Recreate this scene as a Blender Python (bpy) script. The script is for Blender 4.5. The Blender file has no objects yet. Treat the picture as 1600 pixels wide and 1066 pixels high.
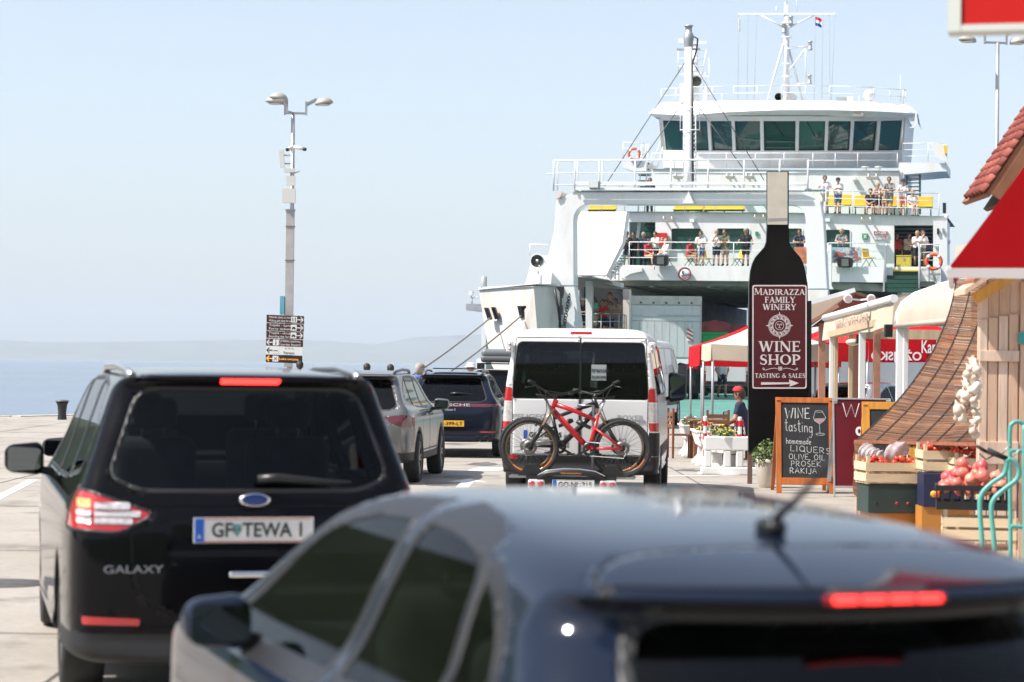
import bpy, bmesh, math, random
import numpy as np
from mathutils import Vector, Matrix, Euler

random.seed(7)
SC = bpy.context.scene
COL = SC.collection
R = math.radians
# ------------------------------------------------------------------ camera
HC = 1.75                     # eye height above the quay
FPX = 3450.0                  # focal length in pixels of a 1600 px wide frame
PITCH = math.atan(36.5 / FPX)
ROLL = 0.0122
cd = bpy.data.cameras.new('camera')
cd.sensor_width = 36.0
cd.lens = 36.0 * FPX / 1600.0
cd.clip_start = 0.1
cd.clip_end = 60000.0
cam = bpy.data.objects.new('camera', cd)
COL.objects.link(cam)
cam.location = (0, 0, HC)
CAMR = (Matrix.Rotation(PITCH, 4, 'X') @ Matrix.Rotation(R(90), 4, 'X') @ Matrix.Rotation(ROLL, 4, 'Z'))
cam.rotation_euler = CAMR.to_euler()
cd.dof.use_dof = True
cd.dof.focus_distance = 42.0
cd.dof.aperture_fstop = 3.1
cd.dof.aperture_blades = 0
SC.camera = cam
# ------------------------------------------------------------------ sky, sun, exposure
SUN_EL = R(54)
SUN_DIR = Vector((-0.95, -0.31, 0)).normalized() * math.cos(SUN_EL) + Vector((0, 0, math.sin(SUN_EL)))
w = bpy.data.worlds.new('World')
SC.world = w
w.use_nodes = True
nt = w.node_tree
bg = nt.nodes['Background']
sky = nt.nodes.new('ShaderNodeTexSky')
sky.sky_type = 'NISHITA'
sky.sun_disc = False
sky.sun_elevation = SUN_EL
sky.sun_rotation = math.atan2(SUN_DIR.x, SUN_DIR.y)
sky.air_density = 1.0
sky.dust_density = 1.4
sky.ozone_density = 2.0
hs = nt.nodes.new('ShaderNodeHueSaturation'); hs.inputs['Saturation'].default_value = 0.66
nt.links.new(sky.outputs[0], hs.inputs['Color']); nt.links.new(hs.outputs[0], bg.inputs[0])
bg.inputs[1].default_value = 0.102
sd = bpy.data.lights.new('sun', 'SUN')
sd.energy = 4.1
sd.angle = R(0.53)
sd.color = (1.0, 0.955, 0.89)
sun = bpy.data.objects.new('sun', sd)
COL.objects.link(sun)
sun.rotation_euler = SUN_DIR.to_track_quat('Z', 'Y').to_euler()
sun.location = (-30, 0, 60)
SC.view_settings.view_transform = 'Standard'
SC.view_settings.look = 'None'
SC.view_settings.gamma = 1
SC.view_settings.exposure = 0.97
SC.cycles.use_denoising = True
SC.cycles.max_bounces = 8
SC.cycles.transparent_max_bounces = 16
SC.cycles.volume_bounces = 0
SC.cycles.sample_clamp_indirect = 6

# ------------------------------------------------------------------ pixel helpers (pixels of the 1600 px photograph)
_RM = CAMR.to_3x3()
def ray(px, py):
    return _RM @ Vector(((px - 800) / FPX, -(py - 533) / FPX, -1.0))
def W(px, py, d):
    """point on the ray through a pixel at distance d along +Y"""
    r = ray(px, py)
    return Vector((0, 0, HC)) + r * (d / r.y)
def G(px, py, z=0.0):
    """point where the ray meets the height z"""
    r = ray(px, py)
    return Vector((0, 0, HC)) + r * ((z - HC) / r.z)

# ------------------------------------------------------------------ materials
MATS = {}
def mat(name, col, rough=0.5, metal=0.0, var=0.0, scale=4.0, bump=0.0, bscale=None, spec=0.5, coat=0.0,
        emit=0.0, trans=0.0, detail=4.0, dirt=None, dirt_amt=0.0, dirt_scale=1.5, stretch=None, sss=0.0):
    if name in MATS: return MATS[name]
    m = bpy.data.materials.new(name); m.use_nodes = True
    t = m.node_tree; N = t.nodes; L = t.links
    b = N['Principled BSDF']
    c4 = (col[0], col[1], col[2], 1)
    b.inputs['Base Color'].default_value = c4
    b.inputs['Roughness'].default_value = rough
    b.inputs['Metallic'].default_value = metal
    b.inputs['Specular IOR Level'].default_value = spec
    b.inputs['Coat Weight'].default_value = coat
    b.inputs['Coat Roughness'].default_value = 0.03
    if trans: b.inputs['Transmission Weight'].default_value = trans
    if sss:
        b.inputs['Subsurface Weight'].default_value = sss
        b.inputs['Subsurface Scale'].default_value = 0.02
    if emit:
        b.inputs['Emission Color'].default_value = c4
        b.inputs['Emission Strength'].default_value = emit
    if var or bump or dirt:
        tc = N.new('ShaderNodeTexCoord'); oi = N.new('ShaderNodeObjectInfo')
        mp = N.new('ShaderNodeMapping')
        if stretch: mp.inputs['Scale'].default_value = stretch
        va = N.new('ShaderNodeVectorMath'); va.operation = 'MULTIPLY_ADD'
        L.new(oi.outputs['Random'], va.inputs[0]); va.inputs[1].default_value = (17, 31, 13)
        L.new(tc.outputs['Object'], va.inputs[2]); L.new(va.outputs[0], mp.inputs['Vector'])
        src = None
        if var:
            n = N.new('ShaderNodeTexNoise'); n.inputs['Scale'].default_value = scale; n.inputs['Detail'].default_value = detail
            L.new(mp.outputs[0], n.inputs['Vector'])
            r = N.new('ShaderNodeValToRGB')
            r.color_ramp.elements[0].position = 0.3; r.color_ramp.elements[1].position = 0.7
            r.color_ramp.elements[0].color = tuple(max(0, x * (1 - var)) for x in col) + (1,)
            r.color_ramp.elements[1].color = tuple(min(1, x * (1 + var)) for x in col) + (1,)
            L.new(n.outputs[0], r.inputs[0]); src = r.outputs[0]
        if dirt:
            n2 = N.new('ShaderNodeTexNoise'); n2.inputs['Scale'].default_value = dirt_scale; n2.inputs['Detail'].default_value = 8; n2.inputs['Roughness'].default_value = .65
            L.new(mp.outputs[0], n2.inputs['Vector'])
            r2 = N.new('ShaderNodeValToRGB'); r2.color_ramp.elements[0].position = 0.5; r2.color_ramp.elements[1].position = 0.72
            r2.color_ramp.elements[0].color = (0, 0, 0, 1); r2.color_ramp.elements[1].color = (dirt_amt,) * 3 + (1,)
            L.new(n2.outputs[0], r2.inputs[0])
            mx = N.new('ShaderNodeMix'); mx.data_type = 'RGBA'
            L.new(r2.outputs[0], mx.inputs['Factor'])
            if src: L.new(src, mx.inputs['A'])
            else: mx.inputs['A'].default_value = c4
            mx.inputs['B'].default_value = tuple(dirt) + (1,)
            src = mx.outputs['Result']
        if src: L.new(src, b.inputs['Base Color'])
        if bump:
            n3 = N.new('ShaderNodeTexNoise'); n3.inputs['Scale'].default_value = bscale or scale * 4; n3.inputs['Detail'].default_value = 3
            L.new(mp.outputs[0], n3.inputs['Vector'])
            bp = N.new('ShaderNodeBump'); bp.inputs['Strength'].default_value = bump; bp.inputs['Distance'].default_value = 0.01
            L.new(n3.outputs[0], bp.inputs['Height']); L.new(bp.outputs[0], b.inputs['Normal'])
    MATS[name] = m
    return m

def glass(name, tint, ior=1.45, rough=0.0):
    """thin tinted pane: fresnel mix of tinted see-through and mirror"""
    if name in MATS: return MATS[name]
    m = bpy.data.materials.new(name); m.use_nodes = True
    t = m.node_tree; N = t.nodes; L = t.links
    N.remove(N['Principled BSDF'])
    tr = N.new('ShaderNodeBsdfTransparent'); tr.inputs[0].default_value = tuple(tint) + (1,)
    gl = N.new('ShaderNodeBsdfGlossy'); gl.inputs['Roughness'].default_value = rough
    fr = N.new('ShaderNodeFresnel'); fr.inputs['IOR'].default_value = ior
    mx = N.new('ShaderNodeMixShader')
    L.new(fr.outputs[0], mx.inputs[0]); L.new(tr.outputs[0], mx.inputs[1]); L.new(gl.outputs[0], mx.inputs[2])
    L.new(mx.outputs[0], N['Material Output'].inputs['Surface'])
    MATS[name] = m
    return m

# ------------------------------------------------------------------ objects
def tag(o, label=None, cat=None, group=None, kind=None):
    if label: o['label'] = label
    if cat: o['category'] = cat
    if group: o['group'] = group
    if kind: o['kind'] = kind
    return o
def empty(name, loc=(0, 0, 0), rz=0.0, label=None, cat=None, group=None):
    o = bpy.data.objects.new(name, None)
    COL.objects.link(o)
    o.location = loc; o.rotation_euler = (0, 0, rz)
    o.empty_display_size = 0.2
    return tag(o, label, cat, group)
def RM(o):
    return Matrix.LocRotScale(o.location, o.rotation_euler, o.scale)
def link(name, me, parent=None, world=False):
    o = bpy.data.objects.new(name, me)
    COL.objects.link(o)
    if parent is not None:
        o.parent = parent
        if world:
            top = parent
            chain = [top]
            while top.parent is not None:
                top = top.parent; chain.append(top)
            mm = Matrix()
            for q in reversed(chain):
                mm = mm @ (q.matrix_parent_inverse if q.parent else Matrix()) @ RM(q)
            o.matrix_parent_inverse = mm.inverted()
    return o
def copy_tree(o, parent=None):
    c = o.copy(); COL.objects.link(c)
    if parent is not None: c.parent = parent
    for ch in list(o.children): copy_tree(ch, c)
    return c
def smooth(me, on=True):
    me.polygons.foreach_set('use_smooth', [on] * len(me.polygons))

class MB:
    """collects simple shapes; build() links them as one mesh object"""
    def __init__(s): s.v = []; s.f = []; s.sm = []
    def add(s, vs, fs, sm=False):
        b = len(s.v); s.v += [tuple(v) for v in vs]
        s.f += [tuple(i + b for i in f) for f in fs]; s.sm += [sm] * len(fs)
        return s
    def box(s, c, size, rot=None, taper=(1, 1)):
        hx, hy, hz = size[0] / 2, size[1] / 2, size[2] / 2
        vs = []
        for z in (-hz, hz):
            k = taper if z > 0 else (1, 1)
            for x, y in ((-hx, -hy), (hx, -hy), (hx, hy), (-hx, hy)):
                p = Vector((x * k[0], y * k[1], z))
                if rot is not None: p = rot @ p
                vs.append(p + Vector(c))
        return s.add(vs, [(3, 2, 1, 0), (4, 5, 6, 7), (0, 1, 5, 4), (1, 2, 6, 5), (2, 3, 7, 6), (3, 0, 4, 7)])
    def bx(s, x0, x1, y0, y1, z0, z1):
        return s.box(((x0 + x1) / 2, (y0 + y1) / 2, (z0 + z1) / 2), (abs(x1 - x0), abs(y1 - y0), abs(z1 - z0)))
    def tube(s, pts, r, n=8, cap=True, sm=True, closed=False):
        pts = [Vector(p) for p in pts]
        rs = r if isinstance(r, (list, tuple)) else [r] * len(pts)
        k = len(pts); b = []; up = None
        for i, p in enumerate(pts):
            if closed: t = pts[(i + 1) % k] - pts[i - 1]
            else: t = pts[min(i + 1, k - 1)] - pts[max(i - 1, 0)]
            t.normalize()
            if up is None:
                up = Vector((0, 0, 1)) if abs(t.z) < 0.9 else Vector((1, 0, 0))
            a = t.cross(up)
            if a.length < 1e-6: a = t.orthogonal()
            a.normalize(); u2 = a.cross(t).normalized(); up = u2
            b += [p + (a * math.cos(q) + u2 * math.sin(q)) * rs[i] for q in [2 * math.pi * j / n for j in range(n)]]
        fs = []
        for i in range(k if closed else k - 1):
            i2 = (i + 1) % k
            for j in range(n):
                j2 = (j + 1) % n
                fs.append((i * n + j, i * n + j2, i2 * n + j2, i2 * n + j))
        s.add(b, fs, sm)
        if cap and not closed:
            s.add(b[:n], [tuple(range(n))[::-1]]); s.add(b[-n:], [tuple(range(n))])
        return s
    def bar(s, p, q, r, n=6): return s.tube([p, q], r, n)
    def beam(s, p, q, w, h):
        p = Vector(p); q = Vector(q); t = (q - p)
        L_ = t.length; t.normalize()
        u = Vector((0, 0, 1)) if abs(t.z) < .95 else Vector((0, 1, 0))
        a = t.cross(u).normalized(); u2 = a.cross(t)
        m = Matrix((a, t, u2)).transposed()
        return s.box((p + q) / 2, (w, L_, h), m)
    def prism(s, poly, f0, f1):
        """poly list of 2D points; f0,f1 map a 2D point to 3D for both ends"""
        n = len(poly)
        vs = [f0(*p) for p in poly] + [f1(*p) for p in poly]
        fs = [tuple(range(n))[::-1], tuple(range(n, 2 * n))] + [(i, (i + 1) % n, n + (i + 1) % n, n + i) for i in range(n)]
        return s.add(vs, fs)
    def quad(s, a, b, c, d): return s.add([a, b, c, d], [(0, 1, 2, 3)])
    def lathe(s, prof, n=24, axis='Z', c=(0, 0, 0), sm=True):
        c = Vector(c); vs = []
        for r, h in prof:
            for j in range(n):
                q = 2 * math.pi * j / n
                if axis == 'Z': p = Vector((r * math.cos(q), r * math.sin(q), h))
                elif axis == 'X': p = Vector((h, r * math.cos(q), r * math.sin(q)))
                else: p = Vector((r * math.sin(q), h, r * math.cos(q)))
                vs.append(p + c)
        fs = []
        for i in range(len(prof) - 1):
            for j in range(n):
                j2 = (j + 1) % n
                fs.append((i * n + j, i * n + j2, (i + 1) * n + j2, (i + 1) * n + j))
        return s.add(vs, fs, sm)
    def ball(s, c, r, n=10, m=7, sc=(1, 1, 1)):
        prof = [(max(1e-4, r * math.sin(math.pi * i / m)), -r * math.cos(math.pi * i / m)) for i in range(m + 1)]
        o = len(s.v); s.lathe(prof, n)
        for i in range(o, len(s.v)):
            v = s.v[i]; s.v[i] = (v[0] * sc[0] + c[0], v[1] * sc[1] + c[1], v[2] * sc[2] + c[2])
        return s
    def mesh(s, name, m=None):
        me = bpy.data.meshes.new(name)
        me.from_pydata(s.v, [], s.f)
        me.polygons.foreach_set('use_smooth', s.sm)
        me.validate()
        bm = bmesh.new(); bm.from_mesh(me)
        bmesh.ops.remove_doubles(bm, verts=bm.verts, dist=1e-5)
        bmesh.ops.recalc_face_normals(bm, faces=bm.faces)
        bm.to_mesh(me); bm.free()
        if m: me.materials.append(m)
        return me
    def build(s, name, m, parent=None, world=False, bevel=0.0):
        o = link(name, s.mesh(name, m), parent, world)
        if bevel:
            md = o.modifiers.new('bevel', 'BEVEL'); md.width = bevel; md.segments = 2; md.limit_method = 'ANGLE'; md.angle_limit = R(40)
        return o

# ------------------------------------------------------------------ lettering
def text_mesh(txt, size, align='CENTER', ext=0.0015, sx=1.0, bold=0.0):
    cu = bpy.data.curves.new('lettering', 'FONT')
    cu.body = txt; cu.size = size; cu.align_x = align; cu.align_y = 'CENTER'; cu.extrude = ext; cu.resolution_u = 4
    cu.offset = bold
    o = bpy.data.objects.new('lettering_tmp', cu); COL.objects.link(o)
    bpy.context.view_layer.update()
    me = bpy.data.meshes.new_from_object(o.evaluated_get(bpy.context.evaluated_depsgraph_get()))
    bpy.data.objects.remove(o); bpy.data.curves.remove(cu)
    if sx != 1.0:
        for v in me.vertices: v.co.x *= sx
    return me
def frame3(o, right, up):
    right = Vector(right).normalized(); up = Vector(up).normalized()
    n = right.cross(up).normalized(); up = n.cross(right).normalized()
    m = Matrix((right, up, n)).transposed().to_4x4(); m.translation = Vector(o)
    return m
def put_text(txt, size, m4, material, parent, name='lettering', align='CENTER', sx=1.0, world=False, bold=0.0, width=None):
    me = text_mesh(txt, size, align, 0.0015, sx, bold)
    if width:
        xs = [v.co.x for v in me.vertices]; k = width / (max(xs) - min(xs))
        for v in me.vertices: v.co.x *= k
    me.transform(m4); me.materials.clear(); me.materials.append(material)
    return link(name, me, parent, world)
def strokes_mesh(strokes, m4, material, name='lettering', parent=None, world=False, thick=0.001):
    """strokes: list of (points, width): flat ribbons with round-ish ends, each a hair above the last"""
    mb = MB(); lift = 0.0
    for pts, wd in strokes:
        lift += 0.00012
        P = [Vector((p[0], p[1], 0)) for p in pts]
        n = len(P); L_ = []; Rr = []
        for i in range(n):
            t = P[min(i + 1, n - 1)] - P[max(i - 1, 0)]
            if t.length < 1e-9: t = Vector((1, 0, 0))
            t.normalize(); s_ = Vector((-t.y, t.x, 0))
            ww = wd if not isinstance(wd, (list, tuple)) else wd[min(i, len(wd) - 1)]
            L_.append(P[i] + s_ * ww / 2); Rr.append(P[i] - s_ * ww / 2)
        vs = [m4 @ (p + Vector((0, 0, lift + thick))) for p in L_ + Rr]
        mb.add(vs, [(i, n + i, n + i + 1, i + 1) for i in range(n - 1)])
    me = bpy.data.meshes.new(name); me.from_pydata(mb.v, [], mb.f); me.materials.append(material)
    return link(name, me, parent, world)

# ------------------------------------------------------------------ implicit surfaces
def cr(pts, n=6, closed=True):
    """Catmull-Rom through points"""
    P = [np.array(p, float) for p in pts]; k = len(P); out = []
    for i in range(k if closed else k - 1):
        p0 = P[(i - 1) % k] if closed or i > 0 else P[0]
        p1 = P[i]; p2 = P[(i + 1) % k]; p3 = P[(i + 2) % k] if closed or i + 2 < k else P[-1]
        for j in range(n):
            t = j / n
            out.append(0.5 * ((2 * p1) + (-p0 + p2) * t + (2 * p0 - 5 * p1 + 4 * p2 - p3) * t * t + (-p0 + 3 * p1 - 3 * p2 + p3) * t ** 3))
    if not closed: out.append(P[-1])
    return [tuple(o) for o in out]
def rnd(pts, r, n=4):
    """polygon with rounded corners"""
    out = []; k = len(pts)
    for i in range(k):
        p = Vector(pts[i]); a = Vector(pts[i - 1]); b = Vector(pts[(i + 1) % k])
        rr = r if not isinstance(r, (list, tuple)) else r[i]
        rr = min(rr, (a - p).length * .45, (b - p).length * .45)
        s_ = p + (a - p).normalized() * rr; e = p + (b - p).normalized() * rr
        for j in range(n + 1):
            t = j / n
            q = s_ * (1 - t) ** 2 + p * 2 * t * (1 - t) + e * t * t
            out.append((q.x, q.y))
    return out
def polysdf(poly, x, y):
    poly = np.array(poly, float)
    d = np.full(np.broadcast(x, y).shape, 1e9); s = np.ones_like(d)
    n = len(poly)
    for i in range(n):
        a = poly[i]; b = poly[i - 1]
        ex, ey = b - a
        wx = x - a[0]; wy = y - a[1]
        l2 = ex * ex + ey * ey
        if l2 < 1e-12: continue
        t = np.clip((wx * ex + wy * ey) / l2, 0, 1)
        d = np.minimum(d, (wx - ex * t) ** 2 + (wy - ey * t) ** 2)
        c1 = y >= a[1]; c2 = y < b[1]; c3 = ex * wy > ey * wx
        fl = (c1 & c2 & c3) | (~c1 & ~c2 & ~c3)
        s = np.where(fl, -s, s)
    return s * np.sqrt(d)
def smax(a, b, k):
    h = np.clip(0.5 - 0.5 * (b - a) / k, 0, 1)
    return b * (1 - h) + a * h + k * h * (1 - h)
def smin(a, b, k): return -smax(-a, -b, k)
def surf_net(F, lo, hi, h, newton=2):
    ax = [np.arange(lo[i] - h, hi[i] + 2 * h, h) for i in range(3)]
    V = F(ax[0][:, None, None], ax[1][None, :, None], ax[2][None, None, :])
    V = np.ascontiguousarray(np.broadcast_to(V, (len(ax[0]), len(ax[1]), len(ax[2]))))
    I = V < 0
    c = [I[a:I.shape[0] - 1 + a, b:I.shape[1] - 1 + b, d:I.shape[2] - 1 + d] for a in (0, 1) for b in (0, 1) for d in (0, 1)]
    al = c[0].copy(); an = c[0].copy()
    for q in c[1:]: al &= q; an |= q
    cell = an & ~al
    idx = np.full(cell.shape, -1, int); ii = np.argwhere(cell); idx[cell] = np.arange(len(ii))
    acc = np.zeros((len(ii), 3)); cnt = np.zeros(len(ii))
    corners = [(a, b, d) for a in (0, 1) for b in (0, 1) for d in (0, 1)]
    for a in corners:
        for ax_ in range(3):
            if a[ax_] == 1: continue
            b = list(a); b[ax_] = 1
            va = V[ii[:, 0] + a[0], ii[:, 1] + a[1], ii[:, 2] + a[2]]
            vb = V[ii[:, 0] + b[0], ii[:, 1] + b[1], ii[:, 2] + b[2]]
            m = (va < 0) != (vb < 0)
            t = np.where(m, va / np.where(m, va - vb, 1), 0)
            for k in range(3):
                acc[:, k] += np.where(m, a[k] + (t if k == ax_ else 0), 0)
            cnt += m
    P = ii + acc / cnt[:, None]
    P = np.stack([ax[k][0] + P[:, k] * h for k in range(3)], 1)
    for _ in range(newton):
        e = h * .25
        f0 = F(P[:, 0], P[:, 1], P[:, 2])
        g = np.stack([(F(P[:, 0] + (e if k == 0 else 0), P[:, 1] + (e if k == 1 else 0), P[:, 2] + (e if k == 2 else 0)) - f0) / e for k in range(3)], 1)
        st = f0[:, None] * g / np.maximum((g * g).sum(1, keepdims=True), .05)
        ln = np.linalg.norm(st, axis=1, keepdims=True)
        P = P - st * np.minimum(1, h * .6 / np.maximum(ln, 1e-9))
    Q = []
    for k in range(3):
        sl0 = [slice(1, -1)] * 3; sl1 = [slice(1, -1)] * 3
        sl0[k] = slice(0, -1); sl1[k] = slice(1, None)
        A = I[tuple(sl0)]; B = I[tuple(sl1)]
        w_ = np.argwhere(A != B)
        if not len(w_): continue
        ins = A[tuple(w_.T)]
        base = w_ + 1; base[:, k] = w_[:, k]
        u, v = [(1, 2), (2, 0), (0, 1)][k]
        def cid(du, dv):
            q = base.copy(); q[:, u] += du; q[:, v] += dv
            return idx[q[:, 0], q[:, 1], q[:, 2]]
        quad = np.stack([cid(-1, -1), cid(0, -1), cid(0, 0), cid(-1, 0)], 1)
        quad[~ins] = quad[~ins][:, ::-1]
        Q.append(quad)
    Q = np.concatenate(Q)
    Q = Q[(Q >= 0).all(1)]
    return P, Q
def np_mesh(name, P, Q, m=None, sm=True):
    me = bpy.data.meshes.new(name)
    me.from_pydata(P.tolist(), [], Q.tolist())
    smooth(me, sm)
    if m: me.materials.append(m)
    return me
# ================================================================== the setting
def ground_mat():
    m = bpy.data.materials.new('concrete_paving'); m.use_nodes = True
    t = m.node_tree; N = t.nodes; L = t.links; b = N['Principled BSDF']
    tc = N.new('ShaderNodeTexCoord')
    def noise(sc, det, lo, hi, c0, c1):
        n = N.new('ShaderNodeTexNoise'); n.inputs['Scale'].default_value = sc; n.inputs['Detail'].default_value = det
        n.inputs['Roughness'].default_value = .6
        L.new(tc.outputs['Object'], n.inputs['Vector'])
        r = N.new('ShaderNodeValToRGB'); r.color_ramp.elements[0].position = lo; r.color_ramp.elements[1].position = hi
        r.color_ramp.elements[0].color = tuple(c0) + (1,); r.color_ramp.elements[1].color = tuple(c1) + (1,)
        L.new(n.outputs[0], r.inputs[0]); return n, r
    n1, r1 = noise(0.35, 6, .3, .7, (.31, .275, .235), (.40, .36, .31))
    n2, r2 = noise(14, 5, .35, .65, (.86, .86, .86), (1.0, 1.0, 1.0))
    n3, r3 = noise(1.1, 8, .52, .70, (1, 1, 1), (.50, .48, .46))
    def mul(a, c):
        x = N.new('ShaderNodeMix'); x.data_type = 'RGBA'; x.blend_type = 'MULTIPLY'; x.inputs['Factor'].default_value = 1
        L.new(a, x.inputs['A']); L.new(c, x.inputs['B']); return x.outputs['Result']
    o = mul(mul(r1.outputs[0], r2.outputs[0]), r3.outputs[0])
    L.new(o, b.inputs['Base Color']); b.inputs['Roughness'].default_value = .75
    bp = N.new('ShaderNodeBump'); bp.inputs['Strength'].default_value = .35; bp.inputs['Distance'].default_value = .01
    L.new(n2.outputs[0], bp.inputs['Height']); L.new(bp.outputs[0], b.inputs['Normal'])
    return m
edge = [(-70, 60), (-30, 64.2), (-15.0, 66.3), (-13.4, 69.5), (-4, 72.5), (2, 73.8), (14, 74.2), (60, 76), (60, -220), (-70, -220)]
q = MB().prism(edge, lambda x, y: (x, y, 0), lambda x, y: (x, y, -3.0))
tag(q.build('quay_ground', ground_mat()), kind='structure')
# coping stones along the water's edge
cop = mat('coping_stone', (.52, .48, .42), .8, var=.15, scale=3, bump=.3)
EDGE_ROOT = tag(empty('quay_edge', (0, 60, 0)), kind='structure')
for a, b_ in zip(edge[:7], edge[1:8]):
    A = Vector((a[0], a[1], 0)); B = Vector((b_[0], b_[1], 0)); n = max(1, int((B - A).length / 1.6)); t = (B - A).normalized(); s_ = Vector((-t.y, t.x, 0))
    if A.x < -32: continue
    for i in range(n):
        p0 = A + (B - A) * (i / n) + t * .012; p1 = A + (B - A) * ((i + 1) / n) - t * .012
        MB().prism([(0, -.35), (1, -.35), (1, .06), (0, .06)], lambda u, v: p0 * (1 - u) + p1 * u + s_ * v + Vector((0, 0, .03)),
                   lambda u, v: p0 * (1 - u) + p1 * u + s_ * v + Vector((0, 0, -.3))).build('coping_stone', cop, EDGE_ROOT, world=True)

def sea_mat():
    m = bpy.data.materials.new('sea_water'); m.use_nodes = True
    t = m.node_tree; N = t.nodes; L = t.links; b = N['Principled BSDF']
    b.inputs['Base Color'].default_value = (.008, .06, .15, 1); b.inputs['Roughness'].default_value = .12
    b.inputs['IOR'].default_value = 1.33
    tc = N.new('ShaderNodeTexCoord')
    mp = N.new('ShaderNodeMapping'); mp.inputs['Scale'].default_value = (1, .55, 1)
    L.new(tc.outputs['Object'], mp.inputs[0])
    n1 = N.new('ShaderNodeTexNoise'); n1.inputs['Scale'].default_value = .9; n1.inputs['Detail'].default_value = 6; n1.inputs['Roughness'].default_value = .6
    n2 = N.new('ShaderNodeTexNoise'); n2.inputs['Scale'].default_value = .012; n2.inputs['Detail'].default_value = 4
    L.new(mp.outputs[0], n1.inputs['Vector']); L.new(tc.outputs['Object'], n2.inputs['Vector'])
    r = N.new('ShaderNodeValToRGB'); r.color_ramp.elements[0].position = .4; r.color_ramp.elements[1].position = .62
    r.color_ramp.elements[0].color = (.12, .12, .12, 1); r.color_ramp.elements[1].color = (.6, .6, .6, 1)
    L.new(n2.outputs[0], r.inputs[0])
    bp = N.new('ShaderNodeBump'); bp.inputs['Distance'].default_value = .25
    L.new(r.outputs[0], bp.inputs['Strength']); L.new(n1.outputs[0], bp.inputs['Height']); L.new(bp.outputs[0], b.inputs['Normal'])
    return m
tag(MB().quad((-30000, -100, -1.3), (30000, -100, -1.3), (30000, 40000, -1.3), (-30000, 40000, -1.3)).build('sea', sea_mat()), kind='structure')

# far island: a ridge some fourteen kilometres off
hill_m = mat('far_scrub', (.07, .085, .05), .95, var=.35, scale=.004)
prof = [(-900, 528), (-400, 522), (-150, 524), (0, 531), (60, 535), (200, 534), (330, 532), (420, 531), (500, 532), (560, 536), (585, 538.5), (620, 532), (650, 527), (690, 525.5), (745, 523), (800, 520),
        (1000, 516), (1300, 512), (1600, 520), (2200, 530)]
D0 = 14000.0
vs = []; nx = 160; rows = 10
rng = np.random.default_rng(3)
xs = np.linspace(-900, 2200, nx)
ys = np.interp(xs, [p[0] for p in prof], [p[1] for p in prof])
for j in range(rows + 1):
    t = j / rows
    for i in range(nx):
        d = D0 - 700 * (1 - t) ** 1.0
        top = W(xs[i], ys[i] + rng.normal() * .12, D0)
        z = -2 + (top.z + 2) * (t ** .8) * (1 + (0.05 * rng.normal() if 0 < j < rows else 0))
        vs.append((top.x * d / D0, d + rng.normal() * 20, z))
for i in range(nx):
    p = vs[rows * nx + i]; vs.append((p[0] * 1.1, p[1] * 1.1, -3))
fs = [(j * nx + i, j * nx + i + 1, (j + 1) * nx + i + 1, (j + 1) * nx + i) for j in range(rows + 1) for i in range(nx - 1)]
me = bpy.data.meshes.new('far_hills'); me.from_pydata(vs, [], fs); me.materials.append(hill_m); smooth(me)
tag(link('far_hills', me), kind='structure')
# the wooded slope behind the town (seen in paint and glass)
hb = mat('hillside_scrub', (.06, .085, .035), .95, var=.5, scale=.05, detail=8)
vs = []; nx, ny = 60, 24
for j in range(ny):
    for i in range(nx):
        x = -500 + 1000 * i / (nx - 1); y = -90 - 500 * j / (ny - 1)
        z = 120 * (j / (ny - 1)) ** .8 * (1 + .25 * math.sin(x * .013 + 1) + .15 * math.sin(x * .04 + y * .02)) + random.uniform(-2, 2) * (j > 0)
        vs.append((x, y, z - .3))
fs = [(j * nx + i, j * nx + i + 1, (j + 1) * nx + i + 1, (j + 1) * nx + i) for j in range(ny - 1) for i in range(nx - 1)]
me = bpy.data.meshes.new('hillside'); me.from_pydata(vs, [], fs); me.materials.append(hb); smooth(me)
tag(link('hillside', me), kind='structure')
# pine covered headland across the bay, left of the view (seen in paint and glass)
vs = []; nx, ny = 40, 12
for j in range(ny):
    for i in range(nx):
        x = -105 - 330 * i / (nx - 1); y = 230 + 170 * j / (ny - 1) - (i / nx) * 150
        e = math.sin(math.pi * j / (ny - 1)) ** .7 * min(1, i / 5) * (1 if i < nx - 5 else (nx - 1 - i) / 4)
        vs.append((x, y, -2 + 62 * e * (1 + .15 * math.sin(x * .06) + .1 * math.sin(y * .09 + x * .02)) + random.uniform(-2, 2) * (e > .1)))
fs = [(j * nx + i, j * nx + i + 1, (j + 1) * nx + i + 1, (j + 1) * nx + i) for j in range(ny - 1) for i in range(nx - 1)]
me = bpy.data.meshes.new('headland'); me.from_pydata(vs, [], fs); me.materials.append(hb); smooth(me)
tag(link('headland', me), kind='structure')
# the air
hz = bpy.data.materials.new('haze_air'); hz.use_nodes = True
hn = hz.node_tree.nodes; hn.remove(hn['Principled BSDF'])
pv = hn.new('ShaderNodeVolumePrincipled'); pv.inputs['Color'].default_value = (.80, .89, 1.0, 1); pv.inputs['Density'].default_value = 1.05e-4; pv.inputs['Anisotropy'].default_value = 0.0
hz.node_tree.links.new(pv.outputs[0], hn['Material Output'].inputs['Volume'])
tag(MB().bx(-20000, 20000, -700, 19000, -4.5, 420).build('haze', hz), 'pale summer haze over the sea', 'haze', kind='stuff')

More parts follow.
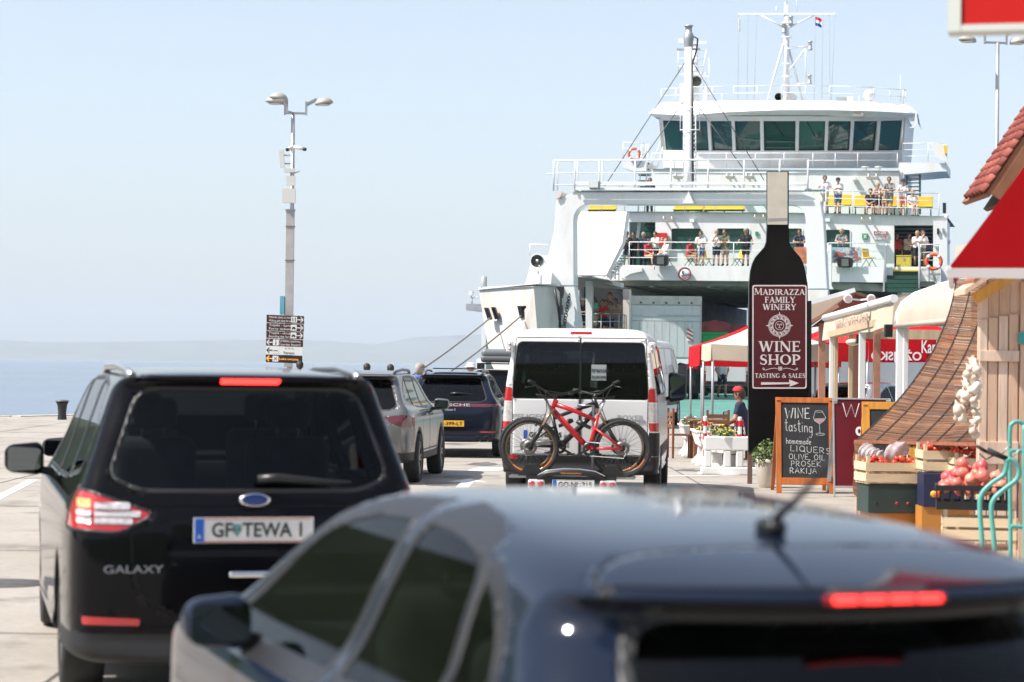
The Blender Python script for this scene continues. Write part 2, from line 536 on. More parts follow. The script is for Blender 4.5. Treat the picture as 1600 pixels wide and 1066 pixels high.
# painted markings
pm = mat('worn_white_paint', (.72, .72, .70), .7, var=.12, scale=9, dirt=(.42, .39, .35), dirt_amt=.8, dirt_scale=6)
MARK = tag(empty('road_marking', (0, 20, 0)), kind='structure')
def patch(pts, name='painted_line', z=.004, m=None, parent=None):
    o = MB().add([(p.x, p.y, z) for p in pts], [tuple(range(len(pts)))]).build(name, m or pm, parent or MARK, world=True)
    return o
def gline(p, q, wd, name='painted_line'):
    p = Vector(p); q = Vector(q); t = (q - p).normalized(); s_ = Vector((-t.y, t.x, 0)) * wd / 2
    patch([p - s_, p + s_, q + s_, q - s_][::1] if (q - p).cross(Vector((s_.x, s_.y, 0))).z < 0 else [p + s_, p - s_, q - s_, q + s_], name)
gline(G(-30, 792), G(52, 750), .14)
gline((-9.5, 24, 0), (-11.3, 42, 0), .14)
def arrow(c, dirv, L=2.2):
    d = Vector(dirv).normalized(); s_ = Vector((d.y, -d.x, 0)); c = Vector(c)
    f = lambda u, v: c + d * u + s_ * v
    patch([f(0, -.09), f(0, .09), f(L * .6, .09), f(L * .6, -.09)], 'painted_arrow')
    patch([f(L * .6, -.3), f(L * .6, .3), f(L, 0)], 'painted_arrow')
arrow(G(722, 762), (.03, 1, 0), 2.4)
gline(G(752, 736), G(772, 731), .5, 'painted_line')
gline(G(1000, 745), G(1180, 742), .14)
# dark tar patches and a drain cover on the left
tar = mat('tar_patch', (.10, .095, .09), .85, var=.3, scale=5, bump=.4)
cvr = mat('iron_cover', (.13, .12, .11), .6, .6, var=.3, scale=12)
c = G(8, 912); MB().lathe([(.001, .006), (.33, .006), (.34, .0)], 28, c=(c.x, c.y, 0)).build('drain_cover', cvr)
tag(bpy.data.objects['drain_cover'], 'round dark iron drain cover in the pavement left of the black minivan', 'drain cover')

# expansion joints in the concrete
jm = mat('joint_tar', (.07, .065, .06), .85, var=.3, scale=4)
QG = bpy.data.objects['quay_ground']
for y in range(8, 66, 6):
    MB().quad((-16, y + .55, .003), (-16, y + .57, .003), (6.5, y - .30, .003), (6.5, y - .325, .003)).build('expansion_joint', jm, QG)
for x in (-11.5, -6.8, -2.4, 3.2):
    MB().quad((x, 4, .0035), (x + .022, 4, .0035), (x + .022 - .8, 64, .0035), (x - .8, 64, .0035)).build('expansion_joint', jm, QG)
stm = mat('oil_stain', (.13, .12, .11), .55, var=.4, scale=6)
for k, (px, py, r_) in enumerate(((715, 745, .22), (1062, 700, .25), (1075, 735, .2), (690, 757, .25), (755, 725, .3))):
    c = G(px, py); n = 14; g_ = random.Random(k)
    MB().add([(c.x + r_ * math.cos(2 * math.pi * i / n) * g_.uniform(.6, 1.2), c.y + 2.2 * r_ * math.sin(2 * math.pi * i / n) * g_.uniform(.6, 1.2), .005) for i in range(n)], [tuple(range(n))]).build('oil_stain', stm, QG)
# ================================================================== the ferry
PSI = R(14)
DZ = 0.45
SHIP = empty('car_ferry', (7.0, 85.0, DZ), -PSI, 'large white car ferry moored with open bow gantry and ramp', 'ferry')
_SI = RM(SHIP).inverted(); _SI3 = _SI.to_3x3()
def sh(px, py, l):
    """ship coordinates (across, along, up) of a pixel seen in the cross plane l"""
    o = _SI @ Vector((0, 0, HC)); r = _SI3 @ ray(px, py)
    return o + r * ((l - o.y) / r.y)
white = mat('ship_white', (.73, .735, .725), .38, var=.04, scale=.6, dirt=(.50, .38, .27), dirt_amt=.42, dirt_scale=1.2, stretch=(1, 1, .25))
white2 = mat('ship_rail_white', (.74, .75, .75), .4)
hullw = mat('ship_hull_white', (.66, .61, .54), .5, var=.10, scale=.5, dirt=(.36, .24, .15), dirt_amt=.6, dirt_scale=1.1, stretch=(1.6, 1, .2))
shipgrey = mat('ship_grey', (.33, .35, .36), .5, var=.15, scale=1)
deckgreen = mat('deck_green', (.075, .23, .19), .6, var=.18, scale=.8, dirt=(.15, .16, .15), dirt_amt=.5)
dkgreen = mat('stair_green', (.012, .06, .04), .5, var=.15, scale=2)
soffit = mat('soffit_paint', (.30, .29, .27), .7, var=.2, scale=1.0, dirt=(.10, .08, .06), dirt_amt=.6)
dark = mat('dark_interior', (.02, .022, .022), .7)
black = mat('black_plastic', (.012, .012, .013), .4)
blackr = mat('black_rubber', (.012, .012, .012), .75)
shipglass = mat('ship_glass', (.018, .075, .060), .03, spec=.8)
yellow = mat('bench_yellow', (.75, .50, .05), .45, var=.08, scale=6)
steel = mat('galvanised_steel', (.42, .43, .44), .45, .6, var=.12, scale=6)
redp = mat('red_paint', (.55, .025, .02), .4)
rope_m = mat('mooring_rope_fibre', (.22, .20, .18), .9, var=.25, scale=18, bump=.6)

def pl(name, pts, l0, l1, m, parent=SHIP, bevel=0):
    """plate drawn in pixels on plane l0 (per-point l allowed) and given depth l1-l0 along the ship"""
    P = []
    for p in pts:
        P.append(sh(p[0], p[1], p[2] if len(p) > 2 else l0))
    Q = [p + Vector((0, l1 - l0, 0)) for p in P]
    n = len(P)
    return MB().add(P + Q, [tuple(range(n)), tuple(range(n, 2 * n))[::-1]] + [(i, (i + 1) % n, n + (i + 1) % n, n + i) for i in range(n)]).build(name, m, parent, bevel=bevel)
def rect(x0, y0, x1, y1): return [(x0, y0), (x0, y1), (x1, y1), (x1, y0)]
def holed(name, xs, top, bot, holes, l, th, m, parent=SHIP):
    """wall between x pixels with rectangular openings; top/bot are functions of x in pixels"""
    mb = MB()
    cx = sorted(set([xs[0], xs[1]] + [h[0] for h in holes] + [h[2] for h in holes]))
    for a, b in zip(cx, cx[1:]):
        cuts = [(None, None)]
        hs = sorted([h for h in holes if h[0] <= a and h[2] >= b], key=lambda h: h[1])
        segs = []; t = 'top'
        for h in hs:
            segs.append((t, h[1])); t = h[3]
        segs.append((t, 'bot'))
        for s0, s1 in segs:
            f = lambda s_, x: top(x) if s_ == 'top' else bot(x) if s_ == 'bot' else s_
            if f(s0, a) >= f(s1, a) - .2 and f(s0, b) >= f(s1, b) - .2: continue
            P = [sh(a, f(s0, a), l), sh(a, f(s1, a), l), sh(b, f(s1, b), l), sh(b, f(s0, b), l)]
            Q = [p + Vector((0, th, 0)) for p in P]
            mb.add(P + Q, [(0, 1, 2, 3), (7, 6, 5, 4), (0, 3, 7, 4), (1, 5, 6, 2), (0, 4, 5, 1), (3, 2, 6, 7)])
    return mb.build(name, m, parent)
def railing(name, base, h, nbar=2, posts=None, r=.022, parent=SHIP, m=None, post_every=1.5):
    """base: list of ship points along the deck edge"""
    mb = MB(); up = Vector((0, 0, h)); base = [Vector(b) for b in base]
    for k in range(nbar + 1):
        f = 1 - k / (nbar + 1)
        for p, q in zip(base, base[1:]): mb.bar(p + up * f, q + up * f, r * (1.0 if k == 0 else .7), 5)
    for p, q in zip(base, base[1:]):
        n = max(1, round((q - p).length / post_every))
        for i in range(n + 1):
            c = p + (q - p) * (i / n); mb.bar(c, c + up * 1.0, r, 5)
    return mb.build(name, m or white2, parent)

# ---- car deck, ramp, hull
SHp = lambda a, l, h: Vector((a, l, h))
MB().bx(-8.3, 8.3, 2.0, 24, -1.2, 0).bx(-8.3, 6.0, 24, 62, -1.2, 0).build('car_deck', deckgreen, SHIP)
rp = MB()
A = [SHp(-4.6, 2.02, 0), SHp(5.4, 2.02, 0)]
f0 = [_SI @ Vector((2.6, 73.2, .035)), _SI @ Vector((13.6, 73.8, .035))]
rp.add([A[0], f0[0], f0[1], A[1], A[0] - Vector((0, 0, .35)), f0[0] - Vector((0, 0, .03)), f0[1] - Vector((0, 0, .03)), A[1] - Vector((0, 0, .35))],
       [(0, 1, 2, 3), (7, 6, 5, 4), (0, 4, 5, 1), (1, 5, 6, 2), (2, 6, 7, 3), (3, 7, 4, 0)])
rp.build('bow_ramp', deckgreen, SHIP)
MB().bx(-8.4, -8.2, 3, 20, -2.4, 4.0).build('hull_side', hullw, SHIP)
MB().bx(8.2, 8.4, 6, 20, -2.4, 3.3).build('hull_side', white, SHIP)
MB().bx(-8.4, -8.2, 20.02, 64, -2.4, 5.35).build('hull_side', hullw, SHIP)
MB().bx(8.2, 8.4, 20.02, 24, -2.4, 5.35).build('hull_side', white, SHIP)
MB().bx(6.0, 6.2, 24.02, 64, -2.4, 5.35).build('hull_side', white, SHIP)
MB().bx(-8.2, 8.2, 20.6, 24, 5.42, 6.1).bx(-8.2, 6.0, 24, 63, 5.42, 6.1).build('upper_deck_slab', white, SHIP)
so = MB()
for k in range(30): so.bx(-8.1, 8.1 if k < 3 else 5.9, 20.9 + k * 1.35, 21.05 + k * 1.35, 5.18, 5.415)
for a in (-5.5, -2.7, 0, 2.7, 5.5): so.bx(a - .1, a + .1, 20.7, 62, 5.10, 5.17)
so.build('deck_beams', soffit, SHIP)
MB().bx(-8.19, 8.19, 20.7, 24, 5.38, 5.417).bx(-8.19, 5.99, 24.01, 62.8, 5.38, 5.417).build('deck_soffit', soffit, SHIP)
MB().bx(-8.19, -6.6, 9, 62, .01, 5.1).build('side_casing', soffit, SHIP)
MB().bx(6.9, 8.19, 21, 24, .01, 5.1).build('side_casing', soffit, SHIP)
# ---- bow bulwark on the left with its mooring ports
bul = [(748, 452, 1.2), (834, 447, -1.5), (846, 600, -1.3), (795, 615, -.6), (768, 570, .4), (757, 510, 1.0)]
pl('bow_bulwark', bul, 0, .35, hullw)
pl('bow_bulwark', [(834.3, 447, -1.5), (869, 446, -.7), (884, 610, -.5), (846.3, 600, -1.3)], 0, .35, hullw)
pl('bulwark_rail', [(747, 449, 1.1), (834, 444, -1.6), (870, 443, -.8), (870, 447, -.8), (834, 448, -1.6), (747, 453, 1.1)], 0, .5, white)
pl('hull_side', [(752, 510, 2.2), (759, 510, 2.2), (759, 590, 2.2), (752, 590, 2.2)], 2.2, 8, white)
pl('fender_block', [(744, 561, 2.4), (759, 558, 2.4), (759, 600, 2.4), (744, 600, 2.4)], 2.4, 4, white)
pl('side_platform', [(728, 475, 3), (752, 475, 3), (752, 486, 3), (728, 485, 3)], 3, 9, steel)
pl('platform_light', rect(732, 455, 738, 462), 4, 4.2, white)
MB().bar(sh(736, 460, 4.1), sh(738, 476, 4.1), .04).bar(sh(738, 466, 4.1), sh(748, 464, 4.1), .03).build('platform_light_post', white2, SHIP)
for (x, y) in ((761, 489), (772, 488)):
    pl('mooring_port', [(x - 5, y - 8, .1), (x + 1, y - 8, -.1), (x + 7, y + 10, -.1), (x + 1, y + 11, .1)], 0, .2, black)
for (x, y) in ((812, 487), (820, 487)):
    pl('mooring_port', [(x - 4, y - 9, -1.05), (x + 2, y - 9, -1.2), (x + 6, y + 9, -1.2), (x, y + 10, -1.05)], 0, .2, black)
MB().lathe([(.001, .45), (.12, .42), (.13, .0)], 12, c=sh(756, 449, 1.0)).build('vent_cap', shipgrey, SHIP)
for i, pts in enumerate(([(866, 450), (872, 480), (877, 520)], [(877, 452), (876, 478), (874, 520)])):
    MB().tube([sh(p[0], p[1], -.95) for p in pts], .05, 6).build('ramp_wire', black, SHIP)
pl('winch_block', [(868, 448), (881, 448), (881, 458), (879, 466), (875, 466), (874, 456)], -1.0, -.9, black)
pl('wire_weight', rect(875, 477, 879, 492), -1.05, -.9, black)
ch = MB()
for k in range(14):
    p = sh(889.5 - k * .75, 462 + k * 4.4, -.2); s_ = k % 2
    ch.tube([p + Vector((.06 * math.cos(t) * (1 if s_ else .3), .06 * math.cos(t) * (.3 if s_ else 1), .085 * math.sin(t))) for t in [i * math.pi / 4 for i in range(8)]], .018, 5, closed=True)
ch.build('ramp_chain', black, SHIP)
# ---- slanted white front walls on the left
pl('front_screen', [(820, 449, 2.6), (832, 400, 3.4), (873, 400, 3.4), (873, 449, 2.6)], 0, 1.0, white)
pl('front_screen', [(850, 430, 2.9), (873, 331, 6.0), (979, 331, 6.0), (972, 380, 4.4), (947, 430, 2.9)], 0, .7, white)
railing('side_railing', [sh(828, 399, 4), sh(862, 400, 4)], .45, 0)
# ---- bow gantry
def curve_pts(c, r, a0, a1, n=6):
    return [(c[0] + r * math.cos(R(a0 + (a1 - a0) * i / n)), c[1] - r * math.sin(R(a0 + (a1 - a0) * i / n))) for i in range(n + 1)]
arch = [(860, 447), (869, 315), (897, 300), (1252, 301), (1282, 315), (1287, 345), (1293, 452), (1262, 452), (1259, 344)] + \
       curve_pts((1235, 344), 24, 0, 90, 5) + curve_pts((921, 344), 24.5, 90, 180, 5) + [(897, 447)]
pl('bow_gantry', arch, 0, .75, white, bevel=.03)
pl('gantry_foot', [(862, 447.5), (897, 447.5), (912, 560), (868, 560)], .02, .7, white)
pl('gantry_foot', [(1262, 452.5), (1293, 452.5), (1296, 570), (1262, 570)], .02, .7, white)
pl('gantry_ledge', [(868, 300), (878, 300), (875, 308), (869, 311)], -.1, .8, hullw)
cat = MB()
cat.add([sh(864, 299, -.15), sh(1262, 300, -.15), sh(1262, 300, .9), sh(864, 299, .9)], [(0, 1, 2, 3)])
base = [sh(x, 298.5, -.1) for x in (865, 898, 936, 992, 1048, 1106, 1162, 1218, 1262)]
rg = MB()
for y in (250, 270, 289):
    for a, b in zip(base, base[1:]): 
        k = 298.5 - y
        rg.bar(a + Vector((0, 0, k / 40.6)), b + Vector((0, 0, k / 40.6)), .035 if y == 250 else .022, 5)
for p in base:
    rg.bar(p, p + Vector((0, 0, 1.2)), .035, 5)
for x in (871, 902, 941): p = sh(x, 298.5, .75); rg.bar(p, p + Vector((0, 0, 1.2)), .03, 5)
rg.bar(base[0] + Vector((-.3, 0, .67)), base[0] + Vector((0, 0, .67)), .022, 5)
rg.build('catwalk_railing', white2, SHIP)
cg = MB()
for y in (285.5, 295): cg.beam(sh(899, y, -.2), sh(1258, y + 1, -.2), .05, .09)
cg.build('catwalk_toe_rail', white2, SHIP)
MB().bx(-4.9, 4.9, -.05, .95, sh(1000, 299.5, .3).z, sh(1000, 298.5, .3).z + .02).build('catwalk', white, SHIP)
# gantry mast with stays
zt = sh(1076, 62, .4); zb = sh(1076, 299, .4)
MB().tube([zb, zb + Vector((0, 0, 1.0)), zt], [.17, .17, .145], 14).build('gantry_mast', white2, SHIP)
tp = MB(); tp.lathe([(.001, .55), (.17, .55), (.17, .5), (.13, .5), (.13, .25), (.17, .25), (.17, .2), (.2, .15), (.2, 0), (.15, -.3)], 12, c=zt)
tp.bx(zt.x - .45, zt.x + .45, zt.y - .04, zt.y + .04, zt.z - .42, zt.z - .34)
tp.build('mast_lamp', steel, SHIP)
MB().tube([zt + Vector((.2, -.15, -.9)), zt + Vector((.35, -.15, -.4)), zt + Vector((.38, -.15, .0)), zt + Vector((.2, -.15, .1))], .035, 6).tube([zt + Vector((.17, -.1, -.9)), zb + Vector((.19, -.1, .3))], .035, 6).build('mast_cable', black, SHIP)
wm = mat('stay_wire', (.1, .1, .11), .5, .5)
for (x0, y0, x1, y1) in ((1070, 98, 945, 291), (1083, 98, 1194, 282), (1060, 170, 995, 262), (1094, 170, 1163, 266)):
    MB().bar(sh(x0, y0, .4), sh(x1, y1, .4 if y0 > 150 else .2), .018, 5).build('stay_wire', wm, SHIP)
pl('mast_bracket', [(1066, 318), (1076, 299), (1084, 318)], -.25, -.02, white)
ld = MB()
for x in (1063, 1093): ld.bar(sh(x, 205, 1.2), sh(x, 165, 1.2), .02, 5)
for x in (1068, 1087): ld.bar(sh(x, 300, 1.1), sh(x, 165, 1.1), .025, 5)
for y in range(168, 300, 7): ld.bar(sh(1068, y, 1.1), sh(1087, y, 1.1), .03, 5)
for y in (168, 203): ld.tube([sh(1063, y, 1.3), sh(1063, y, .2), sh(1093, y, .2), sh(1093, y, 1.3)], .02, 5)
ld.build('mast_ladder', white2, SHIP)
# flood light on the catwalk and other lamps
def flood(px, py, l, w_=.5, name='floodlight'):
    c = sh(px, py, l)
    o = MB().box(c, (w_, .22, w_ * .72)).build(name, shipgrey, SHIP, bevel=.03)
    MB().box(c + Vector((0, -.13, 0)), (w_ * .8, .03, w_ * .55)).build('lens', mat('lamp_lens', (.62, .63, .60), .2), o)
flood(929, 289, -.3, .42); flood(970, 289, .5, .18)
# ---- searchlight on the bulwark
c = sh(841, 408, -.4)
s0 = MB().lathe([(.001, .22), (.17, .2), (.26, .05), (.27, -.2), (.25, -.22)], 20, axis='Y', c=c).build('searchlight', white2, SHIP)
MB().lathe([(.001, -.13), (.2, -.14), (.24, -.2)], 20, axis='Y', c=c).build('lens', mat('searchlight_lens', (.05, .05, .045), .1, .3), s0)
MB().lathe([(.001, -.20), (.07, -.17), (.08, -.13)], 12, axis='Y', c=c).build('bulb_shield', steel, s0)
MB().tube([c + Vector((-.3, 0, 0)), c + Vector((-.27, 0, -.25)), c + Vector((0, 0, -.4)), c + Vector((.27, 0, -.25)), c + Vector((.3, 0, 0))], .02, 6).lathe([(.17, -.95), (.17, -.55), (.06, -.52), (.05, -.38)], 14, c=c).build('searchlight_stand', white2, s0)

# ---- gallery under the front screen
gal_f = sh(930, 529, 8).z
MB().bx(sh(880, 500, 7).x, sh(975, 500, 9).x, 6.2, 11, gal_f - .12, gal_f).build('gallery_floor', shipgrey, SHIP)
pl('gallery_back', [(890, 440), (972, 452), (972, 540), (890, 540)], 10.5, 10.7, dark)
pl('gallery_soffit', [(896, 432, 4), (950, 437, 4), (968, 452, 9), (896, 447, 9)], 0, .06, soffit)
pl('gallery_beam', [(897, 429.3), (920, 429.3), (924, 432), (971, 442), (971, 449), (924, 437), (897, 434)], 6.0, 6.5, white)
pl('gallery_post', [(915, 437), (919, 402), (925, 402), (925, 545), (915, 545)], 5.7, 6.0, white)
pl('gallery_door', [(897, 452), (905, 454), (905, 540), (897, 540)], 6.1, 6.2, white)
railing('gallery_railing', [sh(898, 528, 6.3), sh(924, 528, 6.3)], .98, 2, post_every=.55)
railing('gallery_railing', [sh(925, 528, 6.3), sh(967, 527, 6.5), sh(978, 530, 8)], 1.0, 2, post_every=.4)
pl('truck_side_post', [(966, 452), (983, 452), (983, 600), (966, 600)], 11.5, 12, hullw)
# ---- stairs from the gallery roof to the middle deck
st = MB()
for i in range(7):
    x = 944 + i * 4.6; y = 425 - i * 4.2
    p = sh(x, y, 8 + i * 1.6); MB().box(p, (.75, .5, .05)).build('stair_tread', deckgreen, SHIP)
st = MB()
for i in range(9):
    t = i / 8; b0 = sh(921 + 46 * t, 427 + 11 * t, 6.0); b1 = sh(921 + 46 * t, 398 + 14 * t, 6.0); st.bar(b0, b1, .025, 5)
for k in (0, .33, .66): st.bar(sh(921, 398 + 29 * k, 6), sh(967, 412 + 26 * k, 6), .025, 5)
for k in (0, 10, 20): st.bar(sh(945, 412 + k, 9), sh(966, 383 + k, 18), .025, 5); st.bar(sh(958, 420 + k * .8, 9), sh(975, 390 + k, 18), .025, 5)
for i in range(4): st.bar(sh(945 + 7 * i, 412 - 9.7 * i, 9 + 3 * i), sh(945 + 7 * i, 432 - 9.7 * i, 9 + 3 * i), .025, 5)
st.bar(sh(897, 389, 5.5), sh(921, 389.5, 5.5), .02, 5).bar(sh(918, 390, 5.5), sh(918, 398, 5.5), .02, 5).bar(sh(921, 389, 5.6), sh(967, 412, 6), .02, 5)
st.build('stair_railing', white2, SHIP)
pl('stair_stringer', [(950, 432, 9), (974, 405, 19), (974, 412, 19), (953, 438, 9)], 0, .15, white)

# ---- middle deck (five metre clearance) and its front
etop = lambda x: 414.5 + (x - 970) * .0075
ebot = lambda x: 437.5 + (x - 970) * .0095
pl('deck_fascia', [(968, etop(968)), (968, 432), (980, ebot(980)), (1395, ebot(1395)), (1395, etop(1395))], 20.3, 20.58, white)
pl('deck_bracket', [(972, 419), (1003, 418), (1003, 424), (985, 428), (975, 434)], 20.1, 20.28, white)
zf = sh(1150, etop(1150), 20.3).z
MB().bx(-8.2, 8.2, 20.6, 27, 6.102, zf).build('middle_deck', deckgreen, SHIP)
railing('middle_deck_railing', [sh(x, etop(x), 20.35) for x in (983, 1038, 1092, 1146, 1200, 1258)], 1.12, 2, post_every=1.75)
railing('middle_deck_railing', [sh(x, etop(x), 20.35) for x in (1293, 1339, 1384)], 1.12, 2, post_every=1.45)
railing('middle_deck_railing', [sh(x, 419, 20.35) for x in (1438, 1468)], 1.1, 2, post_every=.9)
ftop = lambda x: 333 + (x - 1290) * .028 if x > 1290 else 333 - (1290 - x) * .008
fbot = lambda x: etop(x) + 1
WIN = [(1049, 357, 1095, 391), (1120, 357, 1171, 391), (1224, 357, 1253, 391), (1290, 359, 1328, 393)]
holes = [(983, 347, 1024, 414.6)] + WIN + [(1397, 352, 1458, 418)]
holed('superstructure_front', (976, 1480), ftop, fbot, holes, 23, .3, white)
for i, h in enumerate(WIN):
    c_ = [(h[0], h[1]), (h[0], h[3]), (h[2], h[3]), (h[2], h[1])]
    wv = pl('window', rnd(c_, 3), 23.12, 23.16, shipglass)
    fr = MB(); o_ = rnd([(h[0] - 1.2, h[1] - 1.2), (h[0] - 1.2, h[3] + 1.2), (h[2] + 1.2, h[3] + 1.2), (h[2] + 1.2, h[1] - 1.2)], 4); i_ = rnd(c_, 3.5); n = len(o_)
    P = [sh(x, y, 22.96) for x, y in o_] + [sh(x, y, 22.96) for x, y in i_] + [sh(x, y, 23.1) for x, y in i_]
    fr.add(P, [(j, (j + 1) % n, n + (j + 1) % n, n + j) for j in range(n)] + [(n + j, n + (j + 1) % n, 2 * n + (j + 1) % n, 2 * n + j) for j in range(n)]).build('frame', white2, wv)
# stairwell and lounge entrance behind the openings
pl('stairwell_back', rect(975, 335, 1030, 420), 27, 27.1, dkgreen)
for i in range(6): pl('stair_tread', rect(1003 + i * .5, 352 + i * 9, 1026, 353.6 + i * 9), 25.5 - .3 * i, 25.8 - .3 * i, mat('tread_green', (.03, .10, .07), .5))
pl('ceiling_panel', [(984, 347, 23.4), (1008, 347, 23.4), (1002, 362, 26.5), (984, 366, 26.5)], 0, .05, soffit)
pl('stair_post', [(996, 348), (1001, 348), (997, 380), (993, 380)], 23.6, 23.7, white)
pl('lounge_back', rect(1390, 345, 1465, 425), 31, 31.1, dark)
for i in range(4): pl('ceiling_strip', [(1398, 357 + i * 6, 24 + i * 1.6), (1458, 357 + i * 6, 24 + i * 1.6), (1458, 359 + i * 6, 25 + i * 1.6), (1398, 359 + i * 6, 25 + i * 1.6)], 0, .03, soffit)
for i in range(2): pl('lounge_seat_row', rect(1412, 380 + 12 * i, 1455, 390 + 12 * i), 29 - i, 29.4 - i, shipgrey)
pl('corner_pillar', [(1458, 345), (1480, 345), (1480, 460), (1470, 460), (1468, 385), (1458, 385)], 21.2, 23.6, white)
pl('pillar_plate', rect(1464, 357, 1467, 366), 21.1, 21.19, black)
pl('pillar_plate', rect(1472, 356, 1474, 363), 21.1, 21.19, steel)
pl('deck_pillar', [(1294, 382), (1299, 382), (1299, 446), (1302, 452), (1287, 452), (1294, 446)], 19.7, 20.0, white)
pl('deck_end_post', [(1383, 384), (1385.5, 384), (1382, 456), (1379, 456)], 20.0, 20.25, shipgrey)
pl('lower_vents', [(1301, 442), (1380, 444), (1380, 456), (1298, 452)], 20.75, 20.9, soffit)
for i in range(5):
    pl('stair_panel', rect(1386, 424 + i * 6.6, 1436, 424 + (i + 1) * 6.6 - .7), 20.5 - i * .25, 21.5 - i * .25, dkgreen)
pl('stair_edge', rect(1386, 421.5, 1437, 424), 20.4, 21.4, yellow)
MB().bar(sh(1436.5, 456, 19.5), sh(1436.5, 385, 20.3), .05).build('stair_post', shipgrey, SHIP)
pl('right_bulwark', [(1438, 420), (1470, 420), (1470, 462), (1460, 440), (1438, 428)], 20.6, 20.8, white)
# clearance sign
cs = sh(1070, 428, 20.2)
MB().lathe([(.001, -.03), (.31, -.03), (.31, 0)], 28, axis='Y', c=cs).build('clearance_sign', white2, SHIP)
rr = MB().lathe([(.265, -.05), (.32, -.05), (.32, -.03), (.265, -.03), (.265, -.05)], 32, axis='Y', c=cs).build('red_ring', mat('sign_red', (.30, .02, .03), .5), bpy.data.objects['clearance_sign'])
TK = mat('lettering_black', (.015, .015, .018), .5)
put_text('5', .36, frame3(cs + Vector((-.08, -.05, 0)), (1, 0, 0), (0, 0, 1)), TK, bpy.data.objects['clearance_sign'], bold=.006)
put_text('.0m', .19, frame3(cs + Vector((.11, -.05, -.05)), (1, 0, 0), (0, 0, 1)), TK, bpy.data.objects['clearance_sign'])
# black searchlight boxes on the deck edge
for (x, y) in ((1031.5, 407), (1320, 410)):
    c = sh(x, y, 20.0)
    b_ = pl('deck_searchlight', rnd(rect(x - 12, y - 8, x + 12, y + 8), 6), 19.75, 20.15, black)
    pl('lens', rect(x - 5, y - 5.5, x + 6, y + 6), 19.7, 19.74, mat('searchlight_glass', (.28, .30, .31), .08, .7), b_)
    for k in (-9, 9): MB().bar(sh(x + k, y + 8, 20), sh(x + k, y + 14, 20.2), .03).build('bracket', white2, b_)
# lamps, boxes and notices on the front
def tube_lamp(px, py, l, wpx):
    o = pl('strip_lamp', rnd([(px - wpx / 2, py - 1.8), (px - wpx / 2 + 2, py + 2.4), (px + wpx / 2 - 2, py + 2.4), (px + wpx / 2, py - 1.8)], 1), l - .75, l - .45, mat('lamp_grey', (.30, .29, .24), .4))
    MB().bar(sh(px - wpx * .3, py - 3, l), sh(px - wpx * .3, py - 2, l - .6), .035).bar(sh(px + wpx * .3, py - 3, l), sh(px + wpx * .3, py - 2, l - .6), .035).bar(sh(px - wpx * .3, py - 7, l), sh(px - wpx * .3, py - 2, l - .55), .025).bar(sh(px + wpx * .3, py - 7, l), sh(px + wpx * .3, py - 2, l - .55), .025).build('bracket', white2, o)
tube_lamp(1043, 344, 23, 21); tube_lamp(1186, 341, 23, 22); tube_lamp(1353, 345, 23, 22); tube_lamp(1363, 278, 26, 20); tube_lamp(1061, 277, 26, 20); tube_lamp(1140, 277, 26, 14); tube_lamp(1170, 277, 26, 14); tube_lamp(1341, 180, 26.5, 20)
for (x, y, l) in ((1081, 345, 23), (1293, 344, 23), (1334, 279, 26)):
    pl('spot_lamp', rect(x - 3.5, y - 3, x + 3.5, y + 2), l - .4, l - .05, white2)
pl('fire_box', rnd(rect(1026, 364, 1042, 384), 1.5), 22.7, 22.95, redp)
put_text('F', .3, frame3(sh(1034, 375, 22.68), (1, 0, 0), (0, 0, 1)), white2, SHIP)
g1 = pl('exit_notice', rect(1347, 365, 1356, 374), 22.93, 22.98, mat('sign_green', (.02, .25, .10), .5))
MB().add([sh(1349, 367, 22.9), sh(1350, 366.5, 22.9), sh(1354.5, 372, 22.9), sh(1353.5, 372.7, 22.9)], [(0, 1, 2, 3)]).add([sh(1349, 372, 22.89), sh(1350, 372.7, 22.89), sh(1354.5, 367, 22.89), sh(1353.5, 366.5, 22.89)], [(0, 1, 2, 3)]).build('symbol', white2, g1)
pl('exit_notice', rect(1180, 362, 1185, 368), 22.93, 22.98, mat('sign_green', (.02, .25, .10), .5))
nb = pl('cruise_notice', rect(1365, 361, 1387, 374.5), 22.93, 22.98, mat('notice_white', (.72, .70, .68), .6))
pl('red_strip', rect(1365.2, 361.2, 1386.8, 366.5), 22.90, 22.92, mat('notice_red', (.45, .06, .10), .5), nb)
put_text('CRUISE', .17, frame3(sh(1376, 364, 22.88), (1, 0, 0), (0, 0, 1)), white2, nb, bold=.004)
MB().add([sh(1379, 369.5, 22.9), sh(1379, 371.5, 22.9), sh(1383, 371.5, 22.9), sh(1383, 373, 22.9), sh(1386, 370.5, 22.9), sh(1383, 368, 22.9), sh(1383, 369.5, 22.9)], [(0, 1, 2, 3, 4, 5, 6)]).build('arrow', mat('notice_red', (.45, .06, .10), .5), nb)
put_text('IZLAZ', .11, frame3(sh(1372, 370.5, 22.9), (1, 0, 0), (0, 0, 1)), TK, nb)
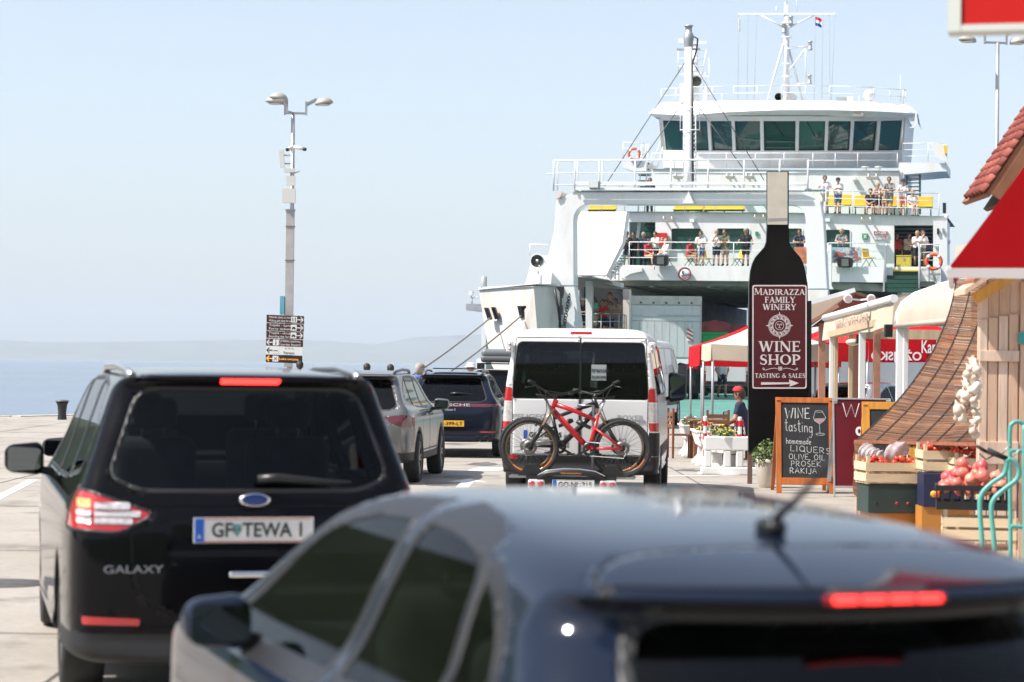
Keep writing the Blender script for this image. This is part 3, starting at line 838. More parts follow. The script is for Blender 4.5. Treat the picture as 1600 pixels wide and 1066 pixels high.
# banners hung on the rail
def banner_mat():
    m = bpy.data.materials.new('banner_print'); m.use_nodes = True
    t = m.node_tree; N = t.nodes; L = t.links; b = N['Principled BSDF']
    tc = N.new('ShaderNodeTexCoord'); n = N.new('ShaderNodeTexNoise'); n.inputs['Scale'].default_value = 2.2; n.inputs['Detail'].default_value = 5; n.inputs['Distortion'].default_value = 1.2
    L.new(tc.outputs['Object'], n.inputs[0])
    r = N.new('ShaderNodeValToRGB'); e = r.color_ramp.elements
    e[0].position = .36; e[0].color = (.45, .10, .05, 1); e[1].position = .66; e[1].color = (.55, .60, .62, 1)
    for p, c in ((.42, (.06, .10, .16, 1)), (.48, (.60, .55, .50, 1)), (.55, (.20, .38, .48, 1))): x = e.new(p); x.color = c
    L.new(n.outputs[0], r.inputs[0]); L.new(r.outputs[0], b.inputs[0]); b.inputs['Roughness'].default_value = .6
    return m
pl('photo_banner', rect(1298, 386.5, 1346, 411), 20.1, 20.14, banner_mat())
pl('orange_banner', rect(1241, 386, 1261, 412), 20.1, 20.14, mat('orange_banner_cloth', (.55, .20, .10), .6, var=.4, scale=3))
# ---- upper deck: benches, rail
uf = lambda x: ftop(x)
MB().add([sh(976, ftop(976), 22.8), sh(1290, ftop(1290), 22.8), sh(1480, ftop(1480), 22.8), sh(1480, ftop(1480), 22.8) + Vector((0, 8, 0)), sh(976, ftop(976), 22.8) + Vector((0, 8, 0))], [(0, 1, 2, 3, 4)]).build('upper_deck', deckgreen, SHIP)
railing('upper_deck_railing', [sh(x, ftop(x) + .3, 22.95) for x in (1290, 1332, 1415, 1467)], 1.1, 2, post_every=1.35)
railing('upper_deck_railing', [sh(x, ftop(x) + .3, 22.95) for x in (905, 976, 1070, 1164, 1262)], 1.1, 2, post_every=1.5)
def bench(x0, x1, l, y):
    p = sh(x0, y, l); q = sh(x1, y, l)
    root = MB()
    L_ = q.x - p.x
    root.box((p.x + L_ / 2, l, p.z + .43), (L_, .45, .07)).box((p.x + L_ / 2, l + .26, p.z + .70), (L_, .06, .5))
    o = root.build('deck_bench', yellow, SHIP, bevel=.02)
    lg = MB(); n = max(2, int(L_ / .9))
    for i in range(n + 1):
        x = p.x + .08 + (L_ - .16) * i / n
        lg.bar((x, l - .15, p.z), (x, l, p.z + .4), .025, 5).bar((x, l + .25, p.z), (x, l, p.z + .4), .025, 5)
    lg.bar((p.x, l, p.z + .36), (q.x, l, p.z + .36), .03, 5)
    lg.build('bench_legs', black, o)
for x0, x1 in ((1291, 1330), (1334, 1369), (1373, 1400), (1403, 1457)): bench(x0, x1, 24.6, ftop(x0) + 1)
for x0, x1 in ((1052, 1098), (1100, 1163), (919, 962)): bench(x0, x1, 24.6, 341)
pl('loudspeaker', rect(1473, 317, 1478, 333), 22.7, 23.0, black)
MB().ball(sh(1479, 338, 22.7), .1).ball(sh(1481, 378, 22.5), .13).build('deck_lamp', white2, SHIP)
# ---- deckhouse and bridge
dtop = lambda x: 264 + (x - 1018) * .008
holed('deckhouse_front', (1018, 1405), dtop, lambda x: ftop(x) + 2, [], 26, .3, white)
MB().add([sh(1018, dtop(1018), 25.9), sh(1405, dtop(1405), 25.9), sh(1405, dtop(1405), 25.9) + Vector((0, 8, 0)), sh(1018, dtop(1018), 25.9) + Vector((0, 8, 0))], [(0, 1, 2, 3)]).build('bridge_deck', shipgrey, SHIP)
pl('deckhouse_side', [(1405, 267), (1412, 270), (1412, 338), (1405, 338)], 26.1, 32, white)
railing('bridge_deck_railing', [sh(x, 262, 25.95) for x in (1018, 1090, 1180, 1270, 1340, 1402)], .72, 1, post_every=1.4)
# bridge: eleven-sided front leaning outwards
xe = [1033, 1071, 1108.5, 1146, 1190.5, 1246.5, 1292, 1331.5, 1372.5, 1412]
le = [29.2, 27.9, 27.1, 26.6, 26.4, 26.4, 26.6, 27.1, 27.9, 29.2]
botx = lambda x: 1221 + (x - 1221) * .955
ins = MB(); br = []
def bpt(i, y, dl=0):
    """point on the leaning bridge front at column i and pixel row y"""
    t = (y - 183) / (262 - 183)
    x = xe[i] + (botx(xe[i]) - xe[i]) * min(t, .7)
    return sh(x, y, le[i] + .9 * t + dl)
wall = MB()
for i in range(9):
    for (ya, yb) in ((181, 188.5), (235, 262)):
        wall.add([bpt(i, ya), bpt(i, yb), bpt(i + 1, yb), bpt(i + 1, ya)], [(0, 1, 2, 3)])
    for s_ in (0, 1):
        def mp(t, y):
            a = bpt(i, y); b = bpt(i + 1, y); return a + (b - a) * t
        t0, t1 = (0, .05) if s_ == 0 else (.95, 1)
        wall.add([mp(t0, 188.5), mp(t0, 235), mp(t1, 235), mp(t1, 188.5)], [(0, 1, 2, 3)])
for i, dx in ((0, -1), (9, 1)):
    a, b = bpt(i, 181), bpt(i, 262); wall.add([a, b, b + Vector((0, 6, 0)), a + Vector((0, 6, 0))], [(0, 1, 2, 3)])
wl = wall.build('bridge_wall', white, SHIP)
sm_ = wl.modifiers.new('s', 'SOLIDIFY'); sm_.thickness = .12; sm_.offset = -1
for i in range(9):
    def mp(t, y, dl=.07):
        a = bpt(i, y, dl); b = bpt(i + 1, y, dl); return a + (b - a) * t
    c_ = rnd([(.05, 188.5), (.05, 235), (.95, 235), (.95, 188.5)], 0, 1)
    w0 = MB().add([mp(.04, 187.5), mp(.04, 236), mp(.96, 236), mp(.96, 187.5)], [(0, 1, 2, 3)]).build('bridge_window', shipglass, SHIP)
    g = MB()
    for (ta, tb, ya, yb) in ((.05, .075, 188.5, 235), (.925, .95, 188.5, 235), (.075, .925, 188.5, 190), (.075, .925, 233.7, 235)):
        g.add([mp(ta, ya, .03), mp(ta, yb, .03), mp(tb, yb, .03), mp(tb, ya, .03)], [(0, 1, 2, 3)])
    g.build('gasket', blackr, w0)
    if i in (2, 4, 5, 7): MB().bar(mp(.3, 189, -.05), mp(.62, 214, -.02), .02, 4).build('wiper', black, w0)
# roof: an overhanging visor
rx = [1013, 1070, 1140, 1221, 1300, 1372, 1434]
ry = [177.5, 180, 175, 172, 172, 174, 177.5]
rl = [28.6, 26.6, 25.7, 25.4, 25.5, 26.2, 28.6]
tx = [1033, 1080, 1146, 1221, 1296, 1365, 1420]; ty = [160.5, 158.5, 157.6, 157.2, 157.6, 159.5, 163]
rf = MB(); n = 7
Ptop = [sh(tx[i], ty[i], rl[i] + 1.0) for i in range(n)]; Pb = [sh(rx[i], ry[i], rl[i]) for i in range(n)]
Pi = [sh(rx[i] + (1221 - rx[i]) * .05, 184, le[0] if i in (0, 6) else 26.9) for i in range(n)]
Pk = [Ptop[0] + Vector((0, 8, 0)), Ptop[-1] + Vector((0, 8, 0))]
rf.add(Ptop + Pb + Pi, [(i, i + 1, n + i + 1, n + i) for i in range(n - 1)] + [(n + i, n + i + 1, 2 * n + i + 1, 2 * n + i) for i in range(n - 1)])
rf.add(Ptop + Pk, [tuple(range(n)) + (n + 1, n)])
bk = [Pb[0] + Vector((.3, 8, 0)), Pb[-1] + Vector((-.3, 8, 0))]
rf.add([Ptop[0], Pb[0], bk[0], Pk[0]], [(0, 1, 2, 3)]); rf.add([Ptop[-1], Pk[1], bk[1], Pb[-1]], [(0, 1, 2, 3)])
rf.add(Pi[:1] + Pi[-1:] + [bk[1], bk[0], Pb[0], Pb[-1]], [(0, 3, 4)]); rf.build('bridge_roof', white, SHIP)
railing('roof_railing', [sh(x, y, l) for x, y, l in ((1033, 161, 29.5), (1080, 158, 27.4), (1146, 157, 26.7), (1221, 156, 26.4), (1296, 157, 26.6), (1365, 159, 27.3), (1415, 163, 29.5))], .72, 1, post_every=1.5)
pl('roof_pipe', [(1412, 158), (1414, 158), (1432, 176), (1434, 192), (1428, 200), (1420, 200), (1428, 196), (1430, 178)], 27.5, 27.6, white)
# bridge wings
pl('bridge_wing', [(1404, 254), (1479, 255), (1479, 268), (1470, 268), (1412, 273), (1404, 273)], 27, 31, white)
railing('wing_railing', [sh(1410, 254, 27.1), sh(1450, 254, 27.1), sh(1477, 255, 27.1)], .95, 2, post_every=.85)
pl('wind_deflector', [(1453, 225), (1480, 225), (1480, 253), (1474, 252), (1462, 246)], 26.8, 26.9, white)
pl('wing_lamp', [(1474, 228), (1480, 227), (1480, 240), (1476, 240)], 26.6, 26.78, yellow)
pl('bridge_wing', [(972, 250), (1010, 252), (1010, 268), (990, 268), (973, 262)], 27, 30, white)
railing('wing_railing', [sh(973.5, 250, 27.1), sh(1009, 251, 27.1)], .9, 2, post_every=1.1)
MB().bar(sh(1017, 262, 27), sh(1032, 222, 27), .03).bar(sh(1027, 262, 27), sh(1036, 230, 27), .03).build('wing_stay', white2, SHIP)
wg = MB()
for i in range(7): wg.box(sh(1427, 274 + i * 6, 28), (.62, .2, .05))
for x in (1416.5, 1437.5): wg.bar(sh(x, 268, 28), sh(x, 335, 27.6), .06)
wg.build('wing_ladder', shipgrey, SHIP)
wg = MB()
for i in range(8): wg.box(sh(1007 - i * .6, 256 + i * 9, 27.5), (.5, .25, .06))
wg.build('wing_ladder', dkgreen, SHIP)
wg = MB()
for x in (1003, 1013): wg.bar(sh(x, 225, 27.3), sh(x - 6, 333, 27.3), .035)
wg.build('ladder_rail', white2, SHIP)
for x in (1352, 1373): MB().lathe([(.001, .12), (.2, .11), (.2, .06), (.09, .06), (.09, -.1)], 14, c=sh(x, 264, 26.2)).build('deck_vent', white2, SHIP)
# ---- masts on the bridge roof
mm = MB(); mb0 = sh(1229, 157, 28.5); mt = sh(1229, 4, 28.5)
mm.tube([mb0, mt], [.17, .12], 10)
mm.bar(sh(1199, 158, 28.2), sh(1224, 68, 28.4), .06).bar(sh(1255, 158, 28.8), sh(1232, 75, 28.6), .06)
mm.beam(sh(1153, 22, 28.4), sh(1306, 22, 28.4), .09, .1)
mm.bar(sh(1189, 24, 28.4), sh(1226, 44, 28.4), .045).bar(sh(1271, 24, 28.4), sh(1232, 44, 28.4), .045)
mm.bar(sh(1230, 76, 28.4), sh(1262, 73, 28.4), .05).bar(sh(1230, 115, 28.4), sh(1260, 74, 28.4), .045).bar(sh(1259, 74, 28.4), sh(1259, 130, 28.4), .035).bar(sh(1231, 134, 28.4), sh(1263, 130, 28.4), .045)
mm.bar(sh(1229, 8, 28.4), sh(1229, -12, 28.4), .03).bar(sh(1213, 22, 28.4), sh(1213, 10, 28.4), .025).bar(sh(1245, 24, 28.4), sh(1245, -10, 28.4), .02)
mm.bar(sh(1222, 36, 28.2), sh(1237, 36, 28.2), .05).bar(sh(1222, 58, 28.2), sh(1237, 58, 28.2), .05).bar(sh(1222, 120, 28.2), sh(1237, 120, 28.2), .05).bar(sh(1222, 100, 28.2), sh(1237, 100, 28.2), .05)
mm.build('main_mast', white2, SHIP)
for x, y in ((1266, 73), (1265, 126), (1236, 34), (1225, 46)): MB().lathe([(.001, .28), (.12, .28), (.12, .2), (.09, .2), (.09, -.1), (.12, -.1), (.12, -.2), (.001, -.2)], 10, c=sh(x, y, 28.3)).build('mast_lamp', steel, SHIP)
MB().lathe([(.001, .3), (.05, .28), (.12, .0), (.2, -.12), (.2, -.14)], 14, axis='Y', c=sh(1217, 152, 27.2)).build('horn', black, SHIP)
pl('radar_box', [(1231, 143), (1240, 146), (1244, 150), (1240, 157), (1228, 157)], 28, 28.5, steel)
hw = mat('halyard_line', (.30, .31, .33), .7)
for x0, x1 in ((1154, 1153), (1169, 1167), (1183, 1178), (1274, 1272), (1286, 1284), (1296, 1297), (1305, 1299)):
    MB().bar(sh(x0, 23, 28.4), sh(x1, 156, 27.5), .009, 4).build('halyard', hw, SHIP)
dm = MB(); dm.ball(sh(1358, 149, 28.2), .29, 16, 10); dm.lathe([(.12, 0), (.2, -.28)], 12, c=sh(1358, 155, 28.2)); dm.build('satellite_dome', white2, SHIP)
pl('roof_box', rect(1323, 151, 1333, 159), 28, 28.4, white); pl('roof_box', rect(1306, 152, 1322, 159), 28, 28.6, shipgrey)
am = MB()
for x, y0, y1 in ((1407, 118, 160), (1411, 140, 163), (1342, 150, 160), (1108, 92, 158), (1128, 148, 158), (1055, 144, 160)): am.bar(sh(x, y1, 28), sh(x, y0, 28), .02, 5)
am.build('whip_aerials', white2, SHIP)
# radar mast left of centre
rm_ = MB(); rm_.tube([sh(1086, 158, 28.6), sh(1086, 66, 28.6)], [.2, .13], 10)
for y in (78, 92, 104, 117): rm_.tube([sh(1060, y, 28.2), sh(1103 - (y - 78) * .16, y, 28.2), sh(1103 - (y - 78) * .16, y, 29.4), sh(1060, y, 29.4)], .03, 5, closed=True)
for x0, x1 in ((1060, 1060), (1104, 1097)): rm_.bar(sh(x0, 78, 28.2), sh(x1, 117, 28.2), .03, 5)
rm_.box(sh(1087, 117, 28.8), (1.3, 1.2, .06)).box(sh(1090, 67, 28.5), (1.0, .15, .14)).box(sh(1066, 64, 28.5), (.35, .3, .25)).box(sh(1068, 135, 28.4), (.35, .3, .3)).box(sh(1102, 146, 28), (.2, .2, .9)).box(sh(1066, 150, 28), (.22, .2, .7))
rm_.build('radar_mast', white2, SHIP)
c = sh(1089, 128, 28.0)
s0 = MB().lathe([(.001, .3), (.2, .27), (.27, .0), (.27, -.2)], 16, axis='Y', c=c).build('mast_searchlight', white2, SHIP)
MB().lathe([(.001, -.12), (.26, -.16)], 16, axis='Y', c=c).build('lens', mat('searchlight_lens', (.05, .05, .045), .1, .3), s0)

# ---- loose things on and about the ship
def lifebuoy(p, r, label, tilt=0):
    o = empty('lifebuoy', p, -PSI, label, 'lifebuoy')
    ring = MB().tube([(r * math.cos(t), 0, r * math.sin(t)) for t in [i * math.pi / 12 for i in range(24)]], r * .24, 8, closed=True).build('ring', mat('buoy_orange', (.70, .10, .03), .5), o)
    for k in range(4):
        t0 = math.pi / 4 + k * math.pi / 2
        MB().tube([(r * math.cos(t0 + e), 0, r * math.sin(t0 + e)) for e in (-.18, 0, .18)], r * .26, 8).build('reflective_band', white2, o)
lifebuoy(RM(SHIP) @ sh(1459, 409, 20.1), .34, 'orange lifebuoy on the rail at the right end of the middle deck')
lifebuoy(RM(SHIP) @ sh(991, 241, 26.9), .28, 'red lifebuoy on the left bridge wing of the ferry')
for (a, b, lab) in (((766, 497, -.1), (533, 650), 'left mooring rope running from the bulwark port to the quay'), ((814, 494, -1.25), (590, 650), 'right mooring rope running from the bulwark port to the quay')):
    p = RM(SHIP) @ sh(*a); q = G(*b) + Vector((0, 0, .05))
    pts = [p + (q - p) * t - Vector((0, 0, .25 * math.sin(math.pi * t))) for t in [i / 20 for i in range(21)]]
    tag(MB().tube(pts, .034, 7).build('mooring_rope', rope_m), lab, 'rope')
    bo = empty('mooring_bollard', (q.x, q.y, 0), 0, 'cast iron mooring bollard holding the %s rope behind the cars' % lab.split()[0], 'bollard')
    MB().lathe([(.24, 0), (.2, .05), (.15, .12), (.14, .35), (.22, .42), (.22, .5), (.1, .55), (.001, .56)], 18).build('bollard_body', mat('cast_iron', (.03, .03, .032), .6, .3), bo)
def flag(px, py, w_, h_, cols, label, flip=1):
    p = RM(SHIP) @ sh(px, py, 28.3)
    o = empty('flag', p, -PSI, label, 'flag')
    n = len(cols)
    for k, c in enumerate(cols):
        mb = MB(); u = 8
        P = [(w_ * i / u * .8, .06 * math.sin(i * 1.3), -h_ * k / n - .35 * w_ * (i / u) ** 1.3) for i in range(u + 1)] + [(w_ * i / u * .8, .06 * math.sin(i * 1.3 + .3), -h_ * (k + 1) / n - .35 * w_ * (i / u) ** 1.3) for i in range(u + 1)]
        mb.add(P, [(i, i + 1, u + 2 + i, u + 1 + i) for i in range(u)], True)
        mb.build('stripe', mat('flag_' + c, {'red': (.6, .03, .04), 'white': (.8, .8, .8), 'blue': (.03, .06, .35)}[c], .8), o)
flag(1274, 26, .42, .45, ('red', 'white', 'blue'), 'small red white and blue flag on the right halyard of the main mast')
flag(1153, 27, .2, .7, ('white', 'white'), 'small white flag hanging on the left halyard of the main mast')
yb = empty('storage_box', RM(SHIP) @ sh(1412.5, 423, 21.0), -PSI, 'yellow storage box standing by the green stairs of the middle deck', 'box')
MB().bx(-.34, .34, -.25, .25, 0, .66).build('box_body', mat('box_yellow', (.55, .42, .05), .5, var=.1), yb, bevel=.02)
MB().bx(-.36, .36, -.27, .27, .663, .71).build('lid', mat('box_yellow', (.55, .42, .05), .5), yb, bevel=.015)
MB().bx(-.04, .04, -.28, -.272, .5, .62).build('latch', steel, yb)
# ================================================================== vehicles
def paint(name, col, rough=.1, metal=0.0, coat=0.0): return mat(name, col, rough, metal, coat=coat, spec=.5)
tyre_m = mat('tyre_rubber', (.018, .018, .018), .8, var=.2, scale=20, bump=.3)
rim_m = mat('alloy_rim', (.42, .43, .45), .3, .9)
rimd_m = mat('dark_rim', (.05, .05, .055), .3, .7)
clad = mat('grey_cladding', (.018, .018, .019), .55, spec=.3)
chrome = mat('chrome', (.75, .75, .77), .08, 1.0)
gap_m = mat('panel_gap', (.004, .004, .004), .8)
seat_m = mat('seat_cloth', (.07, .07, .075), .85, var=.2, scale=9)
inner_m = mat('cabin_lining', (.02, .02, .022), .8)
tl_red = mat('tail_lamp_red', (.42, .012, .015), .12, spec=.7, coat=.6)
tl_clear = mat('tail_lamp_clear', (.62, .58, .58), .12, .25, spec=.8, coat=.6, var=.25, scale=30)
tl_lit = mat('tail_lamp_lit', (1.0, .16, .06), .3, emit=1.6)
amber = mat('amber_lens', (.9, .30, .03), .2, emit=.6)
brake_lit = mat('brake_lamp_lit', (1.0, .035, .03), .3, emit=2.2)
brake_off = mat('brake_lamp_off', (.28, .01, .012), .15)
glass_dark = glass('tinted_glass_dark', (.055, .065, .07))
glass_mid = glass('tinted_glass', (.42, .48, .45), 1.38)
plate_w = mat('plate_white', (.72, .72, .70), .4)
plate_y = mat('plate_yellow', (.78, .42, .02), .4)
plate_b = mat('plate_blue', (.02, .10, .48), .4)
mirror_m = mat('mirror_glass', (.16, .18, .20), .02, 1.0)

def ext(poly):  # half outline -> closed across the centre line
    return [(-1.5, poly[0][1])] + list(poly) + [(-1.5, poly[-1][1])]
def body_field(sp):
    side = cr(sp['side'], 5); rear = ext(cr(sp['rear'], 5, False)); pla = sp['plan']
    pp = cr([(b, a) for a, b in pla], 5, False)          # (half width, y)
    pp = [(-1.5, pp[0][1])] + pp + [(-1.5, pp[-1][1])]
    kr, kp = sp.get('kr', .10), sp.get('kp', .10); arch = sp['arch']; ra = sp['ra']; hw = sp['hw']; rz = sp['rw']
    subs = sp.get('subs', [])
    def F(x, y, z):
        ax = np.abs(x)
        f = smax(polysdf(rear, ax, z), polysdf(side, y, z), kr)
        f = smax(f, polysdf(pp, ax, y), kp)
        for yc in arch:
            c = np.maximum(np.sqrt((y - yc) ** 2 + (z - rz) ** 2) - ra, (hw - .3) - ax)
            f = smax(f, -c, .025)
        for (x0, x1, y0, y1, z0, z1, k) in subs:
            b = np.maximum(np.maximum(np.abs(x - (x0 + x1) / 2) - (x1 - x0) / 2, np.abs(y - (y0 + y1) / 2) - (y1 - y0) / 2), np.abs(z - (z0 + z1) / 2) - (z1 - z0) / 2)
            f = smax(f, -b, k)
        return f
    return F
class Shell:
    """surface that can be cut along convex outlines; pieces keep the smooth normals of the whole"""
    def __init__(s, P, Q):
        s.V = [tuple(p) for p in P.tolist()]; s.F = [tuple(q) for q in Q.tolist()]
        a, b, c, d = (P[Q[:, i]] for i in range(4)); fn = np.cross(c - a, d - b)
        N = np.zeros_like(P)
        for i in range(4): np.add.at(N, Q[:, i], fn)
        N /= np.maximum(np.linalg.norm(N, axis=1, keepdims=True), 1e-12)
        s.N = [tuple(n) for n in N.tolist()]
    def sub(s, F):
        o = Shell.__new__(Shell); o.V = s.V; o.N = s.N; o.F = F; return o
    def cut(s, poly, ia, ib, filt, d=0.0):
        """take out the faces inside the outline, grown by d"""
        ar = sum(poly[i - 1][0] * poly[i][1] - poly[i][0] * poly[i - 1][1] for i in range(len(poly)))
        if ar < 0: poly = poly[::-1]
        E = []
        for i in range(len(poly)):
            p = poly[i - 1]; q = poly[i]; dx, dy = q[0] - p[0], q[1] - p[1]; l = math.hypot(dx, dy)
            if l > 1e-5: E.append((dy / l, -dx / l, (p[0] * dy - p[1] * dx) / l + d))
        VA = np.array(s.V); a = VA[:, ia]; b = VA[:, ib]
        mask = [0] * len(VA); near = (a > min(p[0] for p in poly) - .2) & (a < max(p[0] for p in poly) + .2) & (b > min(p[1] for p in poly) - .2) & (b < max(p[1] for p in poly) + .2)
        nearl = near.tolist()
        ni = np.nonzero(near)[0]
        bits = np.zeros(len(ni), dtype=object)
        for k, (nx, ny, c) in enumerate(E):
            bits += np.where(a[ni] * nx + b[ni] * ny - c > 1e-7, 1 << k, 0).astype(object)
        for i, m in zip(ni.tolist(), bits.tolist()): mask[i] = m
        ins = []; keep = []; cache = {}; V = s.V; N = s.N
        for f in s.F:
            ok = True; an = -1; o = 0
            for i in f:
                if not nearl[i]: ok = False; break
                an &= mask[i]; o |= mask[i]
            if not ok or an: keep.append(f); continue
            n = len(f); cx = sum(V[i][0] for i in f) / n; cy = sum(V[i][1] for i in f) / n; cz = sum(V[i][2] for i in f) / n
            if not filt(Vector((cx, cy, cz))): keep.append(f); continue
            if o == 0: ins.append(f); continue
            cur = list(f)
            for k, (nx, ny, c) in enumerate(E):
                if not (o >> k) & 1: continue
                d = [V[i][ia] * nx + V[i][ib] * ny - c for i in cur]
                if max(d) <= 1e-7: continue
                if min(d) >= -1e-7: keep.append(tuple(cur)); cur = None; break
                I = []; O = []; m = len(cur)
                for j in range(m):
                    i0 = cur[j]; i1 = cur[(j + 1) % m]; d0 = d[j]; d1 = d[(j + 1) % m]
                    if d0 <= 1e-7: I.append(i0)
                    if d0 >= -1e-7: O.append(i0)
                    if (d0 > 1e-7 and d1 < -1e-7) or (d0 < -1e-7 and d1 > 1e-7):
                        key = (min(i0, i1), max(i0, i1), k); w_ = cache.get(key)
                        if w_ is None:
                            t = d0 / (d0 - d1); w_ = len(V)
                            V.append(tuple(V[i0][q] + (V[i1][q] - V[i0][q]) * t for q in range(3)))
                            N.append(tuple(N[i0][q] + (N[i1][q] - N[i0][q]) * t for q in range(3)))
                            cache[key] = w_
                        I.append(w_); O.append(w_)
                if len(O) > 2: keep.append(tuple(O))
                cur = I if len(I) > 2 else None
                if cur is None: break
            if cur: ins.append(tuple(cur))
        s.F = keep
        return ins
    def obj(s, F, name, mats, parent, push=0.0, solid=0.0):
        mp = {}; V = []; NN = []; Fc = []
        for f in F:
            idx = []
            for i in f:
                if i not in mp:
                    mp[i] = len(V); v = s.V[i]; n = s.N[i]; NN.append(n)
                    V.append((v[0] - n[0] * push, v[1] - n[1] * push, v[2] - n[2] * push))
                idx.append(mp[i])
            Fc.append(idx)
        me = bpy.data.meshes.new(name); me.from_pydata(V, [], Fc); smooth(me)
        for m in mats: me.materials.append(m)
        if len(me.vertices) == len(NN) and NN: me.normals_split_custom_set_from_vertices(NN)
        o = link(name, me, parent)
        if solid:
            md = o.modifiers.new('s', 'SOLIDIFY'); md.thickness = solid; md.offset = -1
        return o
def mir(poly): return [(-p[0], p[1]) for p in poly]
def wheel(parent, x, y, r, wd, side, rim=None, spokes=5, name='wheel'):
    """side: +1 outer face to +x"""
    w = link(name, None, parent); w.location = (x, y, r)
    w.rotation_euler = (0, 0, 0 if side > 0 else math.pi)
    h = wd / 2; ri = r * .68
    MB().lathe([(ri, -h * .8), (r * .8, -h), (r * .93, -h * .98), (r * .985, -h * .8), (r, -h * .4), (r, h * .4), (r * .985, h * .8), (r * .93, h * .98), (r * .8, h), (ri, h * .8)], 40, axis='X').build('tyre', tyre_m, w)
    rb = MB(); rb.lathe([(ri * 1.0, h * .78), (ri * .97, h * .9), (ri * .9, h * .7), (ri * .88, -h * .5), (.001, -h * .5)], 32, axis='X')
    for k in range(spokes):
        t = 2 * math.pi * k / spokes
        for dt in (-.13, .13):
            d = Vector((0, math.cos(t + dt * 1.4), math.sin(t + dt * 1.4))); d0 = Vector((0, math.cos(t + dt), math.sin(t + dt)))
            rb.beam(d0 * r * .08 + Vector((h * .55, 0, 0)), d * ri * .93 + Vector((h * .68, 0, 0)), .035, .045)
    rb.lathe([(.001, h * .78), (.05, h * .76), (.08, h * .6), (.08, h * .2)], 16, axis='X')
    rb.build('rim', rim or rim_m, w)
    return w
def rbox_mesh(name, c, s, r, m, h=.02, parent=None, warp=None):
    c = np.array(c); s = np.array(s) / 2
    def F(x, y, z):
        if warp: x, y, z = warp(x, y, z)
        dx, dy, dz = np.abs(x - c[0]) - s[0] + r, np.abs(y - c[1]) - s[1] + r, np.abs(z - c[2]) - s[2] + r
        return np.sqrt(np.maximum(dx, 0) ** 2 + np.maximum(dy, 0) ** 2 + np.maximum(dz, 0) ** 2) + np.minimum(np.maximum(np.maximum(dx, dy), dz), 0) - r
    P, Q = surf_net(F, c - s * 1.3 - .02, c + s * 1.3 + .02, h)
    return link(name, np_mesh(name, P, Q, m), parent)
def mirror(parent, x, y, z, side, m, size=(.25, .13, .17)):
    """door mirror: housing, glass, arm; side=+1 on the right"""
    o = rbox_mesh('door_mirror', (0, 0, 0), size, .06, m, .015, parent, warp=lambda X, Y, Z: (X, Y * (1.0 + .0 * X), Z * (1 - .25 * side * -X / size[0])))
    o.location = (x + side * size[0] / 2, y, z)
    MB().add([(px_ * size[0] * .42, -size[1] / 2 - .003, pz * size[2] * .40) for px_, pz in rnd([(-1, -1), (1, -.85), (1, .85), (-1, 1)], .35)], [tuple(range(20))]).build('mirror_glass', mirror_m, o)
    MB().beam((-side * size[0] * .7, .03, -size[2] * .45), (0, .01, -size[2] * .25), .06, .05).build('mirror_arm', black, o)
    return o
def seat(parent, x, y, z0, name='seat', w_=.48, hgt=.62, m=None):
    m = m or seat_m
    o = rbox_mesh(name, (x, y, z0 + hgt / 2), (w_, .14, hgt), .06, m, .04, parent)
    rbox_mesh('headrest', (x, y - .02, z0 + hgt + .13), (.26, .09, .17), .04, m, .03, o)
    MB().bar((x - .06, y, z0 + hgt - .02), (x - .06, y, z0 + hgt + .1), .008).bar((x + .06, y, z0 + hgt - .02), (x + .06, y, z0 + hgt + .1), .008).build('headrest_posts', steel, o)
    return o
def plate(parent, c, w_, h_, txt, base, blue=True, size=.085, tilt=0.0, blue_w=.045, txw=None, rim=None):
    """number plate facing -y"""
    o = MB().box((0, 0, 0), (w_, .012, h_)).build('number_plate', base, parent)
    o.location = c; o.rotation_euler = (tilt, 0, 0)
    if rim: MB().box((0, .004, 0), (w_ + .02, .012, h_ + .02)).build('plate_frame', rim, o)
    if blue: MB().box((-w_ / 2 + blue_w / 2 + .006, -.0075, 0), (blue_w, .004, h_ * .94)).build('country_band', plate_b, o)
    sh_ = blue_w / 2 if blue else 0
    put_text(txt, size, frame3((sh_, -.0085, -.002), (1, 0, 0), (0, 0, 1)), TK, o, width=txw or w_ * .8, bold=.0015)
    return o

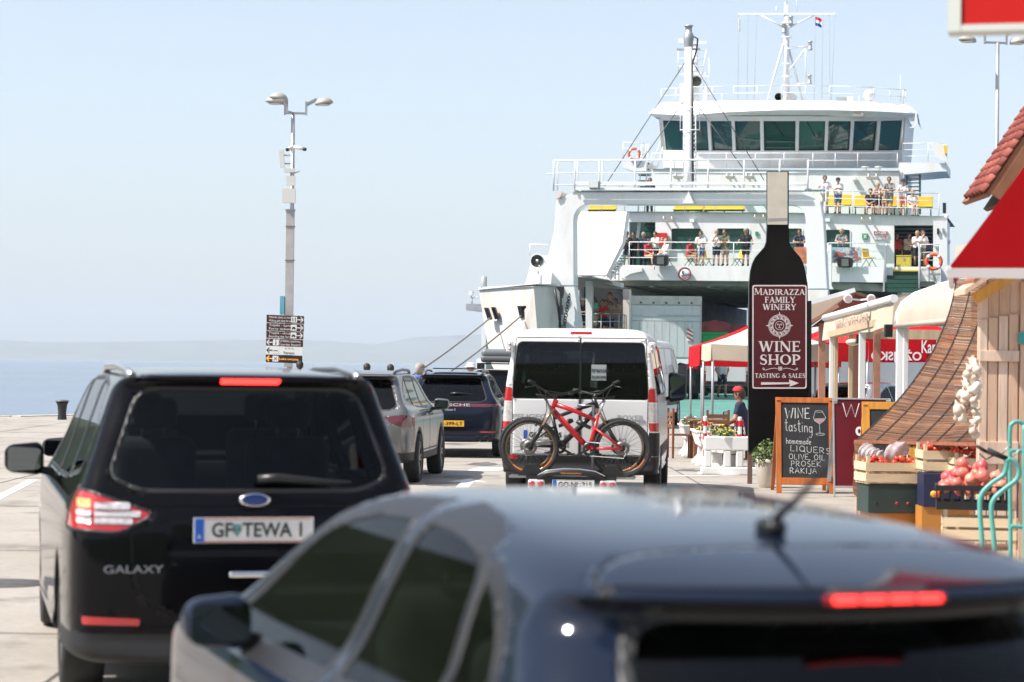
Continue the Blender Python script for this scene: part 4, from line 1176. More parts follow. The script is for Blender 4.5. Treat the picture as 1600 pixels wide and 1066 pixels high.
def bow(sp, x, y, z):
    """rounding of the tail seen from above: more for the upper part"""
    c0, c1 = sp['bow']; t = np.clip((z - .85) / .35, 0, 1)
    return (c0 + (c1 - c0) * t) * x * x * np.clip((1.6 - y) / 1.3, 0, 1)
def make_body(root, sp, paint_m, res, cuts, body_name='body'):
    """cuts: list of (name, outline, axes, filter, material, options) applied in order"""
    F = body_field(sp)
    ys = [p[0] for p in sp['side']]; zs = [p[1] for p in sp['side']]
    P, Q = surf_net(F, (-sp['hw'] - .03, min(ys) - .03, min(zs) - .03), (sp['hw'] + .03, max(ys) + .03, max(zs) + .03), res)
    if 'bow' in sp: P[:, 1] += bow(sp, P[:, 0], P[:, 1], P[:, 2])
    S = Shell(P, Q)
    made = {}
    AX = {'rear': (0, 2), 'side': (1, 2), 'top': (0, 1)}
    for c in cuts:
        name, poly, view, filt, m = c[:5]; op = c[5] if len(c) > 5 else {}
        ia, ib = AX[view]
        if 'trim' in op:      # pane with a ring of trim round it
            T = S.sub(S.cut(poly, ia, ib, filt, op['trim']))
            inner = T.cut(poly, ia, ib, lambda c: True)
            o = S.obj(inner, name, [m], root, op.get('push', .004))
            S.obj(T.F, op.get('trim_name', 'window_trim'), [op.get('trim_m', black)], o, 0.0, .02)
        elif 'seam' in op:    # a narrow sunk gap along the outline
            T = S.sub(S.cut(poly, ia, ib, filt))
            S.F += T.cut(poly, ia, ib, lambda c: True, -op['seam'])
            o = S.obj(T.F, name, [m], root, .006)
        else:
            fs = S.cut(poly, ia, ib, filt)
            if not fs: continue
            o = S.obj(fs, name, [m], root, op.get('push', 0.0), op.get('solid', 0.0))
        made[op.get('id', name)] = o
    o = S.obj(S.F, body_name, [paint_m, inner_m], root)
    s = o.modifiers.new('shell', 'SOLIDIFY'); s.thickness = sp.get('shell', .035); s.offset = -1; s.material_offset = 1; s.material_offset_rim = 1
    made['body'] = o
    return made
L_ = lambda c: c.x < 0
R_ = lambda c: c.x > 0
def both(name, poly, m, op=None, flt=None):
    f = flt or (lambda c: True)
    return [(name, poly, 'side', lambda c, f=f: c.x < -.3 and f(c), m, dict(op or {}, id=name + 'L')), (name, poly, 'side', lambda c, f=f: c.x > .3 and f(c), m, dict(op or {}, id=name + 'R'))]

# ------------------------------------------------------------------ dark blue hatchback close to the camera
def heading(px, py, d, fwd, loc_y, rz):
    """root position so that local (0, loc_y) falls on the pixel at distance d"""
    p = W(px, py, d); f = Vector((-math.sin(rz), math.cos(rz), 0))
    return Vector((p.x, p.y, 0)) - f * loc_y
HB = dict(side=[(.10, .24), (.02, .36), (0, .6), (.03, .82), (.08, .95), (.18, 1.12), (.28, 1.245), (.20, 1.283), (.28, 1.315), (.65, 1.372), (1.2, 1.418), (1.75, 1.437), (2.15, 1.418), (2.55, 1.30), (3.15, 1.03), (3.4, .96), (3.85, .86), (4.1, .70), (4.2, .5), (4.15, .27), (4.0, .2), (2.0, .18)],
          rear=[(0, 1.440), (.28, 1.432), (.46, 1.405), (.57, 1.34), (.64, 1.22), (.715, 1.05), (.79, .95), (.875, .87), (.895, .7), (.895, .5), (.86, .32), (.76, .2), (0, .18)],
          plan=[(-.02, .45), (0, .62), (.07, .76), (.3, .85), (.9, .895), (2.9, .895), (3.6, .86), (4.0, .72), (4.2, .35), (4.21, .0)],
          arch=(.78, 3.36), ra=.36, hw=.895, rw=.315, kr=.09, kp=.09, bow=(.1, .55))
hb_paint = mat('midnight_blue_paint', (.008, .013, .027), .07, spec=.3)
trimg = mat('window_rubber', (.018, .018, .02), .4, spec=.3)
hb_glass = glass('hatch_side_glass', (.22, .26, .22), 1.2)
RZH = R(18.5)
HBR = empty('hatchback_car', heading(1365, 932, 4.5, None, .25, RZH), RZH, 'dark blue hatchback in the near foreground with lit brake light and roof aerial', 'car')
dlo_f = rnd([(2.96, .955), (1.74, .965), (1.68, 1.35), (2.05, 1.34), (2.42, 1.265)], [.03, .03, .03, .1, .15])
dlo_r = rnd([(1.60, .965), (.98, .98), (.90, 1.04), (.99, 1.305), (1.2, 1.335), (1.54, 1.352)], [.03, .05, .04, .08, .05, .03])
dlo_q = rnd([(.86, 1.02), (.62, 1.07), (.68, 1.16), (.80, 1.235), (.92, 1.27)], [.02, .05, .04, .04, .02])
cuts = []
for nm, po in (('door_window', dlo_f), ('door_window', dlo_r), ('quarter_window', dlo_q)):
    for s_, f in (('L', lambda c: c.x < -.3), ('R', lambda c: c.x > .3)):
        cuts.append((nm, po, 'side', f, hb_glass, dict(trim=.05, trim_m=trimg, id=nm + s_)))
cuts += [('rear_window', rnd([(-.46, 1.235), (.46, 1.235), (.57, .94), (-.57, .94)], .07), 'rear', lambda c: c.y < .6, glass('rear_glass_hatch', (.30, .33, .33)), dict(trim=.03, trim_m=black)),
         ('windscreen', rnd([(-.55, 1.36), (.55, 1.36), (.68, 1.02), (-.68, 1.02)], .06), 'rear', lambda c: c.y > 2.1, glass_mid),
         ('tailgate_gap', rnd([(-.53, .2), (-.55, .46), (-.42, .585), (.42, .585), (.55, .46), (.53, .2)], [.01, .12, .12, .12, .12, .01]), 'top', lambda c: c.z > 1.27, gap_m, dict(seam=.009)),
         ('tail_lamp', rnd([(-.92, .98), (-.52, .95), (-.5, .84), (-.92, .80)], .04), 'rear', lambda c: c.y < .35, tl_red),
         ('tail_lamp', mir(rnd([(-.92, .98), (-.52, .95), (-.5, .84), (-.92, .80)], .04)), 'rear', lambda c: c.y < .35, tl_red)]
hbm = make_body(HBR, HB, hb_paint, .018, cuts)
for s_ in (-1, 1):
    for y in (.78, 3.36): wheel(HBR, s_ * .80, y, .315, .2, s_)
    mirror(HBR, s_ * .81, 2.52, 1.0, s_, hb_paint, (.20, .13, .15))
    seat(HBR, s_ * .34, 1.95, .52); 
seat(HBR, -.36, 1.05, .50, 'rear_seat'); seat(HBR, .36, 1.05, .50, 'rear_seat')
rbox_mesh('dashboard', (0, 2.95, .78), (1.4, .4, .3), .1, inner_m, .06, HBR)
rbox_mesh('parcel_shelf', (0, .72, .93), (1.2, .5, .04), .015, inner_m, .03, HBR)
MB().bx(-.75, .75, .5, 3.1, .25, .42).build('cabin_floor', inner_m, HBR)
hl_ = rbox_mesh('brake_light', (0, .199, 1.287), (.27, .022, .02), .006, brake_off, .004, HBR)
for k in range(4): rbox_mesh('lit_segment', (-.094 + k * .0627, .1885, 1.287), (.055, .010, .014), .003, brake_lit, .003, hl_)
ab = rbox_mesh('aerial_base', (0, .74, 1.392), (.05, .09, .04), .018, black, .008, HBR)
MB().tube([(0, .73, 1.405), (.025, .63, 1.475), (.04, .53, 1.555)], [.010, .007, .005], 6).build('aerial_rod', black, ab)
# number plate, for the sides that can be walked round to
plate(HBR, (0, -.02, .62), .52, .11, 'ST 214-KM', plate_w)

# ------------------------------------------------------------------ black minivan
GX = dict(side=[(.10, .20), (.01, .36), (0, .62), (.02, .86), (.05, .98), (.10, 1.08), (.21, 1.35), (.31, 1.60), (.24, 1.648), (.28, 1.685), (.6, 1.715), (1.4, 1.74), (2.2, 1.735), (2.7, 1.66), (3.3, 1.36), (3.8, 1.13), (4.1, 1.06), (4.55, .93), (4.78, .74), (4.84, .5), (4.78, .26), (4.5, .19), (2.4, .17)],
          rear=[(0, 1.742), (.35, 1.735), (.56, 1.70), (.66, 1.645), (.735, 1.45), (.80, 1.25), (.865, 1.09), (.93, .98), (.955, .82), (.955, .6), (.945, .40), (.89, .24), (0, .17)],
          plan=[(-.02, .5), (0, .74), (.08, .87), (.35, .935), (1.0, .955), (3.6, .955), (4.3, .90), (4.65, .72), (4.84, .4), (4.85, 0)],
          arch=(.98, 3.83), ra=.385, hw=.955, rw=.345, kr=.11, kp=.12, subs=[(-.40, .40, -.2, .028, .80, 1.0, .03)], bow=(.10, .16))
RZG = R(14)
gx_paint = mat('black_paint', (.004, .004, .005), .06, spec=.16)
GXR = empty('black_minivan', heading(399, 800, 11.05, None, 0, RZG), RZG, 'black minivan seen from behind with lit brake light and white Austrian number plate', 'minivan')
lampL = rnd([(-.99, 1.085), (-.83, 1.095), (-.50, .985), (-.66, .895), (-.99, .915)], [.02, .05, .04, .05, .02])
gx_cuts = [('rear_window', rnd([(-.555, 1.595), (.555, 1.595), (.70, 1.17), (.56, 1.105), (-.56, 1.105), (-.70, 1.17)], [.09, .09, .06, .1, .1, .06]), 'rear', lambda c: c.y < .8, glass('rear_glass_minivan', (.34, .39, .45), 1.35), dict(trim=.02, trim_m=black)),
           ('brake_light', rnd([(-.155, 1.659), (.155, 1.659), (.15, 1.630), (-.15, 1.630)], .008), 'rear', lambda c: c.y < .40, brake_lit)]
for po, sg in ((lampL, 1), (mir(lampL), -1)):
    gx_cuts.append(('tail_lamp', po, 'rear', lambda c: c.y < .42, tl_red, dict(trim=.012, trim_m=black, trim_name='lamp_seal', id='tail%d' % sg)))
gx_cuts += [('tailgate_gap', rnd([(-.62, 1.02), (.62, 1.02), (.60, .60), (.42, .47), (-.42, .47), (-.60, .60)], [.03, .03, .08, .1, .1, .08]), 'rear', lambda c: c.y < .3, gap_m, dict(seam=.009)),
            ('bumper_reflector', rnd([(-.84, .475), (-.56, .465), (-.56, .43), (-.84, .435)], .012), 'rear', lambda c: c.y < .5, tl_red),
            ('bumper_reflector', mir(rnd([(-.84, .475), (-.56, .465), (-.56, .43), (-.84, .435)], .012)), 'rear', lambda c: c.y < .5, tl_red),
            ('lower_bumper', [(-1, .39), (1, .39), (1, .1), (-1, .1)], 'rear', lambda c: c.y < .6, clad)]
for po in (rnd([(3.35, 1.10), (2.42, 1.10), (2.40, 1.62), (2.62, 1.60), (2.9, 1.48)], .04), rnd([(2.34, 1.10), (1.42, 1.12), (1.40, 1.645), (2.32, 1.635)], .04), rnd([(1.34, 1.13), (.62, 1.19), (.66, 1.38), (.80, 1.60), (1.32, 1.64)], [.04, .08, .05, .06, .04])):
    for f in (L_, R_): gx_cuts.append(('side_window', po, 'side', (lambda c, f=f: f(c) and abs(c.x) > .3), glass_dark if po[0][0] < 2 else glass_mid, dict(trim=.022, trim_m=black)))
gx_cuts += [('windscreen', rnd([(-.6, 1.66), (.6, 1.66), (.76, 1.14), (-.76, 1.14)], .06), 'rear', lambda c: c.y > 2.5, glass_mid)]
gxm = make_body(GXR, GX, gx_paint, .02, gx_cuts)
for sg in (-1, 1):
    for s_, y in ((sg, .98), (sg, 3.83)): wheel(GXR, s_ * .795, y, .345, .225, s_)
    mirror(GXR, sg * .93, 3.02, 1.13, sg, gx_paint, (.24, .14, .19))
    seat(GXR, sg * .38, 2.5, .72); seat(GXR, sg * .38, 1.55, .70, 'rear_seat')
    rl_ = MB().tube([(sg * .585, .40, 1.665), (sg * .60, .60, 1.69), (sg * .61, 1.2, 1.715), (sg * .61, 2.0, 1.71), (sg * .60, 2.4, 1.67)], .022, 8).build('roof_rail', mat('satin_aluminium', (.55, .55, .57), .3, .9), GXR)
rbox_mesh('dashboard', (0, 3.3, .95), (1.5, .4, .3), .1, inner_m, .06, GXR)
MB().bx(-.8, .8, .5, 3.5, .3, .5).build('cabin_floor', inner_m, GXR)
# tail lamp clusters: clear bars, lit bulb and amber unit laid on the lens
def lamp_bits(root, F, sg, bits):
    for (x0, x1, z0, z1, m, nm) in bits:
        pts = rnd([(x0, z1), (x1, z1), (x1, z0), (x0, z0)], min(abs(x1 - x0), z1 - z0) * .3, 3)
        V = []
        for (x, z) in pts:
            y = .6
            ya = np.linspace(-.05, .6, 120); f = F(np.full(120, sg * x), ya, np.full(120, z)); i = np.argmax(f < 0); y = ya[i]
            V.append((sg * x, y - .006 + float(bow(GX, x, y, z)), z))
        c = Vector((0, 0, 0))
        for v in V: c += Vector(v)
        c /= len(V); n = len(V)
        MB().add(V + [tuple(c + Vector((0, -.004, 0)))], [(i, (i + 1) % n, n) for i in range(n)], True).build(nm, m, root)
Fg = body_field(GX)
tls = [o for o in GXR.children if o.name.startswith('tail_lamp')]
for o in tls:
    sg = -1 if o.data.vertices[0].co.x < 0 else 1
    lamp_bits(o, Fg, sg, [(.80, .865, 1.01, 1.055, tl_lit, 'lit_bulb'), (.61, .785, 1.003, 1.038, tl_clear, 'clear_bar'), (.56, .785, .968, .997, tl_clear, 'clear_bar'), (.60, .785, .932, .962, tl_clear, 'clear_bar'), (.80, .87, .972, 1.002, tl_clear, 'clear_bar'), (.80, .87, .934, .966, tl_clear, 'clear_bar')])
pg = plate(GXR, (-.005, .012, .905), .60, .125, 'GF  TEWA 1', plate_w, size=.1, txw=.45)
for z in (.061, -.061): MB().box((0, -.0075, z * .93), (.575, .003, .004)).build('red_line', tl_red, pg)
MB().add([(-.085 + x, -.0095, z) for x, z in [(-.022, .03), (.022, .03), (.022, -.005), (0, -.032), (-.022, -.005)]], [(0, 1, 2, 3, 4)]).build('coat_of_arms', mat('crest_green_gold', (.10, .22, .22), .5, var=.8, scale=60), pg)
put_text('A', .028, frame3((-.272, -.0105, -.032), (1, 0, 0), (0, 0, 1)), white2, pg)
bad = MB().lathe([(.001, -.016), (.05, -.014), (.058, -.006), (.058, .01)], 28, axis='Y').build('badge', mat('badge_blue', (.015, .05, .25), .2), GXR); bad.location = (.0, .035, 1.055); bad.scale = (1.25, 1, .55)
MB().lathe([(.052, -.018), (.062, -.016), (.062, .0), (.052, -.01)], 28, axis='Y').build('badge_rim', chrome, bad)
put_text('Ford', .04, frame3((0, -.020, 0), (1, 0, 0), (0, 0, 1)), chrome, bad)
put_text('GALAXY', .055, frame3((-.60, -.012, .715), (1, 0, 0), (0, 0, 1)), mat('dull_letters', (.30, .30, .32), .3), GXR, name='model_lettering', width=.29, bold=.0)
hd = rbox_mesh('tailgate_handle', (0, -.002, .685), (.26, .03, .035), .014, chrome, .008, GXR)
wp = MB().tube([(.02, .075, 1.155), (.12, .065, 1.165), (.36, .09, 1.145), (.5, .10, 1.14)], [.024, .022, .013, .008], 8).build('wiper', black, GXR)

# ------------------------------------------------------------------ generic estate / SUV bodies further off
SUV = dict(side=[(.10, .30), (.01, .45), (0, .65), (.03, .9), (.08, 1.02), (.26, 1.25), (.50, 1.50), (.40, 1.555), (.48, 1.585), (.9, 1.625), (1.6, 1.65), (2.2, 1.64), (2.7, 1.53), (3.35, 1.16), (3.7, 1.07), (4.2, .98), (4.45, .8), (4.5, .5), (4.42, .3), (4.2, .24), (2, .22)],
           rear=[(0, 1.652), (.3, 1.648), (.50, 1.62), (.60, 1.555), (.675, 1.35), (.75, 1.16), (.84, 1.06), (.915, .96), (.93, .8), (.93, .55), (.91, .40), (.84, .3), (0, .24)],
           plan=[(-.02, .45), (0, .68), (.07, .80), (.35, .90), (.9, .93), (3.5, .93), (4.1, .87), (4.4, .66), (4.5, .35), (4.51, 0)],
           arch=(.86, 3.54), ra=.40, hw=.93, rw=.36, kr=.07, kp=.10)
def suv(name, loc, rz, paint_m, label, res=.03, lit=False, roof_rails=True, rw_glass=None, lamps='side', sp=SUV, cladding=True, group=None):
    root = empty(name, loc, rz, label, 'car', group)
    ht = max(p[1] for p in sp['side']); k = ht - 1.65
    cs = [('rear_window', rnd([(-.50, 1.52 + k), (.50, 1.52 + k), (.66, 1.13 + k), (.55, 1.08 + k), (-.55, 1.08 + k), (-.66, 1.13 + k)], .06), 'rear', lambda c: c.y < .9, rw_glass or glass_dark, dict(trim=.02, trim_m=black))]
    for po in (rnd([(3.05, 1.08 + k), (2.12, 1.09 + k), (2.10, 1.53 + k), (2.35, 1.50 + k), (2.6, 1.41 + k)], .04), rnd([(2.05, 1.09 + k), (1.22, 1.12 + k), (1.20, 1.535 + k), (2.03, 1.54 + k)], .04), rnd([(1.15, 1.13 + k), (.62, 1.23 + k), (.78, 1.40 + k), (1.13, 1.53 + k)], .04)):
        for f in (L_, R_): cs.append(('side_window', po, 'side', (lambda c, f=f: f(c) and abs(c.x) > .3), glass_mid, dict(trim=.02, trim_m=black)))
    cs.append(('windscreen', rnd([(-.55, 1.55 + k), (.55, 1.55 + k), (.70, 1.14 + k), (-.70, 1.14 + k)], .06), 'rear', lambda c: c.y > 2.3, glass_mid))
    if lamps == 'side':
        po = rnd([(-.97, 1.02 + k), (-.55, .98 + k), (-.55, .90 + k), (-.70, .84 + k), (-.97, .80 + k)], .03)
        for p in (po, mir(po)): cs.append(('tail_lamp', p, 'rear', lambda c: c.y < .5, mat('smoked_lamp', (.10, .02, .025), .1, coat=.6), {}))
        cs.append(('light_bar', [(-.548, .975 + k), (.548, .975 + k), (.548, .935 + k), (-.548, .935 + k)], 'rear', lambda c: c.y < .5, mat('smoked_lamp', (.10, .02, .025), .1, coat=.6), {}))
    else:
        cs.append(('light_bar', rnd([(-.99, 1.01), (.99, 1.01), (.99, .965), (.62, .95), (-.62, .95), (-.99, .965)], .01), 'rear', lambda c: c.y < .55, mat('smoked_lamp', (.10, .02, .025), .1, coat=.6), {}))
        po = rnd([(-.84, .50), (-.55, .50), (-.55, .475), (-.84, .475)], .01)
        for p in (po, mir(po)): cs.append(('bumper_reflector', p, 'rear', lambda c: c.y < .5, tl_red, {}))
    if cladding:
        cs.append(('lower_bumper', [(-1, .46), (1, .46), (1, .1), (-1, .1)], 'rear', lambda c: c.y < .45, clad, {}))
        for yc in sp['arch']:
            ring = [(yc + .46 * math.cos(t), .36 + .46 * math.sin(t)) for t in [i * math.pi / 10 for i in range(11)]] + [(yc - .46, .1), (yc + .46, .1)]
            for f in (L_, R_): cs.append(('arch_cladding', ring, 'side', (lambda c, f=f: f(c) and abs(c.x) > .6), clad, {}))
        for f in (L_, R_): cs.append(('sill_cladding', [(1.33, .42), (3.07, .42), (3.07, .1), (1.33, .1)], 'side', (lambda c, f=f: f(c) and abs(c.x) > .6), clad, {}))
    for dl, dr in ((2.10, 3.0), (1.28, 2.06)):
        for f in (L_, R_): cs.append(('door_gap', rnd([(dl, 1.05 + k), (dr, 1.05 + k), (dr, .46), (dl, .46)], .05), 'side', (lambda c, f=f: f(c) and abs(c.x) > .6), gap_m, dict(seam=.012)))
    md = make_body(root, sp, paint_m, res, cs)
    hw = sp['hw']
    for s_ in (-1, 1):
        for y in sp['arch']: wheel(root, s_ * (hw - .11), y, .36, .22, s_, rimd_m if cladding else rim_m)
        mirror(root, s_ * (hw - .04), 2.72, 1.12 + k, s_, black if not cladding else paint_m, (.24, .15, .17))
        seat(root, s_ * .36, 2.25, .66 + k); seat(root, s_ * .36, 1.4, .64 + k, 'rear_seat')
        if roof_rails: MB().tube([(s_ * .53, .62, 1.575 + k), (s_ * .55, .80, 1.62 + k), (s_ * .56, 1.4, 1.65 + k), (s_ * .56, 2.1, 1.64 + k), (s_ * .54, 2.4, 1.59 + k)], .022, 8).build('roof_rail', mat('dark_rail', (.10, .10, .11), .35, .6), root)
        MB().beam((s_ * (hw - .005), 2.22, .98 + k), (s_ * (hw - .005), 2.42, .98 + k), .03, .025).build('door_handle', paint_m, root)
        MB().beam((s_ * (hw - .005), 1.38, .99 + k), (s_ * (hw - .005), 1.58, .99 + k), .03, .025).build('door_handle', paint_m, root)
    MB().bx(-.75, .75, .6, 3.2, .3, .5).build('cabin_floor', inner_m, root)
    return root
tu = suv('grey_suv', (-2.32, 31.7, 0), R(-5), paint('silver_grey_paint', (.19, .19, .19), .2, .6), 'silver grey SUV with dark wheel arches waiting behind the black minivan', .024)
mac_sp = dict(SUV, side=[(.10, .30), (.01, .42), (0, .62), (.04, .9), (.10, 1.02), (.30, 1.22), (.62, 1.47), (.52, 1.52), (.62, 1.55), (1.0, 1.595), (1.7, 1.62), (2.3, 1.60), (2.8, 1.49), (3.45, 1.14), (3.8, 1.05), (4.3, .95), (4.6, .78), (4.68, .5), (4.6, .3), (4.3, .24), (2, .22)],
              rear=[(0, 1.622), (.3, 1.618), (.52, 1.585), (.62, 1.52), (.70, 1.33), (.79, 1.14), (.88, 1.04), (.95, .94), (.965, .75), (.965, .52), (.94, .38), (.86, .28), (0, .24)],
              plan=[(-.02, .45), (0, .66), (.07, .80), (.35, .92), (.9, .965), (3.6, .965), (4.2, .90), (4.5, .7), (4.68, .35), (4.69, 0)], hw=.965)
mc = suv('dark_blue_suv', (-1.13, 41.0, 0), R(-3), paint('deep_blue_paint', (.005, .008, .020), .12, .2), 'dark blue SUV with full width light bar and yellow Dutch number plate', .024, lamps='bar', sp=mac_sp, cladding=False)
put_text('PORSCHE', .075, frame3((0, .012, .985), (1, 0, 0), (0, 0, 1)), mat('silver_letters', (.55, .55, .57), .3), mc, name='brand_lettering', width=.72)
put_text('macan S', .06, frame3((0, .002, .895), (1, 0, 0), (0, 0, 1)), mat('silver_letters', (.55, .55, .57), .3), mc, name='model_lettering')
plate(mc, (0, -.012, .64), .52, .11, 'K-399-LT', plate_y)
MB().tube([(-.02, .26, 1.19), (.1, .25, 1.20), (.42, .285, 1.185)], [.025, .02, .012], 8).build('wiper', black, mc)
for x in (-.68, -.53, .53, .68): MB().lathe([(.045, -.01), (.055, -.02), (.06, .05), (.045, .1)], 16, axis='Y', c=(x, .02, .36)).build('exhaust_pipe', rimd_m, mc)
sp_ = MB().bx(-.42, .42, 1.0, 1.5, 1.645, 1.665).build('sunroof', black, mc)
# car ahead of it carrying a roof box
rb_car = suv('black_estate_car', (-.35, 50.2, 0), R(-4), paint('black_paint', (.006, .006, .007), .12), 'black car with a grey roof box waiting ahead of the dark blue SUV', .045, roof_rails=False, cladding=False)
RB = empty('roof_box', (-.28, 51.2, 1.70), R(-4), 'dark grey roof box on the black car beside the white van', 'roof box')
rbox_mesh('lower_shell', (0, .75, .17), (.86, 2.0, .16), .07, mat('box_grey', (.10, .11, .12), .45), .03, RB)
rbox_mesh('lid', (0, .75, .30), (.84, 1.98, .2), .09, mat('box_grey2', (.14, .155, .165), .4), .03, RB)
for y in (.3, 1.2):
    MB().beam((-.55, y, .06), (.55, y, .06), .06, .03).build('roof_bar', black, RB)
    for s_ in (-.5, .5): MB().bx(s_ - .05, s_ + .05, y - .05, y + .05, -.07, .045).build('bar_foot', black, RB)
LOWSP = dict(SUV, side=[(a, b if b < .9 else .9 + (b - .9) * .78) for a, b in SUV['side']], rear=[(a, b if b < .9 else .9 + (b - .9) * .78) for a, b in SUV['rear']])
# car ahead of the minivan in the left lane
f14 = Vector((-math.sin(RZG), math.cos(RZG), 0))
lc = suv('black_suv', GXR.location + f14 * 6.6 + Vector((.42, 0, 0)), RZG, paint('black_paint', (.006, .006, .007), .12), 'black car almost hidden in front of the black minivan', .045, cladding=False, roof_rails=False, sp=LOWSP)
# silver car parked behind the wine shop
sv = suv('silver_car', (6.55, 45.0, 0), R(-38), paint('silver_paint', (.50, .52, .55), .22, .7), 'silver car parked behind the awning posts of the wine shop', .04, roof_rails=False, cladding=False,
         sp=LOWSP)
# ================================================================== vans, bicycles, lorries
VN = dict(side=[(.08, .36), (.01, .5), (0, .8), (.0, 1.3), (.04, 1.8), (.09, 2.10), (.18, 2.19), (.6, 2.235), (1.8, 2.25), (3.2, 2.22), (3.7, 2.12), (4.2, 1.66), (4.5, 1.35), (4.8, 1.15), (4.94, .9), (4.96, .5), (4.86, .3), (4.6, .25), (2, .25)],
          rear=[(0, 2.252), (.5, 2.245), (.74, 2.205), (.855, 2.10), (.90, 1.85), (.955, 1.5), (1.0, 1.2), (1.02, .9), (1.02, .55), (.99, .42), (.92, .34), (0, .28)],
          plan=[(-.02, .78), (0, .93), (.06, .99), (.3, 1.02), (1.5, 1.025), (4.0, 1.02), (4.5, .93), (4.8, .72), (4.96, .4), (4.97, 0)],
          arch=(.98, 4.02), ra=.37, hw=1.025, rw=.34, kr=.06, kp=.06)
van_white = paint('van_white_paint', (.66, .66, .66), .22)
RZV = R(-5.6)
VAN = empty('white_van', heading(906, 650, 28.1, None, 0, RZV), RZV, 'white passenger van with two mountain bikes on its tow bar rack', 'van')
vw = rnd([(-.012, 2.035), (-.80, 2.035), (-.845, 1.60), (-.86, 1.325), (-.012, 1.325)], [.02, .05, .1, .04, .02])
vg = glass('van_rear_glass', (.09, .10, .11))
vc = []
for p in (vw, mir(vw)): vc.append(('rear_window', p, 'rear', lambda c: c.y < .4, vg, dict(trim=.012, trim_m=black)))
for f in (-1, 1):
    P = lambda l: [(f * a, b) for a, b in l]
    vc += [('tail_lamp', P(rnd([(.87, 1.455), (1.06, 1.475), (1.06, 1.285), (.87, 1.285)], [.02, .01, .005, .005])), 'rear', lambda c: c.y < .22, tl_red, {}),
           ('tail_lamp', P([(.87, 1.28), (1.06, 1.28), (1.06, 1.03), (.87, 1.03)]), 'rear', lambda c: c.y < .22, tl_clear, {}),
           ('tail_lamp', P(rnd([(.87, 1.025), (1.06, 1.025), (1.06, .915), (.89, .915)], [.005, .005, .01, .02])), 'rear', lambda c: c.y < .22, tl_red, {}),
           ('door_gap', P(rnd([(-.004, 2.10), (.835, 2.10), (.868, 1.45), (.868, .60), (-.004, .60)], .015)), 'rear', lambda c: c.y < .3, gap_m, dict(seam=.010)),
           ('bumper_reflector', P(rnd([(.80, .60), (.90, .60), (.90, .545), (.80, .545)], .01)), 'rear', lambda c: c.y < .3, tl_red, {})]
vc += [('brake_light', rnd([(-.135, 2.180), (.135, 2.180), (.135, 2.142), (-.135, 2.142)], .01), 'rear', lambda c: c.y < .6, brake_off, {}),
       ('rear_bumper', [(-1.1, .598), (1.1, .598), (1.1, .1), (-1.1, .1)], 'rear', lambda c: c.y < .34, clad, {}),
       ('bumper_corner', [(-1.1, .90), (-.88, .90), (-.88, .60), (-1.1, .60)], 'rear', lambda c: c.y < .34, clad, {}),
       ('bumper_corner', [(1.1, .90), (.88, .90), (.88, .60), (1.1, .60)], 'rear', lambda c: c.y < .34, clad, {})]
for po in (rnd([(.22, 2.0), (1.6, 2.02), (1.6, 1.38), (.22, 1.38)], .05), rnd([(1.72, 2.02), (3.0, 2.02), (3.0, 1.38), (1.72, 1.38)], .05), rnd([(3.1, 2.0), (3.62, 1.98), (4.15, 1.42), (3.1, 1.36)], .05)):
    for f in (L_, R_): vc.append(('side_window', po, 'side', (lambda c, f=f: f(c) and abs(c.x) > .5), glass_dark, dict(trim=.015, trim_m=black)))
for f in (L_, R_): vc.append(('side_strip', [(.5, .72), (4.4, .72), (4.4, .56), (.5, .56)], 'side', (lambda c, f=f: f(c) and abs(c.x) > .8), clad, {}))
vc.append(('windscreen', rnd([(-.75, 2.02), (.75, 2.02), (.85, 1.42), (-.85, 1.42)], .06), 'rear', lambda c: c.y > 3.6, glass_mid, {}))
make_body(VAN, VN, van_white, .026, vc)
for s_ in (-1, 1):
    for y in VN['arch']: wheel(VAN, s_ * .90, y, .34, .22, s_, steel)
    mirror(VAN, s_ * 1.02, 3.72, 1.45, s_, black, (.26, .16, .40))
    seat(VAN, s_ * .5, 2.9, 1.0, w_=.5, hgt=.7); seat(VAN, s_ * .45, 1.6, 1.0, 'rear_seat', .5, .72); seat(VAN, s_ * .45, .75, .95, 'rear_seat', .55, .72)
    for z in (1.98, ):
        h_ = MB().bx(s_ * .905 - .045, s_ * .905 + .045, -.005, .06, z - .07, z + .07).build('door_hinge', van_white, VAN, bevel=.01)
        for q_ in (-.03, .03): MB().lathe([(.001, -.012), (.016, -.012), (.016, 0)], 8, axis='Y', c=(s_ * .905, -.006, z + q_)).build('hinge_bolt', steel, h_)
MB().bx(-.85, .85, .5, 4.2, .4, .6).build('cabin_floor', inner_m, VAN)
MB().bx(-.01, .01, -.004, .02, .62, 2.1).build('door_seal', gap_m, VAN)
put_text('PEUGEOT', .085, frame3((-.60, -.012, 1.085), (1, 0, 0), (0, 0, 1)), steel, VAN, name='brand_lettering', width=.52, bold=.003)
put_text('BOXER', .085, frame3((.645, -.012, 1.085), (1, 0, 0), (0, 0, 1)), steel, VAN, name='model_lettering', width=.34, bold=.003)
stk = MB().add([(x, .0, z) for x, z in ((.135, 1.80), (.42, 1.80), (.33, 1.57), (.135, 1.57))], [(0, 1, 2, 3)])
sk = MB().bx(.14, .33, .012, .016, 1.56, 1.76).build('window_sticker', mat('sticker_grey', (.28, .32, .32), .6), VAN)
put_text('transit', .085, frame3((.25, .008, 1.69), (1, 0, 0), (0, 0, 1)), TK, sk); put_text('EUROPE', .05, frame3((.235, .008, 1.60), (1, 0, 0), (0, 0, 1)), TK, sk)
plate(VAN, (-.46, -.018, .86), .52, .12, 'GO NL-315', plate_w)
put_text('5 922', .06, frame3((.52, -.012, .80), (1, 0, 0), (0, 0, 1)), TK, VAN, name='door_number', width=.16)
